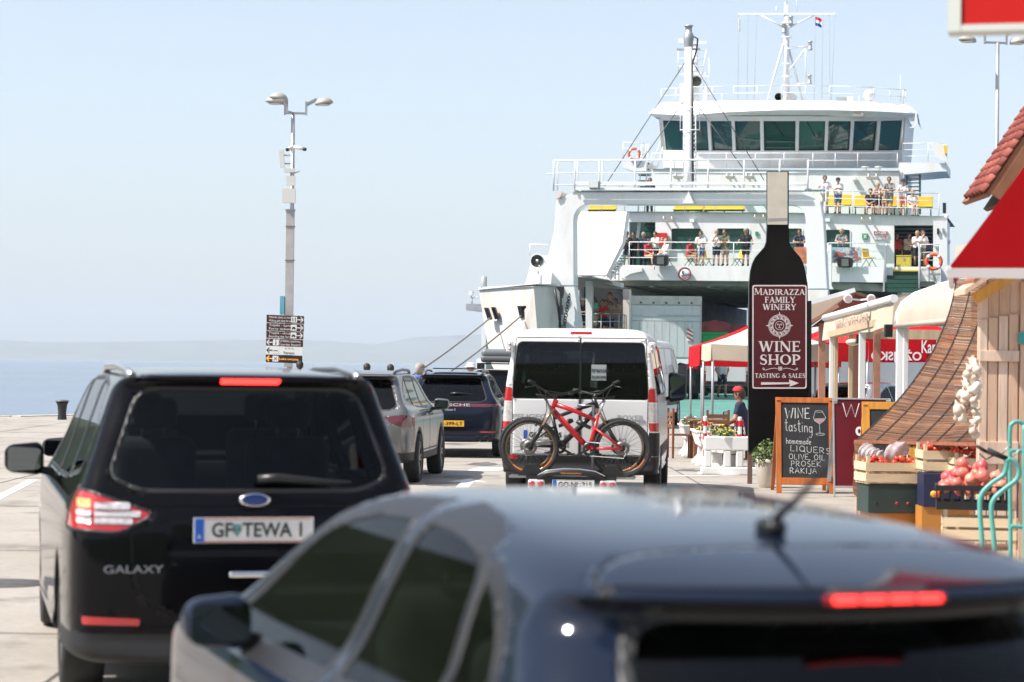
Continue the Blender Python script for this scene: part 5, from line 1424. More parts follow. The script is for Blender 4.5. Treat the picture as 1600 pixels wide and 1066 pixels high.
# the second white van and the van on the ferry share its shape
def van_copy(name, loc, rz, label, sz=1.0):
    r = empty(name, loc, rz, label, 'van', 'white vans'); r.scale = (1, 1, sz)
    for ch in list(VAN.children):
        if ch.name.split('.')[0] in ('brand_lettering', 'model_lettering', 'number_plate', 'window_sticker', 'door_number'): continue
        c = copy_tree(ch, r)
        if ch.name.startswith('side_window') and max(v.co.y for v in ch.data.vertices) < 3.05:      # panel vans: blank sides
            c.name = 'side_panel'; c.data = c.data.copy(); c.data.materials[0] = van_white
    return r
V2 = van_copy('white_van', (3.16, 61.9, 0), R(-12), 'white high roof panel van ahead of the van with bicycles', 1.12)
V3 = van_copy('white_van', (W(1134, 612, 97).x, 97, DZ), R(-5.5), 'white van parked on the green ferry deck behind the man in shorts', 1.1)

# ---- bicycles on their rack
def mtb(name, pos, rz, lab, fm, flip, decal=None):
    root = empty(name, pos, rz, lab, 'bicycle', 'mountain bikes on the van rack')
    root.scale = (flip, 1, 1)
    fr = mat(*fm); blk = mat('bike_black', (.015, .015, .016), .35)
    ft, rr_ = Vector((-.575, 0, .0)), Vector((.575, 0, 0))       # axles: front to the left
    bb = Vector((.165, 0, -.01)); ht = Vector((-.255, 0, .60)); hb_ = Vector((-.305, 0, .475)); stp = Vector((.27, 0, .41)); sad = Vector((.35, 0, .60))
    f = MB(); f.tube([ht, hb_], .032, 10).tube([ht * .55 + hb_ * .45, Vector((-.05, 0, .47)), stp + Vector((-.03, 0, -.06))], [.032, .028, .022], 10).tube([hb_, (hb_ + bb) * .5 + Vector((-.015, 0, .01)), bb], [.036, .038, .034], 10).tube([bb, stp], [.03, .02], 10)
    f.build('frame', fr, root)
    sw = MB()
    for s_ in (-.055, .055):
        sw.tube([bb + Vector((.02, s_ * .5, .01)), rr_ + Vector((0, s_, 0))], [.018, .014], 8)
        sw.tube([stp + Vector((-.04, s_ * .4, -.16)), rr_ + Vector((-.03, s_, .03))], .013, 8)
    sw.build('swingarm', fr, root)
    MB().tube([Vector((.0, 0, .33)), Vector((.18, 0, .25))], .024, 10).tube([Vector((.02, .0, .325)), Vector((.11, 0, .285))], .033, 10).build('rear_shock', blk, root)
    fk = MB()
    for s_ in (-.065, .065):
        fk.tube([hb_ + Vector((-.005, s_, -.02)), ft * .45 + hb_ * .55 + Vector((0, s_, 0))], .016, 8)
    fk.beam(hb_ + Vector((0, -.085, -.02)), hb_ + Vector((0, .085, -.02)), .05, .05)
    fk.build('fork_stanchions', mat('fork_tan', (.45, .30, .20), .25, .7), root)
    lo = MB()
    for s_ in (-.065, .065): lo.tube([ft * .45 + hb_ * .55 + Vector((0, s_, 0)), ft + Vector((0, s_, 0))], .023, 8)
    lo.tube([ft * .5 + hb_ * .5 + Vector((-.06, -.065, .04)), ft * .5 + hb_ * .5 + Vector((-.08, 0, .06)), ft * .5 + hb_ * .5 + Vector((-.06, .065, .04))], .015, 6)
    lo.build('fork_lowers', blk, root)
    hbr = Vector((math.cos(R(38)), math.sin(R(38)), 0))         # the bars are turned towards the wheel line
    top = ht + Vector((-.03, 0, .06))
    hb2 = MB().tube([top + hbr * -.38 + Vector((0, 0, .17)), top + hbr * -.2 + Vector((0, 0, .08)), top + hbr * -.05, top + hbr * .05, top + hbr * .2 + Vector((0, 0, .02)), top + hbr * .38 + Vector((0, 0, .05))], .014, 8)
    hb2.tube([ht, top], .022, 8)
    h0 = hb2.build('handlebar', blk, root)
    for s_, e in ((-1, .17), (1, .05)):
        MB().tube([top + hbr * .38 * s_ + Vector((0, 0, e)), top + hbr * .28 * s_ + Vector((0, 0, e * .8))], .019, 8).build('grip', blackr, h0)
        MB().tube([top + hbr * .27 * s_ + Vector((0, 0, e * .7)), top + hbr * .28 * s_ + Vector((-.05, -.06, e * .7 - .02)), top + hbr * .36 * s_ + Vector((-.05, -.08, e * .7 - .03))], .008, 6).build('brake_lever', blk, h0)
    MB().tube([top + hbr * .26, top + Vector((-.1, -.1, .05)), hb_ + Vector((-.06, -.06, 0)), ft * .6 + hb_ * .4], .006, 5).tube([top + hbr * -.26 + Vector((0, 0, .1)), top + Vector((-.12, -.05, -.05)), bb + Vector((-.3, -.05, .3)), bb], .006, 5).build('cables', blk, root)
    MB().tube([stp, sad], .015, 8).build('seat_post', steel, root)
    sd_ = MB(); sd_.add([sad + Vector(v) for v in ((-.15, -.02, .035), (-.15, .02, .035), (-.02, .04, .03), (-.02, -.04, .03), (.10, .07, .05), (.10, -.07, .05), (.13, .0, .055), (-.15, 0, .015), (-.02, 0, .0), (.10, 0, .02))],
                                 [(0, 1, 2, 3), (3, 2, 4, 5), (5, 4, 6), (0, 7, 1), (1, 7, 8, 2), (3, 8, 7, 0), (2, 8, 9, 4), (5, 9, 8, 3), (4, 9, 6), (6, 9, 5)], True)
    sd_.build('saddle', blackr, root)
    ck = MB().lathe([(.05, -.052), (.085, -.055), (.085, -.05), (.05, -.047)], 24, axis='Y', c=bb)
    ck.build('chainring', blk, root)
    for s_ in (-1, 1):
        c0 = MB().beam(bb + Vector((0, s_ * .07, 0)), bb + Vector((s_ * .15, s_ * .08, -.08)), .018, .028).build('crank_arm', blk, root)
        MB().box(bb + Vector((s_ * .15, s_ * .13, -.08)), (.1, .1, .018)).build('pedal', blk, c0)
    MB().tube([bb + Vector((0, -.06, .085)), rr_ + Vector((0, -.05, .045))], .006, 5).tube([bb + Vector((0, -.06, -.085)), rr_ + Vector((.02, -.05, -.12)), rr_ + Vector((.05, -.05, -.05))], .006, 5).build('chain', steel, root)
    for nm, c in (('front_wheel', ft), ('rear_wheel', rr_)):
        w0 = link(nm, None, root); w0.location = c
        R0 = .362
        n_ = 72; ty = MB().lathe([(R0 - .05, -.018), (R0 - .025, -.03), (R0 - .006, -.024), (R0, -.008), (R0, .008), (R0 - .006, .024), (R0 - .025, .03), (R0 - .05, .018)], n_, axis='Y')
        for k in range(n_):
            t = 2 * math.pi * k / n_
            for s_ in (-1, 1):
                d = Vector((math.sin(t), 0, math.cos(t))); p = d * R0 + Vector((0, s_ * .016, 0)); q_ = Vector((math.cos(t), 0, -math.sin(t)))
                if k % 2 == (s_ > 0): ty.box(p, (.012, .014, .010), Matrix((q_, Vector((0, 1, 0)), d)).transposed())
        ty.build('tyre', tyre_m, w0)
        MB().lathe([(R0 - .052, -.015), (R0 - .068, -.013), (R0 - .072, 0), (R0 - .068, .013), (R0 - .052, .015)], 48, axis='Y').build('rim', mat('rim_tan', (.20, .13, .06), .35, .5) if nm == 'front_wheel' or decal else blk, w0)
        sp_ = MB()
        for k in range(28):
            t = 2 * math.pi * k / 28; t2 = t + (.5 if k % 2 else -.5); s_ = -.03 if (k // 2) % 2 else .03
            sp_.bar((math.sin(t2) * .03, s_, math.cos(t2) * .03), (math.sin(t) * (R0 - .07), 0, math.cos(t) * (R0 - .07)), .0016, 4)
        s0 = sp_.build('spokes', mat('spoke_grey', (.12, .12, .12), .4, .5), w0); s0['kind'] = 'stuff'
        MB().lathe([(.012, -.06), (.03, -.035), (.02, -.03), (.02, .03), (.03, .035), (.012, .06)], 16, axis='Y').build('hub', blk, w0)
        MB().lathe([(.055, -.04), (.09, -.041), (.09, -.038), (.055, -.037)], 24, axis='Y').build('brake_disc', mat('disc_steel', (.16, .15, .14), .4, .7), w0)
        for a0 in (2.0, 3.4):
            dc = MB()
            m_ = 6
            V = [(math.sin(a0 + .5 * k / m_) * r_, -.0165 - .001, math.cos(a0 + .5 * k / m_) * r_) for r_ in (R0 - .068, R0 - .054) for k in range(m_ + 1)]
            dc.add(V, [(k, k + 1, m_ + 2 + k, m_ + 1 + k) for k in range(m_)]).build('rim_decal', mat('decal_orange', (.80, .20, .02), .5), w0)
    return root
vf = Vector((-math.sin(RZV), math.cos(RZV), 0)); vr = Vector((math.cos(RZV), math.sin(RZV), 0))
def vloc(a, y, z): return VAN.location + vr * a + vf * y + Vector((0, 0, z))
b1 = mtb('mountain_bike', vloc(.0, -.62, .72), RZV, 'red full suspension mountain bike, the nearer one on the van rack', ('bike_red', (.52, .012, .018), .3), 1)
b2 = mtb('mountain_bike', vloc(-.06, -.36, .73), RZV, 'black mountain bike behind the red one on the van rack', ('bike_black', (.015, .015, .016), .35), -1, 1)
RK = empty('bike_rack', vloc(-.05, -.5, .30), RZV, 'tow bar bike rack with number plate and tail lamps under the bikes', 'bike rack')
rk = MB()
for y in (-.12, .14):
    rk.beam((-.78, y, .055), (.78, y, .055), .11, .03)
rk.build('wheel_channel', mat('rack_alu', (.35, .35, .37), .35, .8), RK)
for sx in (-1, 1):
    for y in (-.12, .14):
        MB().add([(sx * .50 + dx, y + dy, dz) for dx, dy, dz in ((-.17, -.06, .07), (.17, -.06, .07), (.06, -.06, .21), (-.06, -.06, .21), (-.17, .06, .07), (.17, .06, .07), (.06, .06, .21), (-.06, .06, .21))], [(0, 1, 2, 3), (7, 6, 5, 4), (0, 3, 7, 4), (1, 5, 6, 2), (3, 2, 6, 7)]).build('wheel_block', black, RK)
bm_ = MB().tube([(-.42, -.24, .04), (-.30, -.26, .10), (-.1, -.27, .125), (.1, -.27, .125), (.30, -.26, .10), (.42, -.24, .04)], .035, 10).build('light_board', black, RK)
MB().tube([(-.42, -.25, .08), (-.30, -.27, .14), (-.1, -.28, .165), (.1, -.28, .165), (.30, -.27, .14), (.42, -.25, .08)], .012, 6).build('chrome_edge', chrome, RK)
MB().bx(-.56, .56, -.25, -.20, -.12, .07).build('lamp_carrier', black, RK)
put_text('www.avtooprema.si', .032, frame3((0, -.307, .115), (1, 0, 0), (0, 0, 1)), mat('orange_print', (.85, .28, .03), .5), RK)
plate(RK, (.03, -.265, -.03), .52, .12, 'GO NL-315', plate_w, size=.09)
MB().lathe([(.001, -.012), (.011, -.012), (.011, 0)], 10, axis='Y', c=(-.01, -.268, -.035)).build('green_dot', mat('dot_green', (.05, .35, .1), .5), RK)
for sx in (-1, 1):
    l0 = rbox_mesh('rack_lamp', (sx * .43 + .03 * (sx > 0), -.255, -.03), (.21, .05, .12), .025, tl_clear, .012, RK)
    for q_ in (-.055, .055): MB().lathe([(.001, -.288), (.035, -.286), (.042, -.278)], 16, axis='Y', c=(sx * .43 + .03 * (sx > 0) + q_, 0, -.03)).build('red_lens', tl_red, l0)
MB().tube([(.25, .0, .05), (.25, .0, .95), (.05, 0, .95)], .018, 8).tube([(0, .2, -.05), (0, .55, -.05)], .05, 8).build('rack_frame', mat('rack_alu', (.35, .35, .37), .35, .8), RK)

# ---- lorry on the ramp
lorry_m = mat('lorry_panel', (.50, .52, .52), .5, var=.06, scale=2, dirt=(.30, .27, .23), dirt_amt=.5, dirt_scale=2, stretch=(2, 1, .4))
tarp = mat('lorry_tarp', (.45, .43, .39), .7, var=.15, scale=3, bump=.6, bscale=5)
LR = empty('lorry_trailer', (W(1039.5, 600, 87).x, 87, .45), R(-4.2), 'grey box lorry trailer with closed rear doors driving up the ferry ramp', 'lorry')
z0, z1, hw = 1.62, 4.05, 1.38
MB().bx(-hw, hw, .05, 8.5, z0, z1 - .1).build('box_body', lorry_m, LR)
MB().bx(-hw - .02, hw + .02, 0, .06, z1 - .32, z1 + .02).build('rear_header', tarp, LR)
MB().bx(-hw - .01, hw + .01, .062, 8.5, z1 - .098, z1).build('roof_tarp', tarp, LR)
for k in range(9):
    x0 = -hw + .04 + k * (2 * hw - .08) / 9
    MB().bx(x0 + .006, x0 + (2 * hw - .08) / 9 - .006, .0, .048, z0 + .05, z0 + 1.45).build('door_panel', lorry_m, LR)
for (a, b) in ((z0 + 1.47, z0 + 1.66), (z0 + 1.70, z0 + 2.07)): MB().bx(-hw + .04, hw - .04, .005, .048, a, b).build('door_panel', lorry_m, LR)
MB().bx(-hw, hw, -.02, .0, z0 + 1.655, z0 + 1.705).build('door_bar', steel, LR)
for x in (-hw - .02, hw - .04): MB().bx(x, x + .06, -.015, .045, z0, z1 - .33).build('corner_post', steel, LR)
for k in range(5): MB().box((-1.0 + k * .5, -.01, z1 - .25), (.07, .03, .06)).build('rear_clip', black, LR)
MB().bx(-hw, hw, .0, .25, z0 - .22, z0 - .02).build('rear_crossmember', white, LR)
MB().bx(-1.2, 1.2, .1, .3, .55, 1.38).build('underrun_guard', black, LR)
MB().bx(-.5, .5, .3, 8, .8, 1.38).build('chassis', black, LR)
wb = MB().box((.95, -.03, z0 + .92), (.26, .02, .45)).build('warning_board', plate_w, LR)
for k in range(3):
    zb_ = z0 + .73 + k * .16
    MB().add([(.83, -.043, zb_ + .07), (1.07, -.043, zb_ - .06), (1.07, -.043, zb_ + .01), (.83, -.043, zb_ + .14)], [(0, 1, 2, 3)]).build('red_stripe', redp, wb)
for s_ in (-1, 1):
    MB().box((s_ * 1.05, -.01, 1.28), (.42, .06, .16)).build('tail_lamp', brake_off, LR)
    MB().lathe([(.001, -.05), (.05, -.05), (.06, -.04)], 12, axis='Y', c=(s_ * 1.0, 0, 1.28)).build('lit_bulb', mat('lorry_lamp_lit', (1, .06, .04), .3, emit=4), LR)
    for y in (1.2, 2.4): wheel(LR, s_ * 1.12, y, .5, .42, s_, steel)
    MB().bx(s_ * 1.12 - .3, s_ * 1.12 + .3, .55, .6, .25, 1.0).build('mud_flap', blackr, LR)
# ---- stall trailer deep on the car deck
GT = empty('stall_trailer', (W(1117, 560, 108).x, 108, .45), R(-10), 'green stall trailer with an arched red signboard deep on the ferry deck', 'trailer')
gr = mat('bright_green', (.03, .42, .13), .5)
MB().bx(-.62, .62, 0, 3, 1.3, 2.85).build('stall_body', gr, GT)
MB().bx(-.48, .48, -.03, -.005, 1.4, 2.5).build('shutter', mat('mid_green', (.03, .25, .10), .5), GT)
MB().bx(-.66, .66, -.02, 3, 2.86, 3.0).build('roof_edge', gr, GT)
ar = [(-.7, 3.02), (.75, 3.02), (.75, 3.35), (.6, 3.5)] + [(.5 * math.cos(t), 3.05 + .55 * math.sin(t)) for t in [R(60 + 10 * k) for k in range(7)]] + [(-.6, 3.5), (-.7, 3.35)]
MB().prism(ar, lambda x, z: (x, -.02, z), lambda x, z: (x, .08, z)).build('signboard', mat('sign_maroon', (.32, .05, .06), .5, var=.3, scale=3), GT)
MB().bx(.77, 2.3, .2, .28, 2.75, 3.35).build('side_signboard', mat('sign_maroon', (.32, .05, .06), .5, var=.3, scale=3), GT)
MB().bx(.68, 2.2, .3, 3, 1.2, 2.74).build('white_body', white, GT)
for s_ in (-1, 1): wheel(GT, s_ * .5, 1.5, .36, .2, s_)
# ================================================================== signs, stalls and street furniture
def arc(cx, cy, rx, ry, a0, a1, n=8): return [(cx + rx * math.cos(R(a0 + (a1 - a0) * i / n)), cy + ry * math.sin(R(a0 + (a1 - a0) * i / n))) for i in range(n + 1)]
T_, t_, s_f = .19, .085, .06
def _sf(x, y, h): return ([(x - h, y), (x + h, y)], s_f)
SERIF = {
 'A': (.80, [([(.07, 0), (.40, 1)], t_), ([(.36, 1), (.70, 0)], T_), ([(.18, .33), (.58, .33)], t_), _sf(.07, .03, .13), _sf(.70, .03, .16)]),
 'D': (.84, [([(.17, 0), (.17, 1)], T_), (arc(.17, .5, .56, .465, 90, -90, 12), [t_, t_, .13, .17, .19, .2, .2, .2, .19, .17, .13, t_, t_]), _sf(.15, .03, .15), _sf(.15, .97, .15)]),
 'I': (.36, [([(.18, 0), (.18, 1)], T_), _sf(.18, .03, .17), _sf(.18, .97, .17)]),
 'R': (.82, [([(.17, 0), (.17, 1)], T_), (arc(.2, .73, .42, .235, 90, -90, 10), [t_, t_, .13, .17, .18, .18, .18, .16, .13, t_, t_]), ([(.36, .5), (.72, .02)], T_), _sf(.17, .03, .16), _sf(.15, .97, .15), _sf(.74, .03, .1)]),
 'Z': (.70, [([(.06, .955), (.64, .955)], .09), ([(.56, .93), (.12, .07)], T_), ([(.06, .045), (.66, .045)], .09), ([(.07, .97), (.07, .78)], .06), ([(.65, .03), (.65, .24)], .06)]),
 'M': (1.05, [([(.12, 0), (.17, 1)], t_), ([(.19, 1), (.52, .1)], T_), ([(.52, .1), (.84, 1)], t_), ([(.86, 1), (.92, 0)], T_), _sf(.12, .03, .13), _sf(.92, .03, .15), _sf(.12, .97, .1), _sf(.92, .97, .1)]),
 'F': (.66, [([(.17, 0), (.17, 1)], T_), ([(.17, .955), (.60, .955)], .085), ([(.17, .52), (.50, .52)], .08), ([(.60, .98), (.60, .76)], .06), ([(.50, .63), (.50, .41)], .05), _sf(.17, .03, .16), _sf(.15, .97, .15)]),
 'L': (.66, [([(.17, 0), (.17, 1)], T_), ([(.17, .045), (.60, .045)], .085), ([(.60, .02), (.62, .26)], .06), _sf(.15, .03, .15), _sf(.17, .97, .16)]),
 'Y': (.78, [([(.08, 1), (.38, .48)], T_), ([(.70, 1), (.40, .48)], t_), ([(.39, .5), (.39, 0)], T_), _sf(.10, .97, .14), _sf(.69, .97, .12), _sf(.39, .03, .17)]),
 'W': (1.15, [([(.10, 1), (.36, .02)], T_), ([(.36, .02), (.58, .95)], t_), ([(.56, 1), (.80, .02)], T_), ([(.80, .02), (1.05, 1)], t_), _sf(.10, .97, .14), _sf(1.05, .97, .12), _sf(.56, .97, .1)]),
 'N': (.90, [([(.13, 0), (.13, 1)], t_), ([(.13, 1), (.76, .02)], T_), ([(.77, 0), (.77, 1)], t_), _sf(.13, .03, .13), _sf(.77, .97, .13), _sf(.08, .97, .1)]),
 'E': (.70, [([(.17, 0), (.17, 1)], T_), ([(.17, .955), (.60, .955)], .085), ([(.17, .52), (.50, .52)], .08), ([(.17, .045), (.62, .045)], .085), ([(.60, .98), (.60, .78)], .06), ([(.62, .02), (.64, .24)], .06), ([(.50, .63), (.50, .41)], .05), _sf(.15, .03, .15), _sf(.15, .97, .15)]),
 'S': (.62, [(arc(.32, .735, .2, .225, 30, 250, 10) + arc(.30, .27, .23, .235, 75, -150, 10), [.07, .07, .08, .09, .11, .13, .15, .17, .18, .19, .19, .19, .19, .18, .17, .15, .13, .11, .09, .08, .07]), ([(.52, .96), (.52, .72)], .05), ([(.08, .03), (.08, .28)], .05)]),
 'H': (.92, [([(.17, 0), (.17, 1)], T_), ([(.75, 0), (.75, 1)], T_), ([(.17, .5), (.75, .5)], .085), _sf(.17, .03, .16), _sf(.17, .97, .16), _sf(.75, .03, .16), _sf(.75, .97, .16)]),
 'O': (.92, [(arc(.46, .5, .36, .455, 90, 450, 24), [t_, .09, .12, .15, .18, .2, .2, .2, .18, .15, .12, .09, t_, .09, .12, .15, .18, .2, .2, .2, .18, .15, .12, .09, t_])]),
 'P': (.72, [([(.17, 0), (.17, 1)], T_), (arc(.2, .70, .40, .265, 90, -90, 10), [t_, t_, .13, .17, .18, .18, .18, .16, .13, t_, t_]), _sf(.17, .03, .17), _sf(.15, .97, .15)]),
 'T': (.74, [([(.37, 0), (.37, 1)], T_), ([(.05, .955), (.69, .955)], .085), ([(.06, .98), (.04, .74)], .06), ([(.68, .98), (.70, .74)], .06), _sf(.37, .03, .17)]),
 'G': (.86, [(arc(.47, .5, .37, .455, 50, 310, 18), [.07, .08, .1, .13, .16, .18, .2, .2, .2, .2, .2, .19, .17, .15, .12, .1, .09, .08, .08]), ([(.70, .38), (.70, .08)], .17), _sf(.68, .40, .15), ([(.71, .96), (.71, .72)], .05)]),
 '&': (.84, [(arc(.36, .76, .15, .2, -60, 240, 10), [.09] * 11), ([(.27, .62), (.78, .04)], T_), (arc(.32, .27, .25, .24, 110, 300, 8), [.12, .15, .17, .17, .15, .12, .1, .08, .08]), ([(.44, .06), (.72, .45)], t_), _sf(.72, .46, .1)]),
 ' ': (.4, [])}
def serif_line(txt, x0, x1, y0, y1, m4, m, parent, caps=None, gap=.06):
    """txt between x0..x1 and y0..y1 in the sign's own plane"""
    st = []; x = 0.0; H = y1 - y0
    for i, ch in enumerate(txt):
        k = 1.0
        if caps and i in caps: k = 1.16
        wdt, S = SERIF[ch]
        for pts, wd in S:
            st.append(([(x + p[0] * k, p[1] * k) for p in pts], wd))
        x += wdt * k + gap
    kx = (x1 - x0) / (x - gap)
    out = []
    for pts, wd in st:
        f = (kx + H) / 2
        out.append(([(x0 + p[0] * kx, y0 + p[1] * H) for p in pts], [w_ * f for w_ in wd] if isinstance(wd, (list, tuple)) else wd * f))
    return strokes_mesh(out, m4, m, 'lettering', parent, True, .0015)

# ---- the wine bottle signboard
DB = 33.0
def bp_(px, py, dd=0): return W(px, py, DB + dd)
BS = empty('bottle_signboard', (bp_(1218, 700).x, DB, 0), 0, 'tall black wine bottle shaped signboard with maroon wine shop label', 'signboard')
bblack = mat('sign_black', (.006, .005, .005), .3, var=.3, scale=3, spec=.25)
maroon = mat('label_maroon', (.085, .006, .010), .4, var=.12, scale=4)
pinkw = mat('label_print', (.72, .62, .60), .5)
def plate_px(name, pts, d0, d1, m, parent, bevel=0):
    P = [W(x, y, d0) for x, y in pts]; Q = [p + Vector((0, d1 - d0, 0)) for p in P]; n = len(P)
    return MB().add(P + Q, [tuple(range(n)), tuple(range(n, 2 * n))[::-1]] + [(i, (i + 1) % n, n + (i + 1) % n, n + i) for i in range(n)]).build(name, m, parent, world=parent is not None, bevel=bevel)
hwid = [(268, 17), (355, 17), (378, 18), (386, 21), (394, 28), (402, 35), (412, 40), (424, 43), (445, 45), (600, 46), (704, 46)]
bot = [(1215.5 - h, y) for y, h in hwid] + [(1215.5 + h + (1.5 if y > 430 else 0), y) for y, h in hwid[::-1]]
plate_px('bottle_panel', bot, DB, DB + .10, bblack, BS)
plate_px('backing_frame', [(1169, 476), (1268, 470), (1268, 707), (1169, 707)], DB + .13, DB + .2, black, BS)
plate_px('neck_cap', rect(1199.5, 269, 1230.5, 351), DB - .03, DB - .002, mat('cap_cream', (.55, .50, .42), .6, var=.1, scale=5), BS)
for k in (0, 1): plate_px('cap_fold', [(1200, 341.5 + k * 2.5), (1230, 340.5 + k * 2.5), (1230, 341.3 + k * 2.5), (1200, 342.3 + k * 2.5)], DB - .034, DB - .031, shipgrey, BS)
lab = plate_px('label', rnd(rect(1175, 445, 1261, 608), 4), DB - .025, DB - .002, maroon, BS)
o_, i_ = rnd(rect(1175.5, 445.5, 1260.5, 607.5), 4), rnd(rect(1177.5, 447.5, 1258.5, 605.5), 3); n = len(o_)
MB().add([W(x, y, DB - .0285) for x, y in o_] + [W(x, y, DB - .0285) for x, y in i_], [(j, (j + 1) % n, n + (j + 1) % n, n + j) for j in range(n)]).build('label_border', pinkw, lab, world=True)
U = DB / FPX; O4 = frame3(W(1218, 526.5, DB - .0275), W(1258, 526.5, DB) - W(1178, 526.5, DB), W(1218, 450, DB) - W(1218, 600, DB))
def LX(px): return (px - 1218) * U
def LY(py): return -(py - 526.5) * U
def sl(txt, x0, x1, y0, y1, caps=None): return serif_line(txt, LX(x0), LX(x1), LY(y1), LY(y0), O4, pinkw, lab, caps)
sl('MADIRAZZA', 1178.5, 1257.5, 452, 461, (0,)); sl('FAMILY', 1195, 1242.5, 464, 473.3); sl('WINERY', 1192, 1244, 475.3, 484.6)
sl('WINE', 1186, 1251, 533.3, 549.8); sl('SHOP', 1187, 1251, 554, 570); sl('TASTING & SALES', 1179.5, 1258, 583.4, 590.6)
E = []; c0 = (LX(1218), LY(509))
for r_, w_ in ((17, .9), (15.3, 1.0), (10.4, .8)): E.append((arc(c0[0], c0[1], r_ * U, r_ * U, 0, 360, 40), w_ * U))
for k in range(12):
    a = R(k * 30 + 8)
    E.append(([(c0[0] + U * 10.4 * math.cos(a), c0[1] + U * 10.4 * math.sin(a)), (c0[0] + U * 15.3 * math.cos(a + .12), c0[1] + U * 15.3 * math.sin(a + .12))], [2.6 * U, .8 * U]))
    E.append((arc(c0[0] + U * 12.9 * math.cos(a + .26), c0[1] + U * 12.9 * math.sin(a + .26), 1.3 * U, 1.3 * U, 0, 360, 6), .7 * U))
for k in range(4):
    a = R(90 * k); d = (math.cos(a), math.sin(a)); q_ = (-d[1], d[0])
    E.append(([(c0[0] + U * 17 * d[0], c0[1] + U * 17 * d[1]), (c0[0] + U * 19 * d[0], c0[1] + U * 19 * d[1]), (c0[0] + U * 21.5 * d[0], c0[1] + U * 21.5 * d[1])], [2.6 * U, 1.6 * U, .2 * U]))
E += [(arc(c0[0], c0[1], 6.6 * U, 6.6 * U, 0, 360, 20), .7 * U)]
for sx in (-1, 1): E += [(arc(c0[0] + sx * 2.6 * U, c0[1] + 1.6 * U, 1.6 * U, .9 * U, 20, 160, 5), .8 * U), ([(c0[0] + sx * 1.5 * U, c0[1] + 1.2 * U), (c0[0] + sx * 3.7 * U, c0[1] + 1.2 * U)], .7 * U)]
E += [([(c0[0], c0[1] + 2 * U), (c0[0] - .2 * U, c0[1] - 1.6 * U)], 1.0 * U), ([(c0[0] - 1.8 * U, c0[1] - 3.4 * U), (c0[0], c0[1] - 3.0 * U), (c0[0] + 1.8 * U, c0[1] - 3.4 * U)], .9 * U)]
strokes_mesh(E, O4, pinkw, 'sun_emblem', lab, True, .0015)
cy = LY(576.5)
Or = [([(LX(1192), cy - 1 * U), (LX(1196), cy - 2 * U), (LX(1203), cy + .2 * U), (LX(1210), cy + 1.2 * U), (LX(1215), cy)], .8 * U), ([(LX(1246), cy - 1 * U), (LX(1242), cy - 2 * U), (LX(1235), cy + .2 * U), (LX(1228), cy + 1.2 * U), (LX(1223), cy)], .8 * U),
      (arc(LX(1193), cy + .2 * U, 1.3 * U, 1.3 * U, 0, 360, 8), .8 * U), (arc(LX(1245), cy + .2 * U, 1.3 * U, 1.3 * U, 0, 360, 8), .8 * U)]
for k in range(4):
    a = R(45 + 90 * k); Or.append((arc(LX(1219) + 2 * U * math.cos(a), cy + .5 * U + 2 * U * math.sin(a), 1.3 * U, 1.3 * U, 0, 360, 8), 1.0 * U))
strokes_mesh(Or, O4, pinkw, 'ornament', lab, True, .0015)
AR = [(1189, 597.3), (1233, 597.6), (1233, 593), (1248, 598.8), (1233, 604.6), (1234.5, 600.2), (1189, 601.4)]
MB().add([O4 @ Vector((LX(x), LY(y), .0025)) for x, y in AR], [(0, 1, 5, 6), (2, 3, 1), (1, 3, 5), (5, 3, 4)]).build('arrow', pinkw, lab, world=True)
for x in (1172, 1264):
    p = W(x, 700, DB + .165); MB().bx(p.x - .035, p.x + .035, DB + .14, DB + .19, 0, p.z).build('post', mat('post_brown', (.16, .09, .07), .6), BS, world=True)

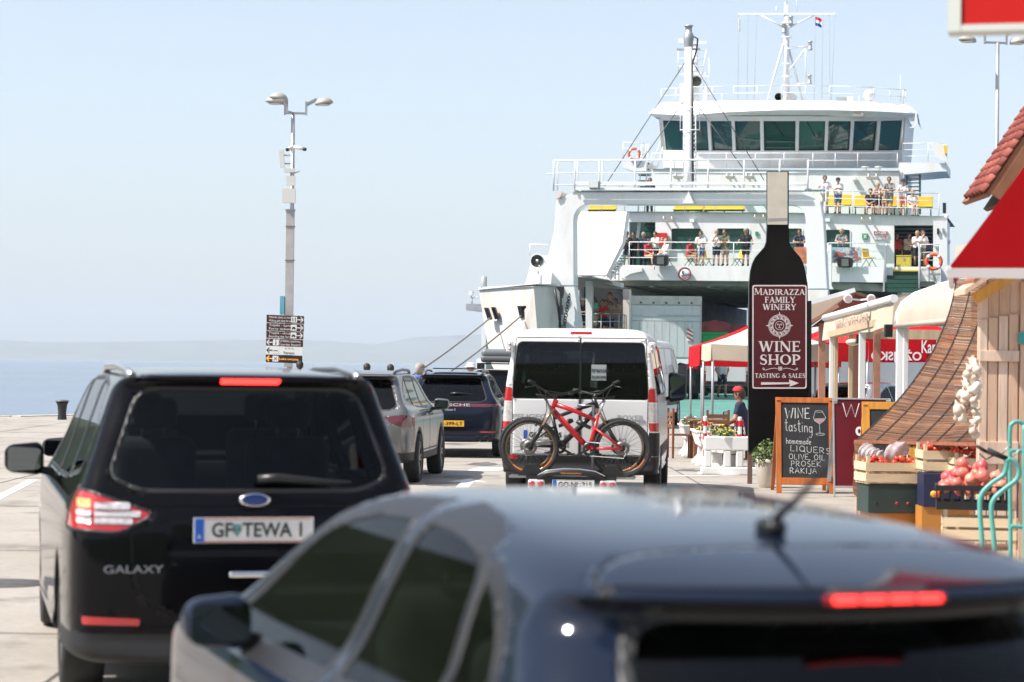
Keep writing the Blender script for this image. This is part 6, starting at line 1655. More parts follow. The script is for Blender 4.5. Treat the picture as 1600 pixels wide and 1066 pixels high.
# ---- A-boards
chalk = mat('chalk_marks', (.62, .62, .60), .9, var=.3, scale=60)
CH = {'W': (.95, [[(0, 1), (.25, 0), (.48, .75), (.68, 0), (.92, 1)]]), 'I': (.3, [[(.12, 1), (.12, 0)]]), 'N': (.75, [[(.05, 0), (.05, 1), (.6, 0), (.62, 1)]]), 'E': (.65, [[(.55, 1), (.05, 1), (.05, 0), (.58, 0)], [(.05, .5), (.45, .52)]]),
      't': (.5, [[(.2, 1.1), (.2, .2), (.35, 0), (.45, .1)], [(.0, .75), (.45, .78)]]), 'a': (.62, [arc(.25, .3, .22, .28, 30, 350, 8), [(.47, .6), (.48, .1), (.6, .02)]]), 's': (.48, [arc(.22, .45, .15, .15, 40, 260, 6) + arc(.22, .15, .17, .15, 80, -150, 6)]),
      'i': (.28, [[(.1, .6), (.1, 0)], [(.1, .8), (.12, .86)]]), 'n': (.6, [[(.06, .6), (.06, 0)], arc(.27, .35, .2, .25, 180, 0, 6) + [(.48, 0)]]), 'g': (.62, [arc(.25, .32, .22, .27, 30, 350, 8), [(.47, .6), (.48, -.2), (.3, -.45), (.05, -.35)]]),
      'h': (.6, [[(.06, 1.05), (.06, 0)], arc(.27, .35, .2, .25, 180, 0, 6) + [(.48, 0)]]), 'o': (.6, [arc(.27, .3, .24, .3, 90, 450, 10)]), 'm': (.9, [[(.06, .6), (.06, 0)], arc(.23, .38, .17, .22, 180, 0, 5) + [(.4, 0)], arc(.57, .38, .17, .22, 180, 0, 5) + [(.74, 0)]]),
      'e': (.55, [[(.05, .32), (.46, .36)] + arc(.26, .32, .21, .29, 10, 320, 9)]), 'd': (.62, [arc(.25, .3, .22, .28, 30, 350, 8), [(.47, 1.05), (.48, 0)]]),
      'L': (.6, [[(.1, 1), (.05, 0), (.5, .02)]]), 'Q': (.8, [arc(.37, .5, .32, .48, 90, 450, 12), [(.45, .25), (.75, -.08)]]), 'U': (.72, [[(.05, 1), (.08, .3)] + arc(.33, .3, .25, .3, 180, 360, 6) + [(.6, 1)]]), 'R': (.68, [[(.06, 0), (.06, 1)] + arc(.2, .75, .32, .25, 90, -90, 6) + [(.58, 0)]]),
      'S': (.6, [arc(.3, .75, .2, .23, 40, 260, 7) + arc(.28, .25, .22, .25, 80, -150, 7)]), 'O': (.78, [arc(.36, .5, .32, .48, 90, 450, 12)]), 'V': (.7, [[(.03, 1), (.33, 0), (.62, 1)]]), 'P': (.62, [[(.06, 0), (.06, 1)] + arc(.2, .73, .32, .27, 90, -90, 6)]),
      'K': (.66, [[(.06, 0), (.06, 1)], [(.55, 1), (.08, .45), (.6, 0)]]), 'A': (.75, [[(0, 0), (.33, 1), (.65, 0)], [(.12, .38), (.54, .38)]]), 'J': (.5, [[(.38, 1), (.38, .25)] + arc(.2, .22, .18, .22, 0, -160, 5)]), ',': (.25, [[(.1, .05), (.03, -.15)]]), ' ': (.35, []), '^': (0, [[(-.45, 1.25), (-.33, 1.1), (-.2, 1.25)]])}
def chalk_line(txt, x0, x1, y0, H, wd, rise=0.0):
    st = []; x = 0; rnd_ = random.Random(len(txt))
    for ch in txt:
        w_, S = CH[ch]; dy = rnd_.uniform(-.05, .05)
        for P in S: st.append([(x + p[0], p[1] + dy) for p in P])
        x += w_ + (.1 if w_ else 0)
    k = (x1 - x0) / max(x - .1, .01)
    return [([(x0 + p[0] * k, y0 + p[1] * H + rise * p[0] * k) for p in P], wd) for P in st]
def a_board(name, px0, px1, ytop, ybot, d, label, frame_m, face_m, fw=.085, leg_m=None):
    a = G(px0, ybot); p0 = W(px0, ytop, d); p1 = W(px1, ytop, d)
    zt = p0.z; w_ = p1.x - p0.x
    root = empty(name, ((p0.x + p1.x) / 2, d, 0), 0, label, 'signboard')
    tl = R(9); H = zt / math.cos(tl)
    rot = Matrix.Rotation(-tl, 4, 'X')
    T = Matrix.Translation((0, -zt * math.tan(tl) * .9, 0)) @ rot
    def box(nm, x0, x1, y0, y1, z0, z1, m, par=root):
        mb = MB().bx(x0, x1, y0, y1, z0, z1); mb.v = [tuple(T @ Vector(v)) for v in mb.v]; return mb.build(nm, m, par, bevel=.004)
    h = w_ / 2
    box('frame_side', -h, -h + fw, -.02, .02, 0, H, frame_m); box('frame_side', h - fw, h, -.02, .02, 0, H, frame_m)
    box('frame_top', -h + fw, h - fw, -.018, .018, H - fw, H, frame_m); box('frame_bottom', -h + fw, h - fw, -.018, .018, .12, .12 + fw * 1.3, frame_m)
    face = box('board', -h + fw - .01, h - fw + .01, -.006, .008, .12 + fw, H - fw + .01, face_m)
    for s_ in (-1, 1): MB().beam((s_ * (h - .04), .62, 0), (s_ * (h - .04), -.0, H * .97), .05, .04).build('rear_leg', leg_m or frame_m, root)
    M4 = T @ frame3((0, -.0065, 0), (1, 0, 0), (0, 0, 1))
    return root, face, M4, w_, H
orange = mat('orange_wood', (.50, .14, .03), .5, var=.22, scale=3, stretch=(6, 6, .7))
orange2 = mat('light_orange_wood', (.62, .27, .04), .5, var=.18, scale=3, stretch=(6, 6, .7))
slate = mat('chalkboard_slate', (.022, .022, .025), .7, var=.35, scale=3)
rt, fc, M4, bw, bh = a_board('chalkboard_sign', 1212, 1303, 621, 768, 31.0, 'orange framed chalkboard with white wine tasting writing', orange, slate, .075)
u31 = 31.0 / FPX
def cX(px): return (px - 1257.5) * u31
def cZ(py): return bh - (py - 621) * u31 * 1.01
CL = []
CL += chalk_line('WINE', cX(1227), cX(1266), cZ(653), cZ(637) - cZ(653), 1.5 * u31)
CL += chalk_line('tasting', cX(1226), cX(1270), cZ(673), 17 * u31, .9 * u31, -.06)
CL += chalk_line('homemade', cX(1228), cX(1267), cZ(693), 9 * u31, .75 * u31, -.03)
CL += chalk_line('LIQUERS', cX(1234), cX(1297), cZ(704), 9 * u31, .8 * u31, -.07)
CL += chalk_line('OLIVE, OIL', cX(1232), cX(1288), cZ(717), 8.5 * u31, .8 * u31, -.02)
CL += chalk_line('PROS^EK', cX(1235), cX(1282), cZ(728), 8.5 * u31, .75 * u31)
CL += chalk_line('RAKIJA', cX(1233), cX(1276), cZ(739), 8.5 * u31, .9 * u31)
CL += [([(cX(1273.5), cZ(643)), (cX(1270.5), cZ(653)), (cX(1272.5), cZ(657)), (cX(1280), cZ(662)), (cX(1287), cZ(657)), (cX(1290), cZ(652)), (cX(1285), cZ(643))], .6 * u31), (arc(cX(1279.3), cZ(642.5), 6 * u31, 1.4 * u31, 0, 360, 10), .5 * u31),
       ([(cX(1280), cZ(662)), (cX(1280.5), cZ(676))], .6 * u31), (arc(cX(1281), cZ(678), 7 * u31, 1.7 * u31, 0, 360, 10), .6 * u31)]
strokes_mesh(CL, M4, chalk, 'chalk_writing', fc, False, .002)
MB().add([M4 @ Vector((cX(x), cZ(y), .002)) for x, y in ((1271.5, 653.5), (1273, 657), (1280, 661.5), (1286.5, 657), (1289, 652.8))], [(0, 1, 2, 3, 4)]).build('drawn_wine', mat('chalk_pink', (.42, .27, .26), .9), fc)
r2, f2, M5, w2, h2 = a_board('maroon_signboard', 1301, 1392, 622, 772, 30.3, 'maroon signboard with a white letter W beside the chalkboard', mat('board_alu', (.55, .55, .57), .35, .6), mat('board_maroon', (.12, .003, .010), .4, var=.1), .022)
u30 = 30.3 / FPX
strokes_mesh([([((x - 1346.5) * u30, h2 - (y - 622) * u30) for x, y in ((1317, 630), (1322.5, 651.5), (1330, 632), (1336, 652), (1342.5, 630))], 1.6 * u30), (arc((1342 - 1346.5) * u30, h2 - 52 * u30, 4 * u30, 5.5 * u30, 0, 360, 14), 3.6 * u30)] , M5, white2, 'lettering', f2, False, .002)
put_text('INE', .19, M5 @ Matrix.Translation((.20, h2 - .17, .002)), white2, f2); put_text('BAR', .13, M5 @ Matrix.Translation((.12, h2 - .50, .002)), white2, f2)
a_board('chalkboard_sign', 1347, 1430, 628, 778, 29.3, 'light orange framed blank chalkboard half hidden by the bamboo blind', orange2, slate, .10)

# ---- lamp posts
postm = mat('post_galvanised', (.40, .41, .43), .45, .5, var=.15, scale=3)
capm = mat('lamp_cap_grey', (.36, .35, .32), .5)
def lamp_head(root, c, dirv):
    d = Vector(dirv).normalized()
    o = MB().lathe([(.27, 0), (.257, .05), (.21, .115), (.125, .165), (.001, .18)], 24, c=c).lathe([(.27, 0), (.25, -.015), (.001, -.03)], 24, c=c).build('lamp_head', capm, root)
    o.data.transform(Matrix.Translation(c) @ Matrix.Rotation(R(-8) * (1 if d.x > 0 else -1), 4, 'Y') @ Matrix.Translation(-Vector(c)))
    MB().lathe([(.20, -.032), (.14, -.055), (.001, -.065)], 20, c=c).build('diffuser', mat('lamp_diffuser', (.62, .60, .52), .3), o)
def lamp_post(px, d, ytop, yarm, label, heads, dz=.30):
    b = W(px, yarm, d); root = empty('lamp_post', (b.x, d, 0), 0, label, 'lamp post')
    MB().tube([(0, 0, 0), (0, 0, b.z)], [.085, .055], 12).build('pole', postm, root)
    ar = MB()
    for (dx, dy) in heads:
        ar.beam((0, 0, b.z), (dx * .55, dy * .55, b.z), .05, .06); ar.beam((dx * .55, dy * .55, b.z - .05), (dx * .55, dy * .55, b.z + .35), .06, .07)
        ar.beam((dx * .55, dy * .55, b.z + .25), (dx * 1.0, dy * 1.0, b.z + .42), .05, .1)
    ar.build('arm', postm, root)
    for (dx, dy) in heads: lamp_head(root, Vector((dx * 1.3, dy * 1.3, b.z + dz)), (dx, dy, 0))
    return root, b.z
LP, zt = lamp_post(458, 64, 155, 177, 'tall lamp post with cameras and aerial boxes above the tourist direction signs', [(-.42, .0), (.68, .1), (-.25, -.75)])
def lz(py): return W(456, py, 64).z
sleeve = MB().bx(-.155, .075, -.09, .09, 1.6, lz(330)).build('cable_duct', mat('duct_grey', (.40, .39, .38), .6, var=.1), LP)
MB().bx(-.18, .1, -.11, .11, lz(330) + .003, lz(330) + .05).build('duct_cap', postm, LP)
for y in (355, 408): MB().bx(-.17, .1, -.105, .105, lz(y), lz(y) + .03).build('duct_clamp', mat('clamp_brown', (.2, .14, .1), .6), LP)
MB().bx(-.26, .12, -.26, -.115, lz(318), lz(296)).build('cabinet', mat('box_light', (.62, .62, .60), .5), LP)
MB().bx(-.15, .10, -.22, -.1, lz(291), lz(276)).build('cabinet', mat('box_light', (.62, .62, .60), .5), LP)
MB().box((-.3, -.05, lz(249)), (.13, .1, .5), Matrix.Rotation(R(-6), 3, 'Y')).build('panel_aerial', mat('box_light', (.62, .62, .60), .5), LP)
MB().beam((-.3, 0, lz(243)), (0, 0, lz(243)), .04, .04).beam((-.3, 0, lz(256)), (0, 0, lz(256)), .04, .04).build('aerial_bracket', postm, LP)
MB().bx(-.22, .08, -.2, -.06, lz(270), lz(264)).build('junction_box', mat('box_light', (.62, .62, .60), .5), LP)
MB().beam((0, -.05, lz(272)), (.22, -.1, lz(268)), .03, .03).build('small_bracket', postm, LP)
for (x0, x1, z_) in ((-.02, -.12, 231), (.06, .34, 230)):
    cmo = MB().tube([(x0, -.06, lz(z_)), (x1, -.2, lz(z_) - .07)], .055, 10).build('camera', mat('box_light', (.62, .62, .60), .5), LP)
    MB().tube([(x1 * 1.0, -.2, lz(z_) - .07), (x1 * 1.18 - .0, -.235, lz(z_) - .088)], .05, 10).build('camera_lens', black, cmo)
MB().bx(-.30, -.17, -.1, .1, lz(492), lz(463)).build('blue_panel', mat('panel_blue', (.12, .38, .48), .5), LP)
# direction signs: tilted a little as a block
sg_b = mat('sign_brown', (.055, .012, .008), .5, var=.15, scale=3); sgw = mat('sign_white', (.72, .72, .70), .5)
rows = [(491.8, 504.0, sg_b, 'Pjesacka staza uz more', 'Walking path along the sea', 'R', 'walk'), (504.7, 516.4, sg_b, 'Trajekt - karte', 'Ferry tickets', 'R', 'car'), (517, 528.2, sg_b, 'Trajekt - ukrcaj', 'Boarding the ferry', 'R', 'car'), (529, 540.2, sg_b, 'Turisticka zajednica', 'Tourist board', 'L', 'i'), (540.8, 553.2, sgw, '* * *', 'Faraon', 'L', 'bed'), (553.9, 566, black, 'Luka uvozna', '', 'L', 'x')]
DS = 63.4; us = DS / FPX
for k, (y0, y1, m, l1, l2, side, pic) in enumerate(rows):
    xl, xr = 416.5 - k * .25, 475.0 - k * .55
    sk_ = 2.3
    P = [(xl, y0), (xr, y0 + sk_), (xr, y1 + sk_), (xl, y1)]
    r_ = plate_px('direction_sign', P, DS, DS + .05, m, LP)
    org = W((xl + xr) / 2, (y0 + y1 + sk_) / 2, DS - .004); rv = W(xr, y0 + sk_, DS) - W(xl, y0, DS); M4 = frame3(org, rv, (0, 0, 1))
    inkm = TK if m is sgw else (amber if m is black else sgw)
    wd = rv.length; hh = (y1 - y0) * us
    sx = -1 if side == 'L' else 1
    ax = sx * wd * .40
    st = [([(ax - sx * .085, 0), (ax + sx * .07, 0)], .028), ([(ax + sx * .01, .075), (ax + sx * .085, 0), (ax + sx * .01, -.075)], .028)]
    strokes_mesh(st, M4, inkm, 'arrow', r_, True)
    px_ = sx * wd * .235
    pb = MB().add([M4 @ Vector((px_ + a, b, .001)) for a, b in rnd([(-.085, -.085), (.085, -.085), (.085, .085), (-.085, .085)], .02)], [tuple(range(20))]).build('pictogram_panel', sgw, r_, world=True)
    S = {'walk': [([(-.04, .05), (-.03, -.06)], .025), ([(.03, .05), (.04, -.06)], .025), ([(-.04, .065), (-.035, .065)], .03), ([(.03, .065), (.04, .065)], .03)], 'car': [([(-.06, -.02), (.06, -.02)], .03), ([(-.035, .01), (.035, .01)], .03), ([(-.04, -.05), (-.02, -.05)], .02), ([(.02, -.05), (.04, -.05)], .02)], 'i': [([(0, .02), (0, -.065)], .03), ([(-.012, .06), (.015, .06)], .03)], 'bed': [([(-.06, -.01), (.06, -.01)], .022)], 'x': [([(-.05, .05), (.05, -.05)], .014), ([(.05, .05), (-.05, -.05)], .014)]}[pic]
    strokes_mesh([([(px_ + p[0], p[1]) for p in q_], w_) for q_, w_ in S], M4, TK, 'pictogram', pb, True, .003)
    tx_ = -sx * wd * .13; tw = wd * .60
    ln_ = [(l1, .05), (l2, -.05)] if l2 else [(l1, .0)]
    for (t, off) in ln_:
        if not t: continue
        put_text(t, .095 if l2 != 'Faraon' or t == 'Faraon' else .08, M4 @ Matrix.Translation((tx_, off * (1.0 if l2 != 'Faraon' else 1.1), .001)), inkm, r_, world=True, width=tw if len(t) > 14 else min(tw, len(t) * .05))
LP2, _ = lamp_post(1559, 66, 40, 67, 'lamp post behind the red awning and tiled roof on the right', [(-.72, -.1), (.5, .1)], .03)

# ---- litter bin / mooring post on the left quay edge
bn = G(97, 656)
BN = empty('quay_bollard', (bn.x, bn.y, 0), 0, 'dark waisted mooring bollard at the water edge beyond the black minivan', 'bollard')
BN.scale = (1.1, 1.1, .72)
MB().lathe([(.12, 0), (.105, .3), (.13, .6), (.17, .72), (.001, .73)], 20).build('bollard_body', mat('cast_iron', (.03, .03, .032), .6, .3), BN)
MB().lathe([(.001, .80), (.12, .79), (.19, .755), (.19, .732), (.001, .732)], 20).build('bollard_cap', mat('worn_iron', (.16, .14, .12), .5, .5), BN)

# ---- planters, posts, plants
plw = mat('planter_plastic', (.74, .73, .71), .5, var=.04, scale=3)
leaf_ms = [mat('leaf_%d' % i, c, .6, var=.3, scale=12) for i, c in enumerate(((.06, .12, .02), (.10, .15, .03), (.15, .17, .05)))]
petal = {'yellow': mat('petal_yellow', (.75, .50, .04), .6), 'pink': mat('petal_pink', (.70, .20, .28), .6), 'white': mat('petal_white', (.75, .74, .70), .6)}
def foliage(root, c, size, n, seed, cols=('yellow', 'pink', 'white'), nf=40, name='foliage', lm=None, ls=.035):
    rg_ = random.Random(seed)
    for mi in range(3):
        mb = MB()
        for i in range(n // 3):
            th = rg_.uniform(0, 6.283); rr = rg_.random() ** .5; zz = rg_.random()
            p = Vector((c[0] + math.cos(th) * rr * size[0], c[1] + math.sin(th) * rr * size[1], c[2] + zz * size[2] * (1.1 - rr * .6)))
            a = Vector((rg_.gauss(0, 1), rg_.gauss(0, 1), rg_.gauss(.4, .6))).normalized(); b = a.orthogonal().normalized(); s_ = ls * rg_.uniform(.6, 1.4)
            mb.add([p - b * s_ * .4, p + a * s_, p + b * s_ * .4, p - a * s_ * .6], [(0, 1, 2, 3)])
        o = mb.build(name, (lm or leaf_ms)[mi], root); o['kind'] = 'stuff'
    for cn in cols:
        mb = MB()
        for i in range(nf // max(1, len(cols))):
            th = rg_.uniform(0, 6.283); rr = rg_.random() ** .5
            p = Vector((c[0] + math.cos(th) * rr * size[0], c[1] + math.sin(th) * rr * size[1], c[2] + size[2] * (rg_.uniform(.6, 1.15) - rr * .4)))
            mb.ball(p, rg_.uniform(.014, .026), 6, 4, (1, 1, .6))
        o = mb.build('flowers', petal[cn], root); o['kind'] = 'stuff'
def planter(loc, rz, label, seed, cols, H=.62, L=1.0, barrier=False):
    root = empty('flower_planter', loc, rz, label, 'planter', 'white planters along the terrace')
    # trough
    o, b_ = [], []
    mb = MB()
    def ring(x, y, z): return [(-x, -y, z), (x, -y, z), (x, y, z), (-x, y, z)]
    rs = [ring(L / 2 * .86, .13, H - .28), ring(L / 2, .2, H - .04), ring(L / 2 + .02, .22, H - .035), ring(L / 2 + .02, .22, H), ring(L / 2 - .03, .17, H), ring(L / 2 - .04, .16, H - .08)]
    V = [p for r_ in rs for p in r_]; Fq = [(0, 1, 2, 3)] + [(4 * i + j, 4 * i + (j + 1) % 4, 4 * i + 4 + (j + 1) % 4, 4 * i + 4 + j) for i in range(5) for j in range(4)]
    mb.add(V, Fq); mb.build('trough', plw, root, bevel=.008)
    MB().bx(-L / 2 + .04, L / 2 - .04, -.16, .16, H - .1, H - .09).build('soil', mat('soil', (.05, .035, .025), .9), root)
    for sx in (-1, 1):
        x = sx * L * .32
        mbl = MB(); rr = [ring(.17, .20, 0), ring(.165, .19, .05), ring(.10, .10, .16), ring(.09, .09, H - .3)]
        V = [(p[0] + x, p[1], p[2]) for r_ in rr for p in r_]; mbl.add(V, [(3, 2, 1, 0)] + [(4 * i + j, 4 * i + (j + 1) % 4, 4 * i + 4 + (j + 1) % 4, 4 * i + 4 + j) for i in range(3) for j in range(4)] + [(12, 13, 14, 15)])
        mbl.build('foot', plw, root, bevel=.008)
    foliage(root, (0, 0, H - .08), (L / 2 - .02, .17, .26), 420, seed, cols)
    return root
def barrier(loc, rz, label):
    root = empty('plastic_barrier', loc, rz, label, 'barrier', 'white plastic barriers')
    L, H = .95, .62
    def panel(x0, x1, z0, z1): return MB().bx(x0, x1, -.06, .06, z0, z1)
    panel(-L / 2, L / 2, H - .22, H).build('top_panel', plw, root, bevel=.015); panel(-L / 2 - .05, L / 2 + .05, 0, .13).build('base_panel', plw, root, bevel=.02)
    for x in (-L / 2 + .06, -.10, .10, L / 2 - .06):
        MB().bx(x - .06, x + .06, -.055, .055, .131, H - .221).build('upright', plw, root, bevel=.02)
    return root
g1 = G(1079, 712); g2 = G(1104, 727); g3 = G(1132, 741)
dr = math.atan2(g3.y - g1.y, g3.x - g1.x)
planter(g1, dr, 'white plastic planter of pale flowers, farthest along the terrace', 1, ('white', 'pink'), L=1.3)
planter(g2 + Vector((0, .3, 0)), dr, 'white plastic planter with pink and yellow flowers behind the left striped post', 2, ('pink', 'yellow', 'yellow'), L=1.5)
planter(g3 + Vector((.0, .25, 0)), dr + .3, 'white plastic planter with tall green leaves nearest the right striped post', 3, ('yellow',), L=1.1)
barrier(G(1146, 745) + Vector((.05, .55, 0)), 0, 'white plastic barrier panel behind the right striped post'); barrier(G(1188, 744) + Vector((.02, .5, 0)), 0, 'white plastic barrier under the bottle signboard')
def striped(px, py, label):
    p = G(px, py); root = empty('striped_post', (p.x, p.y, 0), 0, label, 'post', 'red and white posts')
    H = .93; rw = mat('post_white', (.74, .74, .72), .45); rd = mat('post_red', (.60, .02, .03), .45)
    zs = [(0, .28, rw), (.28, .39, rd), (.39, .55, rw), (.55, .66, rd), (.66, .78, rw), (.78, .86, rd) if px < 1120 else (.78, .88, rd), (.88, H, rw)]
    zs[-1] = (zs[-2][1], H, rw)
    for a, b, m in zs: MB().lathe([(.034, a + .0005), (.034, b - .0005)], 14).build('band', m, root)
    MB().lathe([(.034, H), (.02, H + .012), (.001, H + .015)], 14).lathe([(.11, 0), (.11, .02), (.036, .03)], 16).build('end_fittings', rw, root)
    for side in (-1, 1):
        for k in range(13):
            z = H - .06 - k * .038; x = side * (.05 + .03 * math.sin(k * .24))
            pts = [(x + .011 * math.cos(t) * (1 if k % 2 else .3), .011 * math.cos(t) * (.3 if k % 2 else 1) - .02, z + .024 * math.sin(t)) for t in [i * math.pi / 4 for i in range(8)]]
            MB().tube(pts, .0055, 5, closed=True).build('chain_link', rd if (k // 3) % 2 == 0 else rw, root)
striped(1101, 740, 'red and white striped chain post, the left of the pair'); striped(1155, 742, 'red and white striped chain post beside the bottle signboard')
pp = G(1197, 762)
PT = empty('potted_shrub', (pp.x, pp.y, 0), 0, 'small green shrub in a tall pale pot between the bottle sign and chalkboard', 'potted plant')
MB().lathe([(.10, 0), (.13, .05), (.16, .35), (.165, .42), (.14, .42), (.13, .36), (.001, .35)], 20).build('pot', mat('pot_pale', (.62, .55, .47), .7, var=.1), PT)
foliage(PT, (0, 0, .36), (.2, .18, .36), 900, 9, (), 0, 'foliage', [mat('shrub_%d' % i, c, .6) for i, c in enumerate(((.05, .10, .02), (.09, .14, .03), (.14, .17, .03)))], .03)

# ---- terrace: table, tents
tw_ = mat('table_wood', (.22, .085, .04), .5, var=.25, scale=4, stretch=(1, 6, 6))
TB = empty('terrace_table', (W(1128, 656, 42).x, 42, 0), R(4), 'brown slatted wooden table on the terrace by the planters', 'table')
for k in range(5): MB().bx(-.62, .62, -.36 + k * .148, -.36 + k * .148 + .132, .72, .75).build('slat', tw_, TB, bevel=.004)
for sx in (-1, 1):
    for sy in (-1, 1): MB().bx(sx * .54 - .035, sx * .54 + .035, sy * .28 - .035, sy * .28 + .035, 0, .715).build('leg', tw_, TB)
def chair(x, y, rz, lab):
    c = empty('terrace_chair', (x, y, 0), rz, lab, 'chair', 'wooden terrace chairs')
    MB().bx(-.22, .22, -.22, .22, .43, .46).build('seat', tw_, c, bevel=.005)
    for k in range(3): MB().bx(-.2, .2, -.23, -.205, .58 + k * .11, .65 + k * .11).build('back_slat', tw_, c)
    for sx in (-1, 1):
        MB().bx(sx * .2 - .02, sx * .2 + .02, -.235 if sx else 0, -.195, .0, .95).build('leg', tw_, c); MB().bx(sx * .2 - .02, sx * .2 + .02, .18, .22, 0, .43).build('leg', tw_, c)
chair(TB.location.x - .75, 42.2, R(-80), 'wooden chair at the left end of the terrace table'); chair(TB.location.x - .2, 41.2, R(8), 'wooden chair tucked in at the near side of the terrace table')
JR = empty('glass_jar', (W(1134, 643, 42).x, 42, .755), 0, 'small glass jar standing on the terrace table', 'jar')
MB().lathe([(.05, 0), (.055, .02), (.055, .12), (.045, .14), (.045, .15), (.04, .15), (.04, .12), (.045, .02), (.001, .012)], 16).build('jar_body', glass('jar_glass', (.85, .9, .88)), JR)
def tent(name, c, hx, hy, ze, zp, val, m, mv, label, ridge=0.0, poles=True):
    root = empty(name, (c[0], c[1], 0), c[2] if len(c) > 2 else 0, label, 'canopy')
    n = 8
    def edge(a, b, sag):
        return [Vector(a).lerp(Vector(b), i / n) - Vector((0, 0, sag * math.sin(math.pi * i / n))) for i in range(n + 1)]
    cs = [(-hx, -hy, ze), (hx, -hy, ze), (hx, hy, ze), (-hx, hy, ze)]; pk = [Vector((-ridge, 0, zp)), Vector((ridge, 0, zp))]
    for k in range(4):
        a, b = cs[k], cs[(k + 1) % 4]; e0 = edge(a, b, .03)
        pa = pk[0] if a[0] < 0 else pk[1]; pb = pk[0] if b[0] < 0 else pk[1]
        mb = MB(); rows = 5; V = []
        for r_ in range(rows + 1):
            t = r_ / rows
            for i in range(n + 1):
                top = pa.lerp(pb, i / n); p = e0[i].lerp(top, t); p.z -= .10 * math.sin(math.pi * t) * (.6 + .4 * math.sin(math.pi * i / n)); V.append(p)
        mb.add(V, [(r_ * (n + 1) + i, r_ * (n + 1) + i + 1, (r_ + 1) * (n + 1) + i + 1, (r_ + 1) * (n + 1) + i) for r_ in range(rows) for i in range(n)], True)
        o = mb.build('roof_panel', m, root)
        mv_ = MB(); V = [p + Vector((0, 0, -.002)) for p in e0] + [p + Vector((.012 * math.sin(i * 2.1), .012 * math.cos(i * 2.1), -val)) for i, p in enumerate(e0)]
        mv_.add(V, [(i, i + 1, n + 2 + i, n + 1 + i) for i in range(n)], True).build('valance', mv, root)
    if poles:
        for x, y, z in cs: MB().bar((x * .97, y * .97, 0), (x * .97, y * .97, z), .025, 8).build('pole', postm, root)
    return root
redc = mat('red_canvas', (.45, .006, .012), .8, var=.12, scale=2, bump=.4, bscale=4, spec=.15)
crm = mat('cream_canvas', (.56, .47, .36), .8, var=.06, scale=3, bump=.2, bscale=4); whc = mat('white_canvas', (.60, .55, .48), .8, var=.05, scale=3)
tent('red_canopy', (W(1192, 545, 49).x, 49), 1.52, 1.5, 2.20, 2.85, .42, redc, redc, 'red terrace canopy behind the cream one, left of the bottle sign')
tent('cream_canopy', (W(1196, 545, 44.5).x, 44.5), 1.19, 1.1, 2.20, 2.72, .31, whc, crm, 'white and cream terrace canopy left of the bottle sign')
RT = tent('red_canopy', (W(1385, 540, 50).x, 50.5), 1.75, 1.2, 2.45, 3.0, .52, redc, redc, 'wide red canopy with white beer lettering behind the wine shop awning', .8)
put_text('Karlova\u010dko', .40, frame3((1.18, -1.235, 2.24), (1, 0, 0), (0, 0, 1)), white2, RT, name='lettering', bold=.006, width=1.05)
put_text('O\u017dUJSKO', .26, frame3((.1, -1.232, 2.03), (1, 0, 0), (0, 0, 1)) @ Matrix.Diagonal((-1, 1, 1, 1)), white2, RT, name='lettering', bold=.006)
tent('red_canopy', (W(1300, 540, 46).x, 46), .62, .9, 2.30, 2.62, .36, mat('coral_canvas', (.48, .03, .03), .8, var=.1, scale=2, spec=.15), redc, 'small faded red canopy right behind the bottle sign')
# ---- small pavilion with brown roof and floodlights
PV = empty('wooden_pavilion', (W(1318, 560, 41).x, 41, 0), 0, 'brown roofed wooden pavilion with two floodlights on its gable', 'pavilion')
def pv(px, py, d=41): return W(px, py, d) - Vector((PV.location.x, 41, 0)) + Vector((0, 0, 0))
brn = mat('roof_brown', (.12, .055, .04), .7, var=.3, scale=6); pinkwood = mat('pink_wood', (.38, .18, .12), .6, var=.2, scale=4)
a, b, c = pv(1262, 508), pv(1336, 455), pv(1374, 466)
MB().prism([(0, 0), (1, 0)], lambda u, v: a, lambda u, v: a) if False else None
for (p, q, nm) in ((a, b, 'roof_slope'), (b, c, 'roof_slope')):
    MB().add([p, q, q + Vector((0, 2.4, 0)), p + Vector((0, 2.4, 0))] + [v - Vector((0, 0, .06)) for v in (p, q, q + Vector((0, 2.4, 0)), p + Vector((0, 2.4, 0)))], [(0, 1, 2, 3), (7, 6, 5, 4), (0, 4, 5, 1), (1, 5, 6, 2), (2, 6, 7, 3), (3, 7, 4, 0)]).build(nm, brn, PV)
MB().beam(pv(1262, 474, 40.9), pv(1336, 453, 40.9), .03, .08).build('fascia', white2, PV)
MB().beam(pv(1262, 506, 40.9), pv(1310, 478, 40.9), .04, .06).build('fascia', pinkwood, PV)
MB().add([pv(1266, 512, 41.2), pv(1370, 500, 41.2), pv(1366, 470, 41.2), pv(1336, 459, 41.2)], [(0, 1, 2, 3)]).build('gable', mat('gable_red', (.35, .10, .07), .7, var=.3, scale=5), PV)
MB().add([pv(1264, 508, 41.3), pv(1264, 476, 41.3), pv(1330, 457, 41.3), pv(1322, 470, 41.3)], [(0, 1, 2, 3)]).build('side_canvas', crm, PV)
for x in (1286, 1372): p = pv(x, 560); MB().bx(p.x - .06, p.x + .06, .1, .22, 0, pv(x, 505).z).build('post', pinkwood, PV)
for x in (1325, 1361):
    p = pv(x, 467, 40.8); o = MB().lathe([(.001, .1), (.06, .09), (.085, .0), (.085, -.02), (.07, -.025), (.001, -.02)], 16, axis='Y', c=p).build('floodlight', white2, PV)
    MB().lathe([(.001, -.027), (.06, -.027)], 14, axis='Y', c=p).build('lens', mat('lens_pinkish', (.5, .35, .32), .2), o)
    MB().beam(p, pv(1343, 469, 40.95), .03, .03).build('arm', white2, PV)

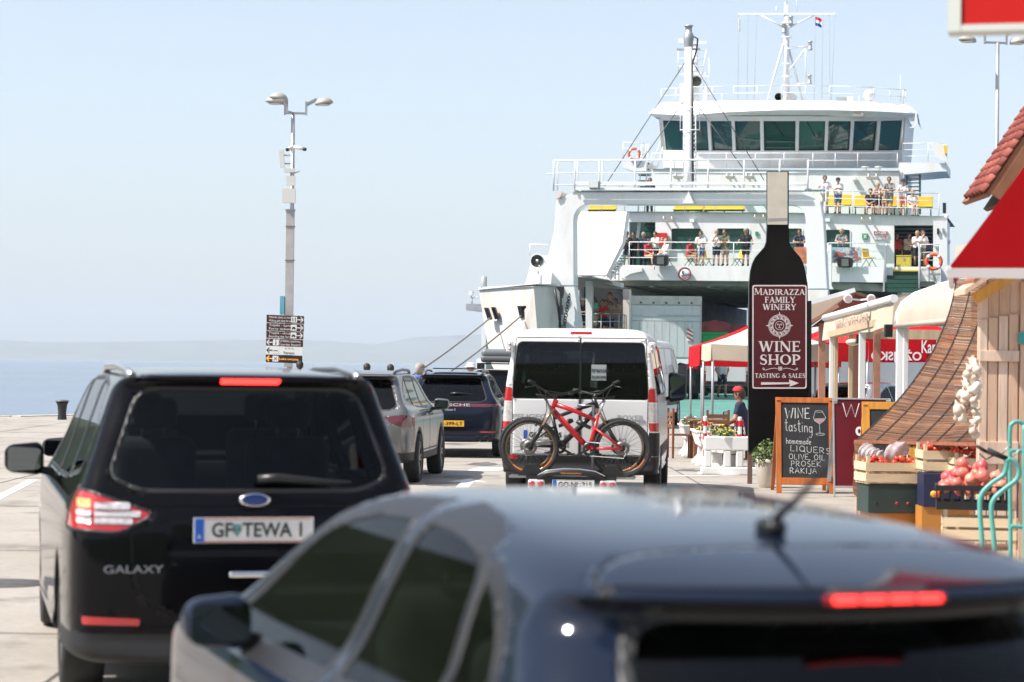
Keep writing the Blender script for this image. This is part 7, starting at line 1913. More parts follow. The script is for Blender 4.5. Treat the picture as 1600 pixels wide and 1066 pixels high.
# ---- wine shop awning along the street
AW = empty('shop_awning', (5.5, 35.5, 0), 0, 'cream shop awning with wine shop and bar lettering on its valance', 'awning')
A0, A1 = Vector((5.36, 31.0, 2.74)), Vector((5.66, 40.0, 2.66)); drop = Vector((-.03, 0, -.40)); back = Vector((2.0, .0, .45))
nn = 16; V = []
for i in range(nn + 1):
    t = i / nn; p = A0.lerp(A1, t); V += [p, p + drop + Vector((.015 * math.sin(i * 1.9), 0, .012 * math.sin(i * 1.1)))]
MB().add(V, [(2 * i, 2 * i + 1, 2 * i + 3, 2 * i + 2) for i in range(nn)], True).build('valance', crm, AW, world=True)
MB().tube([A0, A1], .06, 10).build('roller_bar', white2, AW, world=True)
MB().add([A0 + Vector((.02, 0, .04)), A1 + Vector((.02, 0, .04)), A1 + back, A0 + back], [(0, 1, 2, 3)]).build('canopy_cloth', whc, AW, world=True)
MB().add([A0, A0 + drop, A0 + back], [(0, 1, 2)]).build('end_flap', crm, AW, world=True)
yv = (A0 - A1).normalized()
put_text('WINE SHOP & BAR', .26, frame3(A0.lerp(A1, .52) + drop * .55 + Vector((-.028, 0, 0)), yv, (0, 0, 1)), mat('faded_print', (.36, .22, .18), .8, var=.3, scale=14), AW, name='lettering', world=True, width=4.4)
FR = empty('canopy_frame', (5.5, 33, 0), 0, 'white metal post frame with timber uprights carrying the shop awnings', 'frame')
def post(px0, px1, d, ytop, m, nm='post'):
    p, q = W(px0, ytop, d), W(px1, ytop, d); MB().bx(p.x, q.x, d, d + (q.x - p.x), 0, p.z).build(nm, m, FR, world=True, bevel=.006)
wood_l = mat('timber_light', (.50, .38, .24), .6, var=.2, scale=3, stretch=(5, 5, .6))
post(1297, 1303, 38.0, 520, white2); post(1304, 1310, 37.9, 520, wood_l); post(1343.5, 1353, 34.6, 510, white2); post(1327, 1333, 39, 520, wood_l, 'timber_post'); post(1334, 1342, 42, 540, pinkwood, 'timber_post'); post(1402, 1412, 30.2, 495, white2); post(1412.5, 1420, 30.1, 495, white2)
MB().beam(W(1297, 523, 38), W(1420, 492, 30.2), .08, .10).build('eaves_beam', wood_l, FR, world=True)
MB().bx(W(1353, 527, 43).x, W(1480, 527, 43).x, 43, 43.1, W(1400, 530, 43).z, W(1400, 515, 43).z).build('shop_beam', wood_l, FR, world=True)
c = W(1388, 517, 31); MB().box(c, (.11, .12, .18)).build('loudspeaker', black, FR, world=True, bevel=.015)
c = W(1333, 535, 35); MB().ball(c, .1, 14, 8, (1.2, 1, .55)).build('wall_lamp', mat('lamp_cream', (.6, .52, .4), .4), FR, world=True)
c = W(1341, 530, 34.8); MB().box(c, (.07, .1, .14)).build('loudspeaker', black, FR, world=True)
# barrel canopy nearer the camera
BC = empty('barrel_canopy', (5.6, 28, 0), 0, 'rounded cream PVC canopy between the awning and the bamboo blind', 'canopy')
pvc = mat('pvc_sheet', (.46, .39, .31), .5, var=.08, scale=2)
prof_ = [(5.27, 2.36), (5.29, 2.52), (5.36, 2.66), (5.52, 2.78), (5.9, 2.92), (6.4, 3.06), (7.0, 3.15)]
V = [];
for (x, z) in prof_: V += [(x, 30.3, z), (x, 25.5, z)]
MB().add(V, [(2 * i, 2 * i + 1, 2 * i + 3, 2 * i + 2) for i in range(len(prof_) - 1)], True).build('canopy_sheet', pvc, BC, world=True)
MB().tube([(x, 30.32, z) for x, z in prof_], .03, 8).build('end_hoop', white2, BC, world=True)
MB().tube([(5.27, 30.3, 2.34), (5.27, 25.5, 2.34)], .035, 8).build('eaves_rail', pvc, BC, world=True)
MB().add([(x, 30.0, z - .03) for x, z in prof_] + [(7.0, 30.0, 2.36)], [tuple(range(8))]).build('end_wall', mat('canopy_lining', (.55, .33, .24), .7, var=.1), BC, world=True)
# grey shop wall behind
tag(MB().bx(7.3, 14, 56, 56.3, 0, 2.3).build('shop_wall', mat('wall_bluegrey', (.30, .34, .37), .8, var=.08, scale=2)), 'blue grey low wall behind the red canopies', 'wall')
# ================================================================== the produce stall on the right
pine = mat('pine_plank', (.66, .44, .31), .6, var=.20, scale=2.5, stretch=(8, 8, .8), dirt=(.26, .15, .08), dirt_amt=.5, dirt_scale=2.5, bump=.2, bscale=10)
pine2 = mat('pine_plank_pale', (.72, .53, .41), .6, var=.14, scale=2.5, stretch=(8, 8, .8), dirt=(.36, .22, .12), dirt_amt=.45, dirt_scale=3)
rustw = mat('red_brown_wood', (.28, .10, .055), .6, var=.2, scale=3, stretch=(1, 6, 6))
DK = 20.5
KX = W(1527, 600, DK).x
KI = empty('timber_kiosk', (KX, DK, 0), 0, 'pale timber market kiosk with plank shutter at the right edge', 'kiosk')
def kz(py, d=DK): return W(1560, py, d).z
def kx(px, d=DK): return W(px, 600, d).x - KX
# side boards facing the camera
xs_ = [1527, 1543.5, 1560, 1577, 1594, 1611, 1628, 1645, 1662]
for i in range(8):
    a, b = kx(xs_[i]), kx(xs_[i + 1])
    MB().bx(a + .003, b - .003, .0 + .004 * (i % 2), .03, 0, kz(458 - (i + .5) * 11)).build('plank', pine if i % 3 else pine2, KI, bevel=.003)
# shutter: boards with two ledges
SHT = MB().bx(kx(1528), kx(1590), -.062, -.036, kz(565), kz(548)).build('shutter_ledge', pine2, KI, bevel=.004)
MB().bx(kx(1528), kx(1590), -.062, -.036, kz(725), kz(690)).build('shutter_ledge', pine2, KI, bevel=.004)
for i, (a, b) in enumerate(((1529, 1541), (1543, 1557), (1559, 1573), (1575, 1589))):
    MB().bx(kx(a), kx(b), -.034, -.004, kz(850), kz(500 - i * 3)).build('shutter_board', pine2 if i % 2 == 0 else pine, KI, bevel=.003)
MB().bx(kx(1588), kx(1604), -.075, -.063, kz(537), kz(519)).build('hinge', mat('hinge_teal', (.05, .32, .33), .5), KI)
MB().bx(kx(1592), kx(1608), -.05, .0, 0, kz(440)).build('corner_post', pine, KI)
# roof boards
for k, (y0_, m) in enumerate(((452, pine), (437, rustw))):
    p, q = W(1508 + k * 14, y0_ + 8, DK - .35), W(1680, y0_ - 105, DK - .35)
    mb = MB(); o_ = Vector((KX, DK, 0))
    P = [p - o_, q - o_, q - o_ + Vector((0, .5, 0)), p - o_ + Vector((0, .5, 0))]
    mb.add(P + [v + Vector((0, 0, .05)) for v in P], [(3, 2, 1, 0), (4, 5, 6, 7), (0, 1, 5, 4), (1, 2, 6, 5), (2, 3, 7, 6), (3, 0, 4, 7)]).build('roof_board', m, KI)
p, q = W(1522, 468, DK - .3), W(1680, 368, DK - .3)
MB().beam(p - Vector((KX, DK, 0)), q - Vector((KX, DK, 0)), .04, .10).build('barge_board', orange2, KI)

# ---- bamboo blind draped from the eaves over the produce
BB_ = empty('bamboo_blind', (4.4, 23, 0), 0, 'brown bamboo blind draped from the kiosk eaves over the produce crates', 'blind')
far_c = cr([(5.02, 2.78), (4.985, 2.55), (4.90, 2.27), (4.71, 1.86), (4.36, 1.38), (3.90, .925)], 40, False)
near_c = cr([(5.40, 2.78), (5.37, 2.55), (5.30, 2.27), (5.15, 1.86), (4.92, 1.40), (4.58, 1.02)], 40, False)
YF, YN = 25.0, 21.7
def curve_at(c, f):
    x = f * (len(c) - 1); i = min(int(x), len(c) - 2); t = x - i
    return Vector((c[i][0] + (c[i + 1][0] - c[i][0]) * t, c[i][1] + (c[i + 1][1] - c[i][1]) * t))
def bl(f, s):
    """point of the drape: f down its length, s from the far edge to the near one"""
    a = curve_at(far_c, f); b = curve_at(near_c, f); p = a + (b - a) * s
    return Vector((p.x, YF + (YN - YF) * s, p.y - .05 * math.sin(math.pi * s)))
bam = [mat('bamboo_%d' % i, c, .55, var=.35, scale=2.5) for i, c in enumerate(((.13, .052, .018), (.17, .072, .027), (.09, .036, .013), (.22, .10, .04)))]
rgb_ = random.Random(5); groups = [MB() for _ in bam]; ns = 175
for k in range(ns):
    g_ = groups[rgb_.choice((0, 0, 1, 1, 2, 3))]; n_ = 6; f0_, f1_ = (k + .06) / ns, (k + .94) / ns; jz = rgb_.uniform(-.004, .004); V = []
    for i in range(n_ + 1):
        s = i / n_; a = bl(f0_, s); b = bl(f1_, s); nrm_ = Vector((-(b.z - a.z), 0, b.x - a.x)).normalized() * .006; o_ = Vector((0, 0, jz))
        V += [a + o_, b + o_, b + o_ - nrm_, a + o_ - nrm_]
    g_.add(V, [(4 * i + j, 4 * i + (j + 1) % 4, 4 * i + 4 + (j + 1) % 4, 4 * i + 4 + j) for i in range(n_) for j in range(4)] + [(0, 3, 2, 1), (4 * n_, 4 * n_ + 1, 4 * n_ + 2, 4 * n_ + 3)])
for k in range(34):
    z = .91 - k * .0175; groups[rgb_.choice((0, 1, 1, 2, 3))].box((3.885 + .01 * math.sin(k * .4), 24.6, z), (.006, .8, .0155))
for g, m in zip(groups, bam):
    o = g.build('slats', m, BB_, world=True); o['kind'] = 'stuff'
cordm = mat('binding_cord', (.02, .010, .007), .9)
for s in (.012, .17, .34, .50, .66, .83, .985):
    V = []
    for i in range(31):
        f = i / 30
        for ds in (-.007, .007): p = bl(f, s + ds); V.append(p + Vector((-.008, 0, .009)))
    MB().add(V, [(2 * i, 2 * i + 1, 2 * i + 3, 2 * i + 2) for i in range(30)]).build('binding', cordm, BB_, world=True)
MB().beam(bl(1, 0), bl(1, 1), .035, .035).build('edge_pole', rustw, BB_, world=True)
MB().beam(bl(0, 0) + Vector((0, 0, .03)), bl(0, 1) + Vector((0, 0, .03)), .05, .05).build('top_rail', rustw, BB_, world=True)
MB().bx(3.90, 3.93, 24.9, 24.93, 0, .88).build('support_leg', pine, BB_, world=True)

# ---- crates and produce
cw = mat('crate_wood', (.70, .54, .35), .65, var=.16, scale=3, stretch=(1, 6, 6), dirt=(.35, .22, .1), dirt_amt=.4)
def crate(x, y, z, rz, label, w_=.58, d_=.40, h_=.27, slats=2):
    r = empty('wooden_crate', (x, y, z), rz, label, 'crate', 'wooden fruit crates')
    hs = h_ / (slats + .45)
    for k in range(slats):
        z0_ = .02 + k * hs * 1.08
        for s_ in (-1, 1):
            MB().bx(-w_ / 2, w_ / 2, s_ * d_ / 2 - .004, s_ * d_ / 2 + .004, z0_, z0_ + hs * .82).build('side_slat', cw, r)
            MB().bx(s_ * w_ / 2 - .004 + s_ * .006, s_ * w_ / 2 + .004 + s_ * .006, -d_ / 2, d_ / 2, z0_ + .006, z0_ + hs * .82 + .006).build('end_slat', cw, r)
    for sx in (-1, 1):
        for sy in (-1, 1): MB().bx(sx * (w_ / 2 - .02) - .016, sx * (w_ / 2 - .02) + .016, sy * (d_ / 2 - .022) - .016, sy * (d_ / 2 - .022) + .016, 0, h_ + .03).build('corner_post', cw, r)
    for k in range(4): MB().bx(-w_ / 2, w_ / 2, -d_ / 2 + .02 + k * .1, -d_ / 2 + .09 + k * .1, .004, .012).build('bottom_slat', cw, r)
    return r
tom = [mat('tomato_%d' % i, c, .25, var=.15, scale=8, coat=.3) for i, c in enumerate(((.62, .035, .012), (.70, .06, .015), (.50, .02, .012)))]
pch = [mat('onion_%d' % i, c, .4, var=.25, scale=14) for i, c in enumerate(((.62, .16, .12), (.70, .25, .17), (.58, .10, .10)))]
def blob(m, r, sc=(1, 1, .85), st=True):
    b = MB().ball((0, 0, 0), r, 16, 9, sc); g_ = random.Random(r * 1000 + len(bpy.data.meshes)); k = g_.choice((4, 5, 6)); a_, c_ = g_.uniform(.03, .08), g_.uniform(.88, 1.12)
    V = []
    for x, y, z in b.v:
        q = math.hypot(x, y) / r; th = math.atan2(y, x); f = 1 + a_ * math.cos(k * th) * q
        z2_ = z - (.25 * r * max(0, 1 - q * 2.2) if z > 0 and st else 0) + (.35 * r * max(0, 1 - q * 3) if z > 0 and not st else 0)
        V.append((x * f * c_, y * f, z2_))
    b.v = V
    return b.mesh('fruit', m)
tmesh = [blob(m, .036) for m in tom for _ in range(3)]; pmesh = [blob(m, .055, (1, 1, .92), False) for m in pch for _ in range(3)]
stem = MB().ball((0, 0, .030), .008, 6, 4, (1.6, 1.6, .5)).mesh('calyx', mat('calyx_green', (.06, .14, .03), .6))
def pile(meshes, c, hx, hy, n, r, name, label, group, seed, top=.08, rz=0, cat='tomato', st=True):
    g = random.Random(seed)
    for i in range(n):
        x, y = g.uniform(-hx, hx), g.uniform(-hy, hy); e = (1 - (x / (hx * 1.3)) ** 2) * (1 - (y / (hy * 1.3)) ** 2)
        zz = g.uniform(-.3, 1) * top * max(e, .1)
        o = bpy.data.objects.new(name, g.choice(meshes)); COL.objects.link(o)
        cs, sn = math.cos(rz), math.sin(rz)
        o.location = (c[0] + x * cs - y * sn, c[1] + x * sn + y * cs, c[2] + zz); o.rotation_euler = (g.uniform(-.4, .4), g.uniform(-.4, .4), g.uniform(0, 6)); k = g.uniform(.85, 1.15); o.scale = (k, k, k)
        tag(o, label, cat, group)
        if st:
            s_ = bpy.data.objects.new('calyx', stem); COL.objects.link(s_); s_.parent = o
c1 = W(1388, 755, 23.2)
crate(c1.x, 23.2, c1.z, R(8), 'open wooden crate of bright tomatoes at the left end of the stall', .60, .42, .26)
pile(tmesh, (c1.x, 23.2, c1.z + .20), .26, .17, 46, .036, 'tomato', 'ripe red tomato in the left wooden crate', 'tomatoes in the left crate', 1, .09, R(8))
c2 = W(1467, 737, 22.9)
crate(c2.x, 22.9, c2.z, R(2), 'wooden crate of shaded tomatoes in the middle of the stall', .40, .38, .26)
pile(tmesh, (c2.x, 22.9, c2.z + .23), .17, .15, 26, .036, 'tomato', 'red tomato in the shaded middle crate', 'tomatoes in the middle crate', 2, .08)
c3 = W(1512, 742, 22.6)
crate(c3.x, 22.6, c3.z, R(0), 'wooden crate of dark cherry tomatoes beside the hanging garlic', .34, .38, .2)
pile(tmesh, (c3.x, 22.6, c3.z + .22), .15, .15, 30, .03, 'tomato', 'small dark red tomato heaped beside the garlic', 'tomatoes beside the garlic', 3, .2)
# cardboard boxes below
dg = mat('carton_dark_green', (.03, .05, .045), .6, var=.15, scale=4); nv = mat('carton_navy', (.012, .014, .05), .6, var=.1)
b_ = empty('carton_box', (c1.x + .03, 23.2, c1.z - .30), R(8), 'dark green carton under the left tomato crate', 'carton')
MB().bx(-.31, .31, -.2, .2, 0, .29).build('box_body', dg, b_, bevel=.004)
for x in (-.22, .0, .12): MB().lathe([(.001, -.204), (.014, -.204), (.016, -.2)], 10, axis='Y', c=(x, 0, .10)).build('vent_hole', black if x < 0 else redp, b_)
cb = G(1388, 826)
MB().bx(-.28, .28, -.18, .18, -(c1.z - .30), -.003).build('stand', mat('stand_orange', (.45, .18, .03), .6), b_)
b2_ = empty('carton_box', (W(1468, 790, 22.8).x, 22.75, W(1468, 790, 22.8).z), 0, 'navy carton with orange and red circles under the middle crate', 'carton')
MB().bx(-.21, .21, -.18, .18, 0, W(1468, 738, 22.8).z - W(1468, 790, 22.8).z - .004).build('box_body', nv, b2_, bevel=.004)
for x, m in ((-.105, mat('circle_yellow', (.75, .38, .03), .5)), (-.065, mat('circle_red', (.70, .10, .02), .5))):
    MB().lathe([(.001, -.184 - (x > -.1) * .001), (.035, -.184 - (x > -.1) * .001), (.035, -.18)], 20, axis='Y', c=(x, 0, .13)).build('printed_circle', m, b2_)
MB().bx(-.22, .30, -.16, .2, -b2_.location.z, -.003).build('stand', mat('stand_orange', (.45, .18, .03), .6), b2_)
# plastic bags
def bag(c, r, label, m, seed):
    g = np.random.default_rng(seed); A = g.normal(size=(6, 3)); ph = g.uniform(0, 6, 6)
    def F(x, y, z):
        f = np.sqrt((x / 1.25) ** 2 + y ** 2 + (z / .8) ** 2) - r
        for a, p in zip(A, ph): f = f + .011 * np.sin((a[0] * x + a[1] * y + a[2] * z) * 38 + p)
        return f
    P, Q = surf_net(F, (-r * 1.6,) * 3, (r * 1.6,) * 3, r / 10)
    o = link('plastic_bag', np_mesh('plastic_bag', P, Q, m)); o.location = c; tag(o, label, 'bag')
bagm = mat('thin_plastic', (.75, .66, .66), .3, trans=.6)
bag(W(1400, 707, 23.3), .115, 'crumpled clear plastic bag lying on the tomatoes', bagm, 1); bag(W(1358, 706, 23.7), .085, 'white plastic bag behind the left end of the tomato crate', bagm, 2)
# onions in a black crate, nearer
c4 = W(1518, 795, 19.3); cz4 = c4.z
BC4 = empty('plastic_crate', (c4.x, 19.3, cz4), R(-10), 'black plastic crate heaped with pink onions', 'crate')
w_, d_, h_ = .60, .40, .21
for s_ in (-1, 1):
    for nm, (x0, x1, y0, y1) in (('side', (-w_ / 2, w_ / 2, s_ * d_ / 2 - .005, s_ * d_ / 2 + .005)), ('end', (s_ * w_ / 2 - .005, s_ * w_ / 2 + .005, -d_ / 2, d_ / 2))):
        MB().bx(x0, x1, y0, y1, 0, .07).build(nm + '_panel', black, BC4); MB().bx(x0 - .008, x1 + .008, y0 - .008, y1 + .008, h_ - .045, h_).build(nm + '_rim', black, BC4)
        for k in range(7):
            t = (k + .5) / 7
            if nm == 'side': MB().bx(x0 + (x1 - x0) * t - .014, x0 + (x1 - x0) * t + .014, y0, y1, .071, h_ - .046).build('bar', black, BC4)
            else: MB().bx(x0, x1, y0 + (y1 - y0) * t - .014, y0 + (y1 - y0) * t + .014, .071, h_ - .046).build('bar', black, BC4)
pile(pmesh, (c4.x, 19.3, cz4 + .20), .25, .16, 46, .06, 'onion', 'pink onion heaped in the black plastic crate', 'onions in the black crate', 4, .24, R(-10), 'onion', False)
c5 = c4
crate(c5.x + .07, 19.32, cz4 - .275, R(-10), 'empty wooden crate under the black plastic crate', .62, .42, .24)
crate(c5.x + .07, 19.32, cz4 - .55, R(-10), 'lower empty wooden crate at the foot of the crate stack', .62, .42, .24)
if cz4 - .55 > .02: tag(MB().bx(c5.x - .25, c5.x + .4, 19.1, 19.55, 0, cz4 - .555).build('stall_plinth', cw), 'low wooden plinth under the stacked crates', 'plinth')
# garlic braids
GB = empty('garlic_braid', W(1512, 560, 20.2), 0, 'braid of white garlic bulbs hanging on the kiosk corner', 'garlic')
gm = [mat('garlic_%d' % i, c, .5, var=.15, scale=20, stretch=(6, 6, .6)) for i, c in enumerate(((.66, .58, .47), (.58, .45, .36), (.70, .63, .55)))]
gmesh = []
for m in gm:
    prof_g = [(.001, -.030), (.022, -.029), (.034, -.016), (.038, .0), (.032, .018), (.016, .034), (.008, .05), (.007, .07)]
    b = MB().lathe(prof_g, 12)
    b.v = [(x * (1 + .07 * math.cos(6 * math.atan2(y, x))), y * (1 + .07 * math.cos(6 * math.atan2(y, x))), z) for x, y, z in b.v]
    gmesh.append(b.mesh('garlic_bulb', m))
g = random.Random(8); o0 = GB.location.copy()
def put_bulb(p):
    o = bpy.data.objects.new('bulb', g.choice(gmesh)); COL.objects.link(o); o.parent = GB; o.location = p - o0; o.rotation_euler = (g.uniform(-.9, .9), g.uniform(-.9, .9), g.uniform(0, 6)); k = g.uniform(.9, 1.25); o.scale = (k, k, k)
for k in range(20): put_bulb(W(1523 + g.uniform(-4, 5), 566 + k * 6.0, 20.15 + g.uniform(-.05, .04)))
for k in range(26):
    t = k / 25; put_bulb(W(1518 - 22 * t + g.uniform(-7, 7), 580 + 80 * t + g.uniform(-6, 6) - 25 * max(0, t - .7), 20.2 + g.uniform(-.06, .05)))
MB().tube([W(1521, 555, 20.2) - o0, W(1523, 620, 20.2) - o0, W(1524, 688, 20.2) - o0], .012, 6).tube([W(1519, 556, 20.25) - o0, W(1510, 610, 20.25) - o0, W(1500, 660, 20.25) - o0], .012, 6).build('braid_stalks', mat('straw', (.42, .30, .16), .8), GB)
# teal hand cart
HCt = empty('hand_trolley', (W(1560, 800, 17).x, 17, 0), 0, 'teal tubular hand trolley with black grips leaning by the kiosk', 'trolley')
teal = mat('teal_paint', (.10, .36, .31), .4, var=.1, scale=8); o0 = HCt.location.copy()
def tz(px, py, d=17.0): return W(px, py, d) - o0
def tubep(pts, r, nm, m, d=17.0): 
    pp = cr([tuple(tz(x, y, d)) for x, y in pts], 5, False); return MB().tube(pp, r, 10).build(nm, m, HCt)
tubep([(1536, 960), (1535, 860), (1531, 795), (1534, 772), (1550, 755), (1568, 742), (1573, 726), (1572, 717)], .019, 'frame_tube', teal)
tubep([(1556, 960), (1554, 860), (1549, 800), (1553, 780), (1570, 764), (1588, 750), (1592, 735), (1585, 722), (1575, 717)], .019, 'frame_tube', teal, 16.9)
tubep([(1579, 1000), (1579, 860), (1578, 740), (1578, 675), (1582, 662), (1592, 659), (1600, 664)], .017, 'upright', teal, 17.3)
tubep([(1602, 1000), (1602, 860), (1601, 740), (1601, 664)], .019, 'upright', teal, 17.2)
tubep([(1579, 704), (1590, 704.5), (1601, 705)], .015, 'cross_tube', teal, 17.25); tubep([(1580, 822), (1590, 823), (1602, 824)], .017, 'cross_tube', teal, 17.25)
MB().tube([tz(1526, 697), tz(1541, 706)], .013, 8).tube([tz(1543, 704), tz(1578, 719)], [.026, .018], 10).build('grip', blackr, HCt)
MB().tube([tz(1530, 709), tz(1541, 718), tz(1552, 712)], .006, 6).build('brake_lever', black, HCt)
MB().bar(tz(1566, 709), tz(1579, 695), .006).bar(tz(1580, 716), tz(1598, 698), .006).build('cable', steel, HCt)

# ---- red awning, tiled roof, red sign box
redaw = mat('awning_red', (.38, .004, .007), .8, var=.08, scale=2, spec=.12)
RA = empty('red_awning', (W(1540, 420, 14.5).x, 14.5, 0), 0, 'bright red awning with white hem hanging in from the right edge', 'awning')
o0 = RA.location.copy()
a0, a1 = W(1482, 419, 14.2) - o0, W(1482, 419, 14.2) - o0 + Vector((.66, 3.2, 0))
b0, b1 = W(1640, 200, 14.2) - o0, W(1640, 200, 14.2) - o0 + Vector((.66, 3.2, 0))
mb = MB(); V = []; nn = 10
for i in range(nn + 1):
    t = i / nn
    for j in range(7):
        s_ = j / 6; p = a0.lerp(b0, t).lerp(a1.lerp(b1, t), s_); p.z -= .02 * math.sin(math.pi * t) + .01 * math.sin(s_ * 9); V.append(p)
mb.add(V, [(i * 7 + j, i * 7 + j + 1, (i + 1) * 7 + j + 1, (i + 1) * 7 + j) for i in range(nn) for j in range(6)], True).build('awning_cloth', redaw, RA)
e0 = W(1700, 419, 14.2) - o0
V = [a0.lerp(b0, i / nn) - Vector((0, 0, .02 * math.sin(math.pi * i / nn))) for i in range(nn + 1)] + [e0]
MB().add(V, [tuple(range(nn + 2))]).build('end_panel', redaw, RA)
MB().add([a0 + Vector((-.005, -.002, 0)), e0 + Vector((0, -.002, 0)), W(1700, 437, 14.2) - o0, W(1481, 434, 14.2) - o0], [(0, 1, 2, 3)]).build('hem', mat('hem_white', (.66, .60, .58), .7), RA)
MB().bar(a0, a1, .02).build('front_bar', white2, RA)
MB().bar(e0 + Vector((-.1, 0, .0)), e0 + Vector((-.1, 0, -e0.z)), .03).build('pole', postm, RA)
TR = empty('tiled_roof_house', (W(1640, 420, 22).x, 22, 0), 0, 'red clay tiled roof verge of the house at the right edge', 'house')
o0 = TR.location.copy(); tilem = [mat('clay_tile_%d' % i, c, .75, var=.2, scale=6, bump=.3) for i, c in enumerate(((.22, .045, .03), (.28, .07, .045), (.17, .035, .025)))]
e_lo, e_hi = W(1541, 303, 22), W(1700, 63, 22); L_r = (e_hi - e_lo).length; ud = (e_hi - e_lo).normalized(); nrm = Vector((-ud.z, 0, ud.x))
ntile = int(L_r / .105)
tile = MB()
for i in range(9):
    t0 = R(180 * i / 8); 
prof_t = [(math.cos(R(180 - 22.5 * i)) * .085, math.sin(R(180 - 22.5 * i)) * .05) for i in range(9)]
V = []
for (yy, zz) in prof_t:
    V += [Vector((0, yy, zz)), Vector((.155, yy * .9, zz * .95 - .0)), Vector((.155, yy * .78, zz * .7 - .012)), Vector((0, yy * .84, zz * .75 - .012))]
Ft = []
for i in range(8):
    for j in range(4): Ft.append((4 * i + j, 4 * i + (j + 1) % 4, 4 * i + 4 + (j + 1) % 4, 4 * i + 4 + j))
tile.add(V, Ft, True)
tmeshes = [tile.mesh('tile', m) for m in tilem]
ax3 = Matrix((ud, Vector((0, 1, 0)), nrm)).transposed()
for r_ in range(5):
    for i in range(ntile):
        o = bpy.data.objects.new('roof_tile', random.choice(tmeshes)); COL.objects.link(o); o.parent = TR
        p = e_lo + ud * (i * .105) + Vector((0, .09 + r_ * .175, 0)) - o0 + nrm * (.03 - 0)
        m4 = (ax3 @ Matrix.Rotation(R(7), 3, 'Y')).to_4x4(); m4.translation = p; o.matrix_local = m4
brnw = mat('verge_wood', (.24, .10, .05), .6, var=.2, scale=3)
def slope(off, th, y0, y1, nm, m, ext_=0.0):
    P = [e_lo + ud * ext_ + nrm * off + Vector((0, y0, 0)) - o0, e_hi + nrm * off + Vector((0, y0, 0)) - o0]
    Q = [p - nrm * th for p in P]; dy = Vector((0, y1 - y0, 0))
    MB().add(P + Q + [p + dy for p in P + Q], [(0, 1, 3, 2), (4, 6, 7, 5), (0, 4, 5, 1), (2, 3, 7, 6), (0, 2, 6, 4), (1, 5, 7, 3)]).build(nm, m, TR)
slope(.0, .05, .02, 1.2, 'roof_deck', brnw); slope(-.052, .10, .0, .05, 'barge_board', brnw, .03); slope(-.155, .05, -.02, .04, 'barge_board', mat('verge_wood_pale', (.42, .22, .12), .6), .12)
slope(-.21, .05, .15, 1.1, 'soffit_board', mat('verge_dark', (.10, .045, .03), .7), .05)
MB().bx(W(1600, 400, 22.5).x - o0.x, W(1600, 400, 22.5).x - o0.x + 4, .6, 4, 0, 3.2).build('wall', mat('render_wall', (.5, .42, .34), .8, var=.1), TR)
SBx = empty('red_sign_box', (W(1560, 0, 9).x, 9, W(1560, 48, 9).z), R(-14), 'red illuminated style sign box with white frame in the top right corner', 'sign')
o0 = Vector((0, 0, 0)); m4 = RM(SBx)
fx = W(1478, 30, 8.9); lx = (m4.inverted() @ fx).x
MB().bx(lx + .055, lx + 1.6, .0, .12, .03, .9).build('red_face', mat('sign_red_face', (.50, .012, .010), .5, spec=.2), SBx)
MB().bx(lx, lx + .052, -.01, .14, -.0, .93).build('frame_side', mat('sign_frame', (.60, .62, .57), .5), SBx); MB().bx(lx + .054, lx + 1.6, -.01, .14, -.0, .027).build('frame_bottom', mat('sign_frame', (.66, .62, .57), .5), SBx)
MB().bx(lx + 1.5, lx + 1.56, .03, .09, -SBx.location.z, -.002).build('post', postm, SBx)
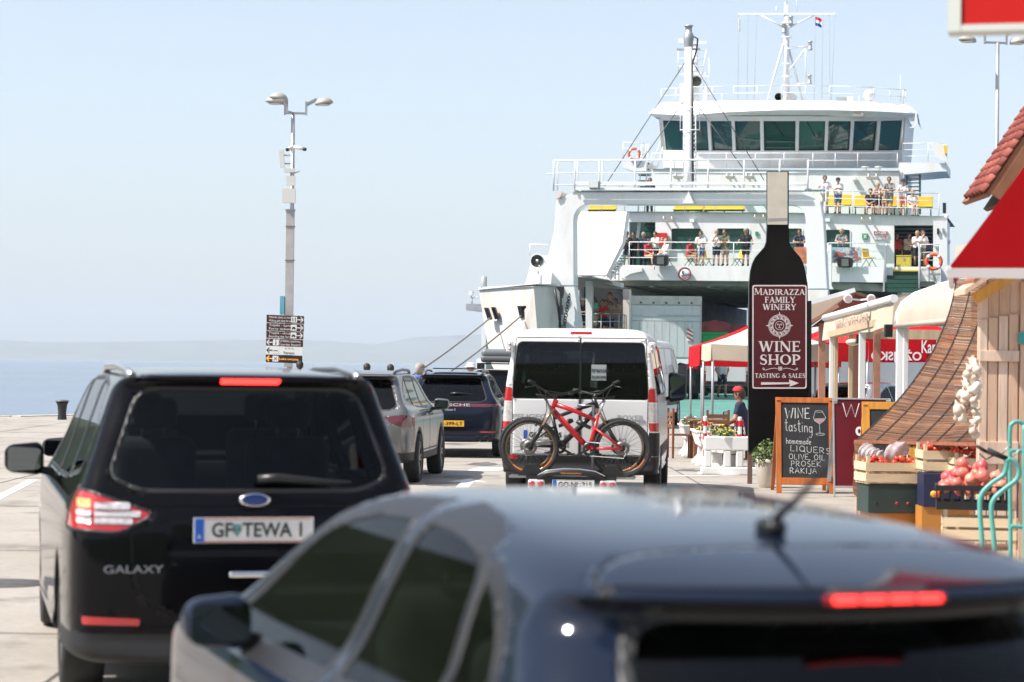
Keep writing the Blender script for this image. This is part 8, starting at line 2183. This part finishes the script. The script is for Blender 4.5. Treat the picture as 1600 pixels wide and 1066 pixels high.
# ================================================================== people
def capf(a, b, ra, rb):
    a = np.array(a, float); b = np.array(b, float); ab = b - a; l2 = (ab * ab).sum()
    def f(x, y, z):
        t = np.clip(((x - a[0]) * ab[0] + (y - a[1]) * ab[1] + (z - a[2]) * ab[2]) / l2, 0, 1)
        return np.sqrt((x - a[0] - ab[0] * t) ** 2 + (y - a[1] - ab[1] * t) ** 2 + (z - a[2] - ab[2] * t) ** 2) - (ra + (rb - ra) * t)
    return f
def union(fs, k):
    def F(x, y, z):
        d = fs[0](x, y, z)
        for f in fs[1:]: d = smin(d, f(x, y, z), k)
        return d
    return F
def lerp3(a, b, t): return tuple(a[i] + (b[i] - a[i]) * t for i in range(3))
def make_pose(J, h=.019, long_legs=False, sleeve=.55, skirt=False):
    """J: joints of one pose; returns the meshes of body, shirt, shorts, hair, shoes, eyes"""
    def pair(n, i): return J[n][i]
    body = []; shirt = []; shorts = []; shoes = []
    pel, chest, neck, head = J['pelvis'], J['chest'], J['neck'], J['head']
    ax = np.array(J['ax'])                       # body's own right-hand direction
    off = lambda p, s: tuple(np.array(p) + ax * s)
    up_ = np.array(head) - np.array(neck); up_ = up_ / np.linalg.norm(up_); fw = np.array(J['face'])
    hp = lambda u, f, s=0: tuple(np.array(head) + up_ * u + fw * f + ax * s)
    for s in (-1, 1):
        body += [capf(off(pel, s * .065), off(chest, s * .085), .105, .105), capf(off(chest, s * .085), off(lerp3(chest, neck, .72), s * .115), .10, .06)]
        shirt += [capf(off(pel, s * .068), off(chest, s * .088), .128, .122), capf(off(chest, s * .088), off(lerp3(chest, neck, .72), s * .12), .118, .075)]
    body += [capf(neck, hp(-.05, .0), .055, .05), capf(hp(-.03, .0), hp(.045, -.012), .078, .096), capf(hp(-.07, .035), hp(-.01, .03), .045, .065), capf(hp(-.012, .095), hp(.015, .088), .016, .012)]
    body += [capf(hp(-.02, -.0, s * .088), hp(.015, -.008, s * .092), .016, .018) for s in (-1, 1)]
    for i in (0, 1):
        sh_, el, wr = J['sh'][i], J['el'][i], J['wr'][i]; hd_ = np.array(wr) - np.array(el); hd_ = hd_ / np.linalg.norm(hd_)
        hp_ = J.get('hand', [None, None])[i] or tuple(np.array(wr) + hd_ * .075)
        body += [capf(sh_, el, .055, .042), capf(el, wr, .044, .030), capf(wr, hp_, .032, .036)]
        pd = np.cross(hd_, (0, 0, 1)); pd = pd / max(np.linalg.norm(pd), 1e-6); hdir = np.array(hp_) - np.array(wr); hdir = hdir / np.linalg.norm(hdir)
        for q in range(4):
            b0 = np.array(hp_) + pd * (q - 1.5) * .018 + hdir * .015; ln = (.06, .075, .07, .05)[q]
            e1 = b0 + hdir * ln * .55 + np.array((0, 0, -.008)); body.append(capf(b0, e1, .011, .010)); body.append(capf(e1, e1 + hdir * ln * .4 + np.array((0, 0, -.022)), .010, .009))
        t0 = np.array(wr) + pd * .025 * (1 if i else -1) + hdir * .02; body.append(capf(t0, t0 + pd * .035 * (1 if i else -1) + hdir * .045, .014, .011))
        shirt += [capf(sh_, lerp3(sh_, el, sleeve), .070, .060)]
        hip, kn, an = J['hip'][i], J['kn'][i], J['an'][i]; toe = J['toe'][i]
        body += [capf(hip, kn, .088, .058), capf(kn, lerp3(kn, an, .35), .057, .058), capf(lerp3(kn, an, .35), an, .058, .038), capf(an, toe, .04, .034)]
        if long_legs: shorts += [capf(hip, kn, .105, .078), capf(kn, lerp3(kn, an, .9), .078, .062)]
        else: shorts += [capf(hip, lerp3(hip, kn, .78), .104, .088)]
        shoes += [capf(lerp3(an, toe, -.25), toe, .052, .044)]
    shorts += [capf(off(pel, -.07), off(pel, .07), .128, .128)]
    allp = [p for k, v in J.items() if k not in ('ax', 'face') for p in (v if isinstance(v, list) else [v]) if p is not None]
    lo = np.min(np.array(allp), 0) - .26; hi = np.max(np.array(allp), 0) + .26
    out = {}
    def mk(nm, F, l=lo, h_=hi, r=h):
        P, Q = surf_net(F, l, h_, r, 1); out[nm] = (nm, P, Q); out[nm] = np_mesh(nm, P, Q, MATS['skin_a'])
    mk('body', union(body, .022)); mk('shirt', union(shirt, .03)); mk('shorts', union(shorts, .03)); mk('shoes', union(shoes, .015))
    hr = union([capf(hp(.03, -.02), hp(.055, -.018), .105, .102), capf(hp(-.03, -.06), hp(.02, -.045), .07, .085)], .02)
    fc = capf(hp(-.08, .085), hp(.012, .10), .075, .062)
    hl = np.array(head) - .3; hh_ = np.array(head) + .3
    mk('hair', lambda x, y, z: smax(hr(x, y, z), -fc(x, y, z), .02), hl, hh_, .014)
    lg = union([capf(hp(.03, -.02), hp(.055, -.018), .108, .104), capf(hp(-.03, -.06), hp(-.20, -.075), .085, .07)], .03)
    mk('long_hair', lambda x, y, z: smax(lg(x, y, z), -fc(x, y, z), .02), hl, hh_, .014)
    e = MB()
    for s in (-1, 1): e.ball(hp(.008, .098, s * .032), .011, 6, 4)
    e.box(hp(-.055, .095), (.04, .008, .007)); out['eyes'] = e.mesh('face_features', MATS['skin_a'])
    g = MB()
    for s in (-1, 1): g.ball(hp(.008, .102, s * .034), .028, 8, 5, (1, .4, .7))
    out['glasses'] = g.mesh('sunglasses', MATS['skin_a'])
    out['head'] = (hp(0, 0), hp(.09, -.01))
    return out
SKINS = [mat('skin_a', (.48, .27, .18), .55), mat('skin_b', (.38, .19, .12), .55), mat('skin_c', (.56, .34, .24), .55)]
HAIRS = [mat('hair_dark', (.02, .014, .010), .6), mat('hair_brown', (.07, .04, .022), .6), mat('hair_grey', (.30, .28, .26), .6), mat('hair_blond', (.38, .25, .11), .6)]
CLOTH = {k: mat('cloth_' + k, c, .85, var=.12, scale=7, bump=.25, bscale=14) for k, c in dict(white=(.72, .72, .72), black=(.015, .015, .018), navy=(.02, .028, .06), red=(.52, .03, .03), olive=(.12, .13, .08), grey=(.22, .22, .23), green=(.10, .50, .35), cream=(.60, .55, .42), pink=(.75, .25, .20), jeans=(.09, .14, .24), khaki=(.30, .23, .15), blue=(.08, .14, .38), skin=(.48, .27, .18), tan=(.42, .30, .20)).items()}
def J_stand(lean=0.0, arms='down', legs=0.0, turn=0.0):
    y = lean
    J = dict(ax=(1, 0, 0), face=(0, 1, 0), pelvis=(0, -y * .3, .94), chest=(0, y * .6, 1.26), neck=(0, y * 1.2, 1.47), head=(0, y * 1.5 + .015, 1.625),
             sh=[(-.185, y * 1.05, 1.405), (.185, y * 1.05, 1.405)], hip=[(-.085, -y * .3, .92), (.085, -y * .3, .92)], kn=[(-.10, .02 + legs, .50), (.10, .02 - legs * .6, .50)], an=[(-.11, -.01 + legs * 1.2, .085), (.12, -.01 - legs * 1.5, .085)],
             toe=[(-.125, .13 + legs * 1.2, .045), (.135, .13 - legs * 1.5, .045)])
    if arms == 'down': J.update(el=[(-.235, y - .02, 1.12), (.235, y - .02, 1.12)], wr=[(-.24, y + .06, .88), (.24, y + .06, .88)])
    elif arms == 'rail': J.update(el=[(-.26, y + .14, 1.16), (.26, y + .14, 1.16)], wr=[(-.07, y + .36, 1.13), (.07, y + .36, 1.13)])
    elif arms == 'grip': J.update(el=[(-.30, y + .02, 1.18), (.30, y + .02, 1.18)], wr=[(-.34, y + .22, 1.08), (.34, y + .22, 1.08)])
    elif arms == 'phone': J.update(el=[(-.22, y + .02, 1.14), (.22, y + .02, 1.14)], wr=[(-.06, y + .24, 1.22), (.06, y + .24, 1.22)])
    elif arms == 'face': J.update(el=[(-.24, y + .10, 1.16), (.22, y + .18, 1.16)], wr=[(-.04, y + .28, 1.14), (.03, y + .15, 1.46)])
    elif arms == 'pocket': J.update(el=[(-.27, y - .05, 1.14), (.27, y - .05, 1.14)], wr=[(-.17, y + .05, .93), (.17, y + .05, .93)])
    return J
def J_sit(arms='lap', back=0.0):
    J = dict(ax=(1, 0, 0), face=(0, 1, 0), pelvis=(0, 0, .54), chest=(0, .03 - back, .86), neck=(0, .05 - back, 1.07), head=(0, .075 - back, 1.225), sh=[(-.185, .04 - back, 1.005), (.185, .04 - back, 1.005)], hip=[(-.085, .04, .52), (.085, .04, .52)],
             kn=[(-.12, .44, .52), (.12, .46, .50)], an=[(-.13, .47, .10), (.14, .52, .09)], toe=[(-.14, .61, .05), (.15, .66, .045)])
    J.update(el=[(-.25, .10, .76), (.25, .10, .76)], wr=[(-.08, .30, .66), (.10, .32, .64)])
    return J
POSES = {'rail': make_pose(J_stand(.10, 'rail')), 'grip': make_pose(J_stand(.02, 'grip')), 'phone': make_pose(J_stand(.02, 'phone')), 'face': make_pose(J_stand(.07, 'face')), 'walk': make_pose(J_stand(.02, 'pocket', .13)), 'down': make_pose(J_stand(0, 'down', .03), long_legs=True), 'sit': make_pose(J_sit()), 'sitb': make_pose(J_sit(back=.06), long_legs=True)}
NP = [0]
def person(p, rz, pose, label, shirt, shorts, skin=0, hair=0, long=False, hat=None, shades=False, scale=1.0, group=None, shirtless=False):
    NP[0] += 1
    P = POSES[pose]; root = empty('person', p, rz, label, 'person', group); root.scale = (scale,) * 3
    def lk(nm, key, m):
        o = link(nm, P[key], root); o.material_slots[0].link = 'OBJECT'; o.material_slots[0].material = m; return o
    lk('body', 'body', SKINS[skin])
    if not shirtless: lk('shirt', 'shirt', CLOTH[shirt])
    lk('shorts' if pose not in ('down', 'sitb') else 'trousers', 'shorts', CLOTH[shorts])
    lk('shoes', 'shoes', CLOTH['black'])
    if hat != 'bald': lk('hair', 'long_hair' if long else 'hair', HAIRS[hair])
    lk('face_features', 'eyes', HAIRS[0])
    if shades: lk('sunglasses', 'glasses', black)
    if hat in ('cap', 'redcap', 'bluecap', 'whitehat', 'straw'):
        c = P['head'][1]; mm_ = {'cap': CLOTH['khaki'], 'redcap': CLOTH['red'], 'bluecap': CLOTH['navy'], 'whitehat': CLOTH['white'], 'straw': CLOTH['cream']}[hat]
        if hat in ('straw', 'whitehat'):
            MB().lathe([(.001, .075), (.07, .07), (.105, .02), (.112, -.02), (.19 if hat == 'straw' else .15, -.035), (.19 if hat == 'straw' else .15, -.045), (.10, -.035)], 20, c=c).build('hat', mm_, root)
        else:
            MB().lathe([(.001, .06), (.06, .055), (.10, .02), (.114, -.03), (.112, -.035)], 20, c=c).add([Vector(c) + Vector(v) for v in ((-.08, .07, -.028), (.08, .07, -.028), (.065, .17, -.045), (0, .195, -.05), (-.065, .17, -.045))], [(0, 1, 2, 3, 4)]).build('hat', mm_, root)
    return root
def onship(px, py, l): return RM(SHIP) @ sh(px, py, l)
FACE = math.pi - PSI          # looking towards the quay
def zdeck(px, l, z): 
    p = sh(px, 415, l); return RM(SHIP) @ Vector((p.x, l, z))
z2 = zf; z3 = sh(1290, 333, 22.8).z
def mid(px, l=20.75): return zdeck(px, l, z2)
def top(px, l=23.3):
    p = sh(px, 333, l); return RM(SHIP) @ Vector((p.x, l, sh(px, ftop(px), 22.8).z))
GM, GT_, GG = 'passengers on the middle deck', 'passengers on the upper deck', 'passengers in the bow gallery'
person(mid(1095), FACE, 'rail', 'young man in white T-shirt and denim shorts leaning at the middle deck rail', 'white', 'jeans', 0, 0, group=GM, scale=.95)
person(mid(1119), FACE + .1, 'face', 'man in white T-shirt and dark shorts holding his chin at the middle deck rail', 'white', 'navy', 0, 2, group=GM)
person(mid(1133), FACE - .15, 'rail', 'man in olive T-shirt leaning beside the man holding his chin', 'olive', 'khaki', 0, 1, group=GM, scale=1.0)
person(mid(1165), FACE, 'grip', 'man all in black with sunglasses gripping the middle deck rail', 'black', 'black', 1, 2, shades=True, group=GM, scale=1.04)
person(mid(1249), FACE, 'rail', 'man in navy T-shirt leaning over the orange banner', 'navy', 'navy', 1, 0, group=GM)
person(mid(1315), FACE, 'rail', 'man in dark grey T-shirt leaning over the photo banner', 'grey', 'black', 0, 2, group=GM, scale=1.02)
person(mid(1012, 21.4), FACE + .9, 'sit', 'woman in red top and shorts seated by the left end of the middle deck', 'red', 'tan', 0, 1, long=True, group=GM)
person(mid(1040, 21.2), FACE - .9, 'sitb', 'man in white shirt seated behind the left deck searchlight', 'white', 'grey', 2, 3, group=GM)
person(mid(1077, 21.6), FACE + 1.1, 'sit', 'person in red jacket seated under the middle deck window', 'red', 'khaki', 1, 0, group=GM)
person(mid(979, 22.0), FACE, 'phone', 'dark dressed person with sunglasses at the far left of the stairwell', 'black', 'black', 1, 0, shades=True, group=GM)
person(mid(989, 22.3), FACE, 'down', 'dark dressed person second from the left in the stairwell', 'black', 'black', 1, 0, group=GM)
person(mid(1005, 22.6), FACE, 'down', 'grey haired man in navy shirt standing inside the stairwell opening', 'navy', 'navy', 1, 2, group=GM)
person(mid(1024, 22.3), FACE - .5, 'phone', 'man in white and blue T-shirt standing beside the red fire box', 'white', 'navy', 0, 1, group=GM)
person(mid(1433, 21.3), FACE, 'phone', 'woman in white shirt and black shorts behind the yellow box', 'white', 'black', 0, 3, long=True, group=GM, scale=.97)
person(mid(1440, 21.8), FACE + .4, 'face', 'person in white shirt behind the woman in black shorts', 'white', 'khaki', 0, 1, group=GM)
person(mid(1417, 23.8), FACE + .6, 'rail', 'tanned woman in beige top bending inside the lounge entrance', 'tan', 'black', 1, 0, long=True, group=GM)
person(mid(1401, 23.8), FACE + .2, 'down', 'person in red top at the left edge of the lounge entrance', 'red', 'black', 1, 0, long=True, group=GM)
person(top(1288), FACE + .25, 'grip', 'man in white T-shirt gripping the rail at the left of the upper deck', 'white', 'cream', 0, 1, group=GT_, scale=1.05)
person(top(1309), FACE, 'phone', 'man in white T-shirt, denim shorts and dark cap on the upper deck', 'white', 'jeans', 0, 0, hat='bluecap', group=GT_)
person(top(1372), FACE, 'rail', 'shirtless boy in black shorts at the upper deck rail', 'white', 'black', 0, 3, group=GT_, scale=.88, shirtless=True)
person(top(1389), FACE, 'rail', 'man in grey T-shirt and khaki shorts at the upper deck rail', 'grey', 'khaki', 0, 1, group=GT_, scale=1.05)
person(top(1411), FACE, 'rail', 'person in white T-shirt, pink shorts and dark cap at the upper deck rail', 'white', 'pink', 0, 0, hat='bluecap', group=GT_)
person(top(1360, 24.5), FACE, 'sit', 'dark haired person seated on the yellow bench beside the shirtless boy', 'black', 'navy', 0, 0, group=GT_)
person(top(1377, 24.5), FACE, 'sit', 'person in pale top seated on the yellow bench behind the shirtless boy', 'tan', 'navy', 0, 1, long=True, group=GT_)
person(top(1425, 24.5), FACE + .4, 'sit', 'blond person in white seated at the right yellow bench', 'white', 'cream', 2, 3, group=GT_)
person(top(1015, 24.0), FACE, 'down', 'person in dark clothes standing at the left ladder of the upper deck', 'navy', 'black', 1, 1, group=GT_)
zg = gal_f
def gal(px, l=6.75):
    p = sh(px, 500, l); return RM(SHIP) @ Vector((p.x, l, zg))
person(gal(911, 6.5), FACE, 'rail', 'person in black with a straw hat leaning on the bow gallery rail', 'black', 'black', 0, 1, hat='straw', group=GG, scale=.95)
person(gal(927), FACE, 'rail', 'man in mint green T-shirt with sunglasses in the bow gallery', 'green', 'cream', 1, 0, shades=True, group=GG)
person(gal(935, 7.1), FACE + .2, 'rail', 'blond child in cream shirt beside the man in mint green', 'cream', 'khaki', 0, 3, group=GG, scale=.85)
person(gal(942), FACE, 'rail', 'person in red shirt in the middle of the bow gallery rail', 'red', 'navy', 1, 1, group=GG, scale=.92)
person(gal(949, 7.0), FACE - .1, 'rail', 'person in white T-shirt between red shirt and bare shouldered woman', 'white', 'jeans', 0, 1, group=GG, scale=.92)
person(gal(955), FACE, 'rail', 'person with sunglasses and grey top near the right of the gallery', 'grey', 'navy', 0, 1, shades=True, long=True, group=GG, scale=.86)
person(gal(964), FACE - .2, 'rail', 'bare shouldered woman with sunglasses at the right end of the gallery rail', 'tan', 'grey', 1, 0, shades=True, long=True, group=GG, scale=.95)
person(gal(953, 8.6), FACE, 'phone', 'woman in grey shirt standing behind the others in the gallery', 'grey', 'jeans', 1, 1, long=True, group=GG, scale=1.12)
person(gal(924, 8.6), FACE, 'down', 'dark clothed person in the shade at the back of the gallery', 'olive', 'black', 1, 0, group=GG, scale=1.1)
# ---- on the quay and ramp
md = W(1128, 622, 94)
person((md.x, 94, DZ), math.pi + .15, 'walk', 'man in white T-shirt and navy shorts walking on the green ferry deck', 'white', 'navy', 0, 1, scale=1.03)
fl = W(655, 600, 48)
person((fl.x, 48, -.02), -.9, 'down', 'man in beige cap, blue scarf and white shirt beyond the grey SUV', 'white', 'navy', 0, 2, hat='cap', scale=1.0)
fs = bpy.data.objects.new('person_scarf', None)
bpy.data.objects.remove(fs)
par = [o for o in bpy.data.objects if o.name.startswith('person') and o.get('label', '').startswith('man in beige cap')][0]
MB().lathe([(.06, 1.42), (.12, 1.43), (.125, 1.49), (.09, 1.52)], 16).build('scarf', CLOTH['blue'], par)
fl = W(735, 600, 56); person((fl.x, 56, 0), math.pi, 'down', 'person in a white sun hat beyond the dark blue SUV', 'white', 'cream', 0, 3, hat='whitehat', scale=1.0)
for px, d, k, lab in ((573, 62, .975, 'dark haired person with a hair bun beyond the roof of the grey SUV'), (610, 62, .965, 'dark haired person just right of the one with a bun, beyond the grey SUV'), (468, 63, 1.0, 'person at the foot of the direction signs behind the black minivan')):
    fl = W(px, 600, d); person((fl.x, d, 0), .2, 'down', lab, 'navy' if px != 468 else 'tan', 'black', 0, 0, scale=k)
# woman at the terrace table
sx = W(1160, 640, 41.6)
person((sx.x, 41.6, .02), R(75), 'sit', 'woman in dark top and red headscarf seated at the terrace table', 'navy', 'black', 1, 1, hat='redcap')
sc_ = empty('terrace_chair', (sx.x + .05, 41.6, 0), R(75), 'wooden chair under the woman in the red headscarf', 'chair', 'wooden terrace chairs')
MB().bx(-.22, .22, -.2, .22, .40, .43).build('seat', tw_, sc_)
for a in (-1, 1):
    for b in (-1, 1): MB().bx(a * .19 - .02, a * .19 + .02, b * .18 - .02, b * .18 + .02, 0, .40).build('leg', tw_, sc_)
for k in range(2): MB().bx(-.2, .2, -.24, -.215, .55 + k * .14, .64 + k * .14).build('back_slat', tw_, sc_)
# chairs on the middle deck
for k, (px, l, lab) in enumerate(((1013, 21.5, 'dark deck chair under the seated woman in red'), (1041, 21.35, 'yellow deck chair under the seated man in white'), (1079, 21.7, 'yellow deck chair under the person in the red jacket'), (1103, 22, 'empty yellow deck chair between the two middle windows'), (1152, 22, 'empty yellow deck chair beside the man in black'), (1358, 21.2, 'empty yellow deck chair right of the photo banner'))):
    c = empty('deck_chair', zdeck(px, l, z2), FACE + (.9 if k % 2 else -.9), lab, 'chair', 'chairs on the middle deck')
    MB().box((0, 0, .43), (.45, .45, .04)).build('seat', yellow if k else black, c, bevel=.01); MB().box((0, -.24, .68), (.45, .04, .42), Matrix.Rotation(R(12), 3, 'X')).build('backrest', yellow if k else black, c, bevel=.01)
    for a in (-1, 1):
        MB().tube([(a * .2, .28, 0), (a * .2, -.05, .41), (a * .2, -.18, .41)], .015, 6).build('leg', black, c); MB().tube([(a * .2, -.3, 0), (a * .2, .05, .40)], .015, 6).build('leg', black, c)
